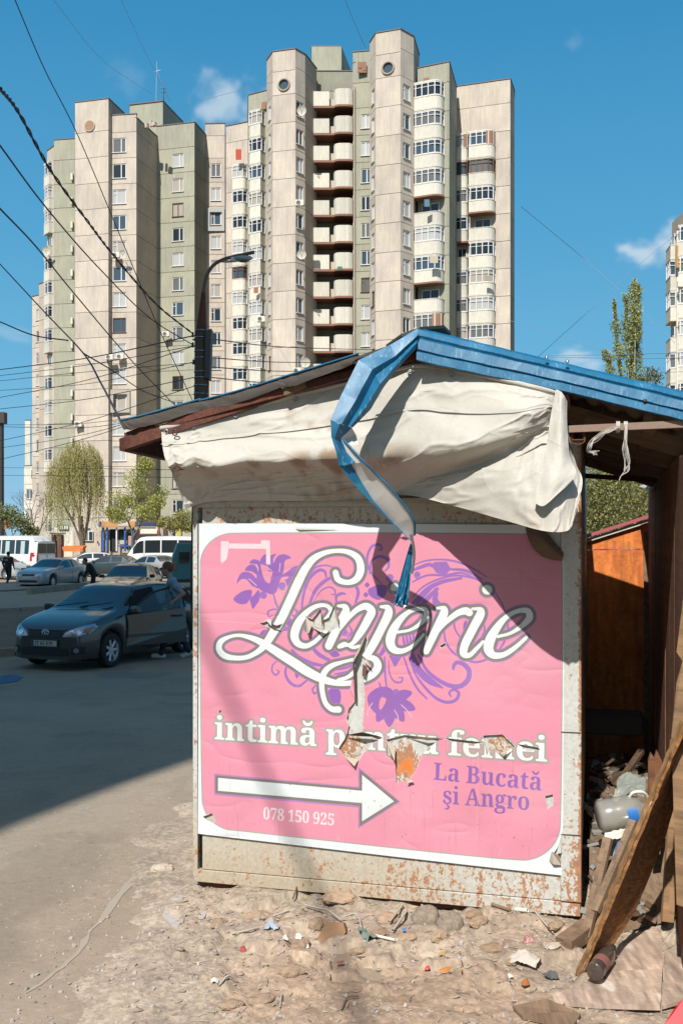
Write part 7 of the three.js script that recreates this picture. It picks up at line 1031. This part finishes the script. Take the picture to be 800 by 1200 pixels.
{
  { // weeping willow: hanging strands from a dome
    const T0 = makeTree('willow_tree', 'weeping willow with yellow-green hanging strands before the left tower', 95, 86, { seed: 11 }), { R, t, b, s } = T0, geo = [tube([b(98, 668).setY(0), b(97, 640), b(94, 605)], .24, 10, 7), tube([b(97, 640), b(103, 610), b(108, 570)], .13, 10, 6), tube([b(94, 605), b(84, 575), b(80, 545)], .12, 10, 6), tube([b(94, 605), b(95, 560), b(94, 528)], .12, 10, 6), tube([b(97, 640), b(86, 612), b(74, 590)], .09, 10, 6)], spots = [];
    for (let i = 0; i < 640; i++) { const a = R() * 2 * PI, k = Math.sqrt(R()) * (.72 + .5 * vnoise(a * 1.6 + 3, 2, 10, 9)), r = 2.35 * k; if (vnoise(a * 2.2, k * 4, 14, 23) < .24) continue; const top = V(r * Math.cos(a) + b(92, 540).x, b(92, 512).y - 1.9 * k * k - R() * .8 - (R() < .4 ? R() * 3 : 0), r * Math.sin(a) * .9), L = 2.0 + R() * 3.8 * (.5 + .6 * k); for (let j = 0; j < 44; j++) { const u = j / 44; spots.push([top.x + (R() - .5) * .16 + Math.cos(a) * .35 * Math.sin(u * 2), top.y - u * L, top.z + (R() - .5) * .16, .7 + R() * .6, 1]); } }
    part('trunk', geo, M.bark, t); part('crown', leaves(spots, .125, R, [.47, .42, .13]), M.leaf, t);
  }
  { const { R, t, b } = makeTree('maple_tree', 'bright green spring tree with upright twigs in front of the blue shop', 156, 84, { seed: 21 }); const L = limbTree(R, V(0, 0, 0), 2.6, 1.5, 4, .8); part('trunk', L.geo, M.bark, t); const sp = []; for (const q of L.tips) for (let i = 0; i < 40; i++) sp.push([q.x + (R() - .5) * .9, q.y + (R() - .4) * .8, q.z + (R() - .5) * .9, .6 + R() * .8]); sp.push(...clumps([[b(140, 580).x, b(0, 605).y, 0, 1.0, .7], [b(172, 580).x, b(0, 600).y, .3, 1.1, .7], [b(160, 550).x, b(0, 565).y, 0, 1.2, 1.1], [b(184, 550).x, b(0, 588).y, .2, .9, .8], [b(132, 550).x, b(0, 600).y, 0, .8, .7], [b(170, 550).x, b(0, 545).y, 0, .8, 1], [b(148, 560).x, b(0, 588).y, -.3, .9, .8]], 1300, R)); part('crown', leaves(sp, .15, R, [.52, .54, .12]), M.leaf, t); }
  { const { R, t, b } = makeTree('young_tree', 'low yellowish tree between the bright green tree and the concrete pole', 208, 84, { seed: 31 }); const L = limbTree(R, V(0, 0, 0), 1.6, 1.6, 4); part('trunk', L.geo, M.bark, t); part('crown', leaves(clumps([[b(194, 0).x, b(0, 612).y, 0, .9, .6], [b(214, 0).x, b(0, 606).y, 0, 1.0, .7], [b(206, 0).x, b(0, 616).y, .4, 1, .5], [b(222, 0).x, b(0, 618).y, 0, .8, .5]], 1500, R), .15, R, [.46, .43, .11]), M.leaf, t); }
  { const { R, t, b } = makeTree('bush', 'dark green bush with orange-brown shoots at the left edge', 14, 82, { seed: 41 }); const L = limbTree(R, V(0, 0, 0), 1.7, 1.6, 4); part('trunk', L.geo, M.bark, t); part('crown', leaves(clumps([[b(-6, 0).x, b(0, 600).y, 0, 1.3, .9], [b(12, 0).x, b(0, 604).y, 0, 1.2, .8], [b(26, 0).x, b(0, 612).y, .4, 1.1, .7], [b(36, 0).x, b(0, 622).y, 0, .8, .6]], 800, R), .2, R, [.25, .27, .08]), M.leaf, t); }
  { const { R, t } = makeTree('bare_tree', 'thin leafless tree before the white block at far left', 44, 88, { seed: 51 }); const L = limbTree(R, V(0, 0, 0), 2.1, 1.2, 5, .9); part('trunk', L.geo, M.bark, t); part('crown', leaves(L.tips.flatMap((q) => [...Array(3)].map(() => [q.x + (R() - .5) * .5, q.y + (R() - .5) * .5, q.z + (R() - .5) * .5, 1])), .10, R, [.20, .15, .09]), M.leaf, t); }
  { // poplar behind the kiosk: narrow, several rising limbs with gaps
    const { R, t, b } = makeTree('poplar_tree', 'tall narrow poplar with sparse new leaves rising behind the blue roof', 737, 58, { seed: 61 }), limbs = [[[737, 640], [740, 470], [744, 400], [746, 326]], [[738, 520], [727, 440], [722, 395], [719, 352]], [[739, 520], [732, 430], [731, 385], [730, 348]], [[740, 520], [748, 440], [749, 400], [750, 362]], [[737, 540], [716, 450], [713, 425], [708, 412]], [[740, 430], [741, 380], [740, 345]], [[742, 410], [748, 372], [751, 332]]], geo = [], sp = [];
    limbs.forEach((l, i) => { const p = l.map(([x, y]) => b(x, y).add(V(0, 0, (i % 3 - 1) * .5))); if (i === 0) p[0].y = 0; const c = new THREE.CatmullRomCurve3(p), len = c.getLength(); geo.push(tube(p, i ? .035 : .07, 16, 5)); const n = Math.round(len * 230); for (let k = 0; k < n; k++) { const u = lerp(i ? .28 : .35, 1, R()), q = c.getPoint(u), w = (i ? .42 : .60) * (1.15 - .65 * u) * (vnoise(u * 14, i * 3, 99, 7) > .30 ? 1 : .25), a = R() * 6.3, r = Math.sqrt(R()) * w; sp.push([q.x + r * Math.cos(a), q.y + (R() - .5) * .3, q.z + r * Math.sin(a), .55 + R() * .9]); } for (let k = 0; k < 16; k++) { const q = c.getPoint(lerp(.4, .97, R())), a = R() * 6.3; geo.push(bar(q, q.clone().add(V(Math.cos(a) * .22, .42, Math.sin(a) * .22)), .010, .005, 4)); } });
    part('trunk', geo, mat([.40, .36, .28], .9), t); part('crown', leaves(sp, .125, R, [.43, .46, .13]), M.leaf, t);
  }
  { const { R, t, b } = makeTree('small_tree', 'small leafy treetop right of the poplar above the blue roof', 760, 60, { seed: 71 }), geo = [], sp = []; for (const [x, y] of [[752, 440], [758, 432], [764, 430], [770, 434], [774, 438], [747, 446]]) { const q = b(x, y); geo.push(tube([V(0, 0, 0), b(758, 470), q], .03, 10, 5)); for (let i = 0; i < 130; i++) { const u = R() * .35, p = q.clone().lerp(b(758, 470), u); sp.push([p.x + (R() - .5) * .55, p.y + (R() - .5) * .35, p.z + (R() - .5) * .5, .6 + R() * .7]); } } part('trunk', geo, M.bark, t); part('crown', leaves(sp, .13, R, [.24, .26, .08]), M.leaf, t); }
  for (const [n, l, px, d, seed, tint, cl] of [['bush', 'sunlit green bush behind the orange wall, left part', 700, 13, 81, [.34, .34, .09], [[682, 575, .8], [700, 590, .7], [716, 565, .7], [690, 610, .6], [672, 600, .6]]], ['bush', 'loose olive bush behind the orange wall, right part', 738, 14.5, 91, [.33, .30, .10], [[728, 585, .7], [742, 605, .65], [756, 600, .6], [734, 560, .5], [770, 610, .6], [785, 590, .7]]]]) {
    const { R, t, b } = makeTree(n, l, px, d, { seed }), L = limbTree(R, V(0, 0, 0), .8, 1.5, 4); part('branches', L.geo, M.bark, t); part('crown', leaves(clumps(cl.map(([x, y, r]) => [b(x, y).x, b(x, y).y, (R() - .5) * .8, r, .9]), 5200, R), .034, R, tint), M.leaf, t);
  }
}
// ---------------------------------------------------------------- lamp post with cabinet, other posts
{
  const d = 21, base = park(235, d), P = (x, y, dd = d) => at(x, y, dd).sub(base), lp = thing('lamp_post', 'dark concrete lamp post with a long curved steel arm left of the kiosk roof', 'lamp post', base);
  const top = P(236, 386), pm = mat(0xffffff, .9, { map: T.concrete.tan2, color: lin(.20, .18, .17) });
  part('pole', bar(V(0, -.1, 0), V(top.x, top.y, 0), .25, .125, 16), pm, lp); part('steel_sleeve', bar(V(top.x, top.y - .05, 0), P(238.5, 343), .115, .045, 12), M.rustSteel, lp);
  part('arm', tube([P(238, 352), P(239, 338), P(242.5, 323), P(250, 311), P(262, 304), P(280, 299.5), P(298, 295.5)], .038, 40, 8), mat([.16, .10, .075], .7), lp); part('bracket', tube([P(258, 306), P(266, 306.5), P(274, 306)], .025, 10, 6), M.steel, lp);
  const lh = part('lamp_head', (() => { const g = new THREE.SphereGeometry(.5, 20, 12); g.scale(.44, .13, .2); return g; })(), mat([.42, .45, .48], .5, { metalness: .3 }), lp); lh.position.copy(P(284, 303)); lh.rotation.z = .06; part('lamp_glass', (() => { const g = new THREE.SphereGeometry(.5, 16, 8); g.scale(.26, .10, .15); return g.translate(.03, -.035, 0); })(), M.glassGrey, lh); part('lamp_socket', rbox(-.18, -.01, 0, .14, .1, .12, .03), M.frame, lh);
  const cab = part('cabinet', (() => { const s = [P(242, 390), P(249, 387), P(247, 446), P(241, 444)].map((p) => p.clone().add(V(0, 0, .18))); return slab(s, V(0, 0, -.3)); })(), mat([.07, .075, .075], .6), lp, 'dark cabinet strapped to the post'); part('cabinet_pipe', tube([P(245, 446), P(245, 455), P(241, 468), P(238, 480)], .012, 16, 5).translate(0, 0, .16), M.dark, lp);
  for (const y of [388, 396, 412, 420, 436, 443, 452, 462]) part('strap', new THREE.TorusGeometry(lerp(.135, .16, (y - 386) / 80), .012, 5, 20).rotateX(PI / 2).translate(...P(236, y).toArray()), M.steel, lp);
  for (const [x, y] of [[226, 392], [226, 404], [227, 424], [247, 396], [247, 424]]) part('insulator', lathe([[0, -.06], [.03, -.05], [.03, -.02], [.018, 0], [.03, .03], [0, .06]], 10).translate(...P(x, y).toArray()), mat([.05, .04, .035], .4), lp);
  part('insulator_arm', [bar(P(226, 398), P(246, 398), .02), bar(P(226, 424), P(247, 424), .02)], M.dark, lp);
  const q = park(2, 88), sp = thing('street_post', 'dark post with a box-shaped head at the left edge', 'post', q); part('pole', bar(V(0, 0, 0), at(2, 497, 88).sub(q), .24, .22, 10), M.dark, sp); part('head_box', rbox(at(2, 490, 88).x - q.x, at(2, 490, 88).y - q.y, 0, .8, 1.0, .8, .03), mat([.05, .035, .03], .7), sp);
}
// ---------------------------------------------------------------- overhead wires
{
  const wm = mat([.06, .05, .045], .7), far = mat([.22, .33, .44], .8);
  const wire = (label, pts, w, m = wm, name = 'overhead_wire') => { const P = pts.map((p) => at(...p)), o = P[0].clone(), dm = pts.reduce((a, p) => a + p[2], 0) / pts.length; return one(name, label, 'wire', tube(P.map((p) => p.sub(o)), w / 2 / F * dm, 60, 5), m, o); };
  const t1 = [[0, 103, 9], [20, 128, 10], [60, 200, 12], [105, 262, 14.5], [130, 295, 16], [185, 358, 19], [226, 391, 21]];
  { const P = t1.map((p) => at(...p)), c = new THREE.CatmullRomCurve3(P, false, 'centripetal'), o = P[0].clone(), w = thing('twisted_cable', 'thickest overhead cable, twisted, from the upper left to the lamp post', 'cable', o); for (const k of [0, 1]) { const pts = []; for (let i = 0; i <= 130; i++) { const q = c.getPoint(i / 130), a = i * .75 + k * PI; pts.push(q.sub(o).add(V(.011 * Math.cos(a), .011 * Math.sin(a), 0))); } part('strand', tube(pts, .0105, 260, 5), wm, w); } }
  wire('overhead wire just below the thick twisted cable', [[0, 170, 11], [51, 239, 13], [118, 316, 16], [186, 380, 20], [226, 404, 21]], 1.5); wire('overhead wire entering at the left edge a third of the way down', [[0, 244, 11], [40, 286, 13], [84, 340, 16], [152, 420, 20], [205, 475, 24]], 1.5); wire('lowest steep wire running from the left edge to the kiosk eave', [[0, 309, 11], [51, 364, 10], [98, 414, 8], [118, 448, 6.5], [146, 502, 4.75]], 1.9);
  wire('sagging wire joining the steep kiosk wire from the left edge', [[0, 377, 11], [40, 393, 10.5], [80, 399, 10]], 1.6); wire('branch wire from the kiosk wire to the right below the lamp post', [[98, 414, 8.5], [130, 433, 11], [170, 459, 15], [205, 472, 20]], 1.2); wire('thin wire falling from the top edge at left', [[18, 0, 16], [52, 80, 17], [88, 151, 18], [135, 262, 19], [186, 384, 21], [226, 470, 23]], 1.1);
  const flat = [['topmost nearly level wire between the left edge and the lamp post', 434, 420, 393, 1.6], ['second nearly level wire at left of the lamp post', 441, 428, 405, 1], ['third nearly level wire at left of the lamp post', 447, 436, 425, .9], ['level wire crossing the tower foot above the willow', 458, 450, 424, .9], ['wire rising from the left edge beneath the level ones', 467, 446, 405, 1.1], ['long level wire just above the willow crown', 480, 468, 442, 1.1], ['level wire through the top of the willow', 498, 496, 476, .8], ['double level wire over the willow crown', 500, 501, 480, .9], ['wire rising through the willow crown', 518, 494, 452, 1], ['wire rising lower through the willow crown', 526, 509, 470, .9], ['steep low wire rising past the willow', 540, 514, 470, 1], ['straight level wire behind the willow', 548, 549, 551, .7], ['lowest level wire behind the willow', 557, 558, 560, .7]];
  for (const [l, a, b, c, w] of flat) wire(l, [[-6, a, 34], [100, b, 28], [229, c, 21.2]], w * .75);
  for (const [l, a, b, w] of [['wire running right from the lamp post over the tower, upper', 397, 410, 1], ['wire running right from the lamp post over the tower, middle', 419, 424, .9], ['wire running right from the lamp post over the tower, lower', 430, 434, .9], ['wire running right from the lamp post over the tower, lowest', 442, 452, .9]]) wire(l, [[244, a, 21], [330, (a + b) / 2 + 3, 30], [440, b, 42]], w);
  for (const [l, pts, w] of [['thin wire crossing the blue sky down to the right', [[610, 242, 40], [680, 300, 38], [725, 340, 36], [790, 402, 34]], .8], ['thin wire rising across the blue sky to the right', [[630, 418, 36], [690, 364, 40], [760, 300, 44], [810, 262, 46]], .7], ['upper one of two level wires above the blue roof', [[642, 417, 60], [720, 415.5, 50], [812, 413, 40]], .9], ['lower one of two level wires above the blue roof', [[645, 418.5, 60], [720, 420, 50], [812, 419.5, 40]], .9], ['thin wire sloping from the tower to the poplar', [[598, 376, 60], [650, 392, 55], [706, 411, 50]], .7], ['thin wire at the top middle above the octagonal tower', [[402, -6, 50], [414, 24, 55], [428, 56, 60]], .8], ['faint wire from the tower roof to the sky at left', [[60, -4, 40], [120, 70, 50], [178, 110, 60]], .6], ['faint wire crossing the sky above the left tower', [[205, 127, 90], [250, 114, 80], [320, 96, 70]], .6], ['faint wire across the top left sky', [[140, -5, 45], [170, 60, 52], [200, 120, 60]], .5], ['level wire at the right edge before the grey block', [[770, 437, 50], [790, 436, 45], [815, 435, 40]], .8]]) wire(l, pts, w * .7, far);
}
// ---------------------------------------------------------------- roof aerial, dishes, air conditioners
{
  const o = at(183, 117, 119), a = thing('roof_aerial', 'tall thin aerial mast on the roof of the left tower', 'aerial', o); part('mast', bar(V(0, -.5, 0), at(184, 72, 119).sub(o), .05, .03, 6), M.steel, a); part('guy', bar(at(184, 80, 119).sub(o), at(193, 113, 119).sub(o), .015), M.steel, a); part('cross_bar', bar(at(181, 84, 119).sub(o), at(188, 82, 119).sub(o), .02), M.steel, a); part('short_mast', bar(at(192, 118, 119).sub(o), at(192, 103, 119).sub(o), .06, .04, 6), M.dark, a); for (const y of [104, 108]) part('dipole', bar(at(189, y, 119).sub(o), at(195, y, 119).sub(o), .04), M.dark, a);
  const dish = (label, px, py, d, r) => { const q = at(px, py, d), t = thing('satellite_dish', label, 'satellite dish', q, 0, 'white satellite dishes on the towers'); const g = new THREE.SphereGeometry(1, 24, 6, 0, 2 * PI, 0, .5).scale(1, .75, 1).translate(0, -.72, 0); g.scale(r / .48, r / .48, r / .48).rotateX(-PI / 2 + .35).rotateY(-.25); part('reflector', g, M.white[0], t); part('feed_arm', bar(V(0, -r * .9, .05), V(.05, -r * .2, r * 1.0), .025), M.steel, t); part('receiver', rbox(.05, -r * .2, r, .1, .1, .14, .03), M.frame, t); part('wall_mount', bar(V(0, 0, -.05), V(-.1, -.05, -.7), .035), M.steel, t); };
  dish('white satellite dish at the uppermost storeys of the left octagonal tower', 353.5, 129.5, 97.6, .47); dish('white satellite dish halfway down the left octagonal tower', 353.5, 298, 97.6, .47); dish('white satellite dish just above the kiosk roof on the left octagonal tower', 358, 424.5, 97.6, .50); dish('pale satellite dish on the far left edge of the left tower', 55, 293.5, 115, .5); dish('pale satellite dish under a window of the left tower\'s beige strip', 144.5, 297.5, 106.6, .42);
  const ac = (label, px, py, d) => { const t = thing('air_conditioner', label, 'air conditioner', at(px, py, d), 0, 'air conditioners on the towers'); part('case', rbox(0, 0, 0, .82, .58, .32, .04), M.white[1], t); part('fan_grille', new THREE.CylinderGeometry(.21, .21, .03, 20).rotateX(PI / 2).translate(-.12, 0, .165), M.glassGrey, t); part('fan_ring', new THREE.TorusGeometry(.21, .02, 6, 20).translate(-.12, 0, .18), M.white[2], t); part('bracket', [box(-.3, -.32, -.05, .04, .06, .5), box(.3, -.32, -.05, .04, .06, .5)], M.dark, t); };
  ac('air conditioner under an upper window of the left octagonal tower', 351, 238, 97.3); ac('air conditioner under a window just above the kiosk roof', 348, 434.5, 97.6); ac('left one of two air conditioners side by side on the left tower', 128.5, 418.5, 106.9); ac('right one of two air conditioners side by side on the left tower', 141, 418, 107.2); ac('air conditioner under a window beside a dish on the left tower', 136, 299, 107.2); ac('air conditioner left of a window of the green strip', 194.5, 391.5, 111.6); ac('air conditioner low on the tall blank panel of the left tower', 92, 497, 107.6); ac('air conditioner low on the beige bays near the kiosk roof', 306, 374, 100.4);
}
// ---------------------------------------------------------------- shop, booth, stall, other buildings
{
  const d = 101, base = park(150, d), s = thing('shop_front', 'small shop with blue door frames and an orange and navy fascia at the tower foot', 'shop', base), P = (x, y, z = 0) => at(x, y, d).sub(base).add(V(0, 0, z)), R2 = (x0, y0, x1, y1, z, dp, m, name) => { const a = P(x0, y0), b = P(x1, y1); return part(name, rbox((a.x + b.x) / 2, (a.y + b.y) / 2, z, Math.abs(b.x - a.x), Math.abs(a.y - b.y), dp, .02), m, s); };
  const blue = mat([.03, .12, .42], .5), navy = mat([.03, .05, .12], .5), org = mat([.62, .30, .10], .6);
  R2(86, 622, 119, 660, -1.4, 3, M.tan2[0], 'wall'); R2(116, 617, 190, 660, -2.2, 3, M.tan2[2], 'wall'); R2(117, 611, 160, 617.5, .3, .5, org, 'fascia'); R2(160, 612, 183, 617, .3, .5, navy, 'fascia'); R2(117.5, 611, 120, 617.4, .45, .5, blue, 'fascia_end'); R2(140, 612.5, 152, 616.5, .56, .04, mat([.55, .6, .62], .5), 'fascia_panel');
  for (const [x0, x1] of [[120, 122.6], [125.2, 127], [146, 148], [156, 158]]) R2(x0, 618, x1, 646, .1, .2, blue, 'door_frame'); R2(127.4, 620, 136, 646, -.6, .1, M.black, 'doorway'); R2(136.4, 618, 138, 646, .1, .2, M.frame, 'door_frame'); R2(138, 620, 146, 632, -.5, .1, M.glassDark, 'pane'); R2(138.4, 633, 146, 638, -.4, .3, mat([.55, .5, .42], .8), 'display'); R2(139, 639, 157, 640.5, .1, .2, blue, 'window_bar'); R2(148, 620, 156, 645, -.5, .1, M.glassBlue, 'pane'); R2(150, 628, 154, 640, -.3, .3, mat([.5, .35, .28], .8), 'display');
  R2(165, 618, 185, 625.5, .3, .06, M.white[0], 'banner'); R2(186, 617, 188, 646, .2, .2, M.rustRed, 'post'); R2(163, 625.6, 188, 626.6, .2, .2, M.rustRed, 'rail'); R2(208, 618, 213, 630, .5, .08, mat([.62, .50, .05], .5), 'yellow_sign'); R2(99, 622, 110, 634, .25, .1, M.frame, 'window'); R2(100, 623, 104, 633, .32, .04, M.glassGrey, 'pane'); R2(105.5, 623, 109.4, 633, .32, .04, M.glassDark, 'pane'); R2(115, 634, 116.4, 637, .3, .05, M.black, 'house_number'); R2(208, 629, 209, 652, .5, .08, M.dark, 'sign_leg');
  R2(60, 618, 92, 660, -3, 4, M.white[2], 'annexe_wall'); R2(66, 614.5, 78, 621, -.9, .1, mat([.12, .20, .14], .5), 'green_sign'); for (const x of [67.5, 70.2, 73, 75.6]) R2(x, 616, x + 1.6, 620, -.83, .03, M.white[0], 'sign_mark'); R2(54, 617, 61, 623, -2.6, .1, M.glassGrey, 'pane');
  const bo = park(68, 96), b = thing('metal_booth', 'brown metal booth behind the minibus', 'booth', bo), Q = (x, y) => at(x, y, 96).sub(bo); part('wall', rbox(0, Q(68, 640).y, 0, .95, 2.3, 1.0, .02), mat([.13, .055, .04], .7), b); part('roof', box(0, Q(68, 625).y, 0, 1.2, .1, 1.3), M.dark, b); for (const x of [-.3, 0, .3]) part('panel_rib', box(x, Q(68, 640).y, .51, .04, 2.2, .03), M.rustRed, b);
  const so = park(88, 84), st = thing('market_stall', 'small stall with an orange canopy beside the willow trunk', 'stall', so), A = (x, y) => at(x, y, 84).sub(so), om = mat([.75, .20, .03], .6); part('canopy', slab([A(75, 641), A(100, 640.5), A(99, 643.5), A(76, 645)].map((p) => p.add(V(0, 0, .5))), V(0, .1, -1.1)), om, st); for (const x of [76, 87, 98]) part('leg', bar(A(x, 644).add(V(0, 0, .3)), A(x, 662).setY(0).add(V(0, 0, .3)), .03), M.wood, st); part('table_top', box(A(87, 652).x, A(87, 653).y, 0, 1.7, .06, .8), M.wood, st); part('canopy_fringe', box(A(88, 645).x, A(88, 645.2).y, .5, 1.6, .14, .03), om, st);
  const ro = park(4, 96), rr = thing('awning', 'orange awning roof at the far left edge behind the minibus', 'awning', ro), B = (x, y) => at(x, y, 96).sub(ro); part('canopy', slab([B(-20, 613), B(7, 612), B(8.5, 620), B(-20, 620)], V(0, .3, -1.2)), mat([.50, .17, .05], .7), rr); part('post', bar(B(6, 620), B(6, 660).setY(0), .05), M.dark, rr); part('post', bar(B(-15, 620), B(-15, 660).setY(0), .05), M.dark, rr);
}
{
  // white block far left, grey block at the right edge, tower behind the camera that shades the street
  const W = makeBlock('apartment_block', 'small white block far away at the left, half hidden by bare branches', [36, 140]);
  { const f = W.face([28.5, 141], [44.5, 140], 10.8, M.white, { f: .35, w: 1.0, h: 1.4 }, {}); for (let k = 12; k < 16; k++) { const o = part('pane', paneGeo(.9, 1.3), PANES[k % 6], W.b); f.holder(o, f.L * .72, ROW(k), .06); } W.core([[29, 141.5], [44, 140.6], [46, 150], [30, 151]], 10.7, M.white[2]); W.face([29.5, 142.5], [36, 142.5], 17.5, M.white, null, {}); W.core([[30, 143], [35.6, 143], [36, 148], [30.5, 148]], 17.4, M.white[2]); }
  const Q = makeBlock('apartment_block', 'grey block with white balconies cut by the right edge', [800, 90]);
  { const f = Q.face([785.2, 92], [792, 89.5], 27.6, M.tan2, null, { rows: 16 }), h = Q.face([792, 89.5], [840, 88], 28.2, M.white, null, { rows: 16 }); for (let k = 6; k < 13; k++) { bay(Q, f, f.L * .55, ROW(k) + .6, f.L * .8, .5, 'none', k % 3 ? 'g' : 'o', M.white[k % 4]); bay(Q, h, 1.2, ROW(k) + .6, 1.9, .7, 'none', 'g', M.white[(k + 1) % 4]); } Q.core([[786, 92.6], [792.4, 90.2], [840, 88.7], [842, 110], [790, 112]], 27.4, M.tan2[2]); const o = part('ochre_strip', box(0, 0, 0, .35, 2.0, .3), mat([.55, .33, .10], .8), Q.b); o.position.copy(at(793.6, 301, 89).sub(Q.b.position)); const r = part('roof_room', box(0, 0, 0, 3, 3, 4), M.tan2[1], Q.b); r.position.copy(at(814, 272, 92).sub(Q.b.position)); const c = part('air_box', rbox(0, 0, 0, .6, .55, .3, .04), M.white[1], Q.b); c.position.copy(at(797, 333, 88.6).sub(Q.b.position)); }
  const S = thing('apartment_block', 'tall beige tower standing behind the viewer, whose shadow covers the street', 'building', [-22.5, 0, 5]); part('core_wall', box(0, 32, 0, 32, 64, 6), M.tan2[1], S); for (let k = 0; k < 21; k++) for (let i = 0; i < 6; i++) { const w = part('window', windowGeo(1.4, 1.5, (i + k) % 4), M.frame, S); w.position.set(-12.5 + i * 5, 2.4 + k * 2.9, -3.02); w.rotation.y = PI; part('pane', paneGeo(1.4, 1.5), PANES[(i * 5 + k) % 8], w); }
  S.position.x = -1.75 - .344 * (8 + 5.1) - 16.28; 
  // leaning guy cable of a pole behind the viewer: its soft shadow crosses the poster
  const off = sunDir.clone().multiplyScalar(12), g1 = K(240, 750, 0).applyMatrix4(KM).add(off), g2 = K(364, 1030, 0).applyMatrix4(KM).add(off), dir = g2.clone().sub(g1).normalize(), low = g1.clone().addScaledVector(dir, (g1.y - terrain(0, 0)) / -dir.y), high = g1.clone().addScaledVector(dir, -6.5);
  one('guy_cable', 'slanting guy cable between the tower behind the viewer and the ground', 'cable', bar(high.clone().sub(low), V(0, 0, 0), .02, .02, 8), M.dark, low);
}
// shade tone put into the base colours: darker and warmer, suited to this exposure
{ const seen = new Set(); scene.traverse((o) => { if (o.isMesh && !seen.has(o.material)) { seen.add(o.material); const m = o.material; if (m.metalness < .7) m.color.multiply(lin(.72, .70, .665)); } }); }
renderer.render(scene, camera);
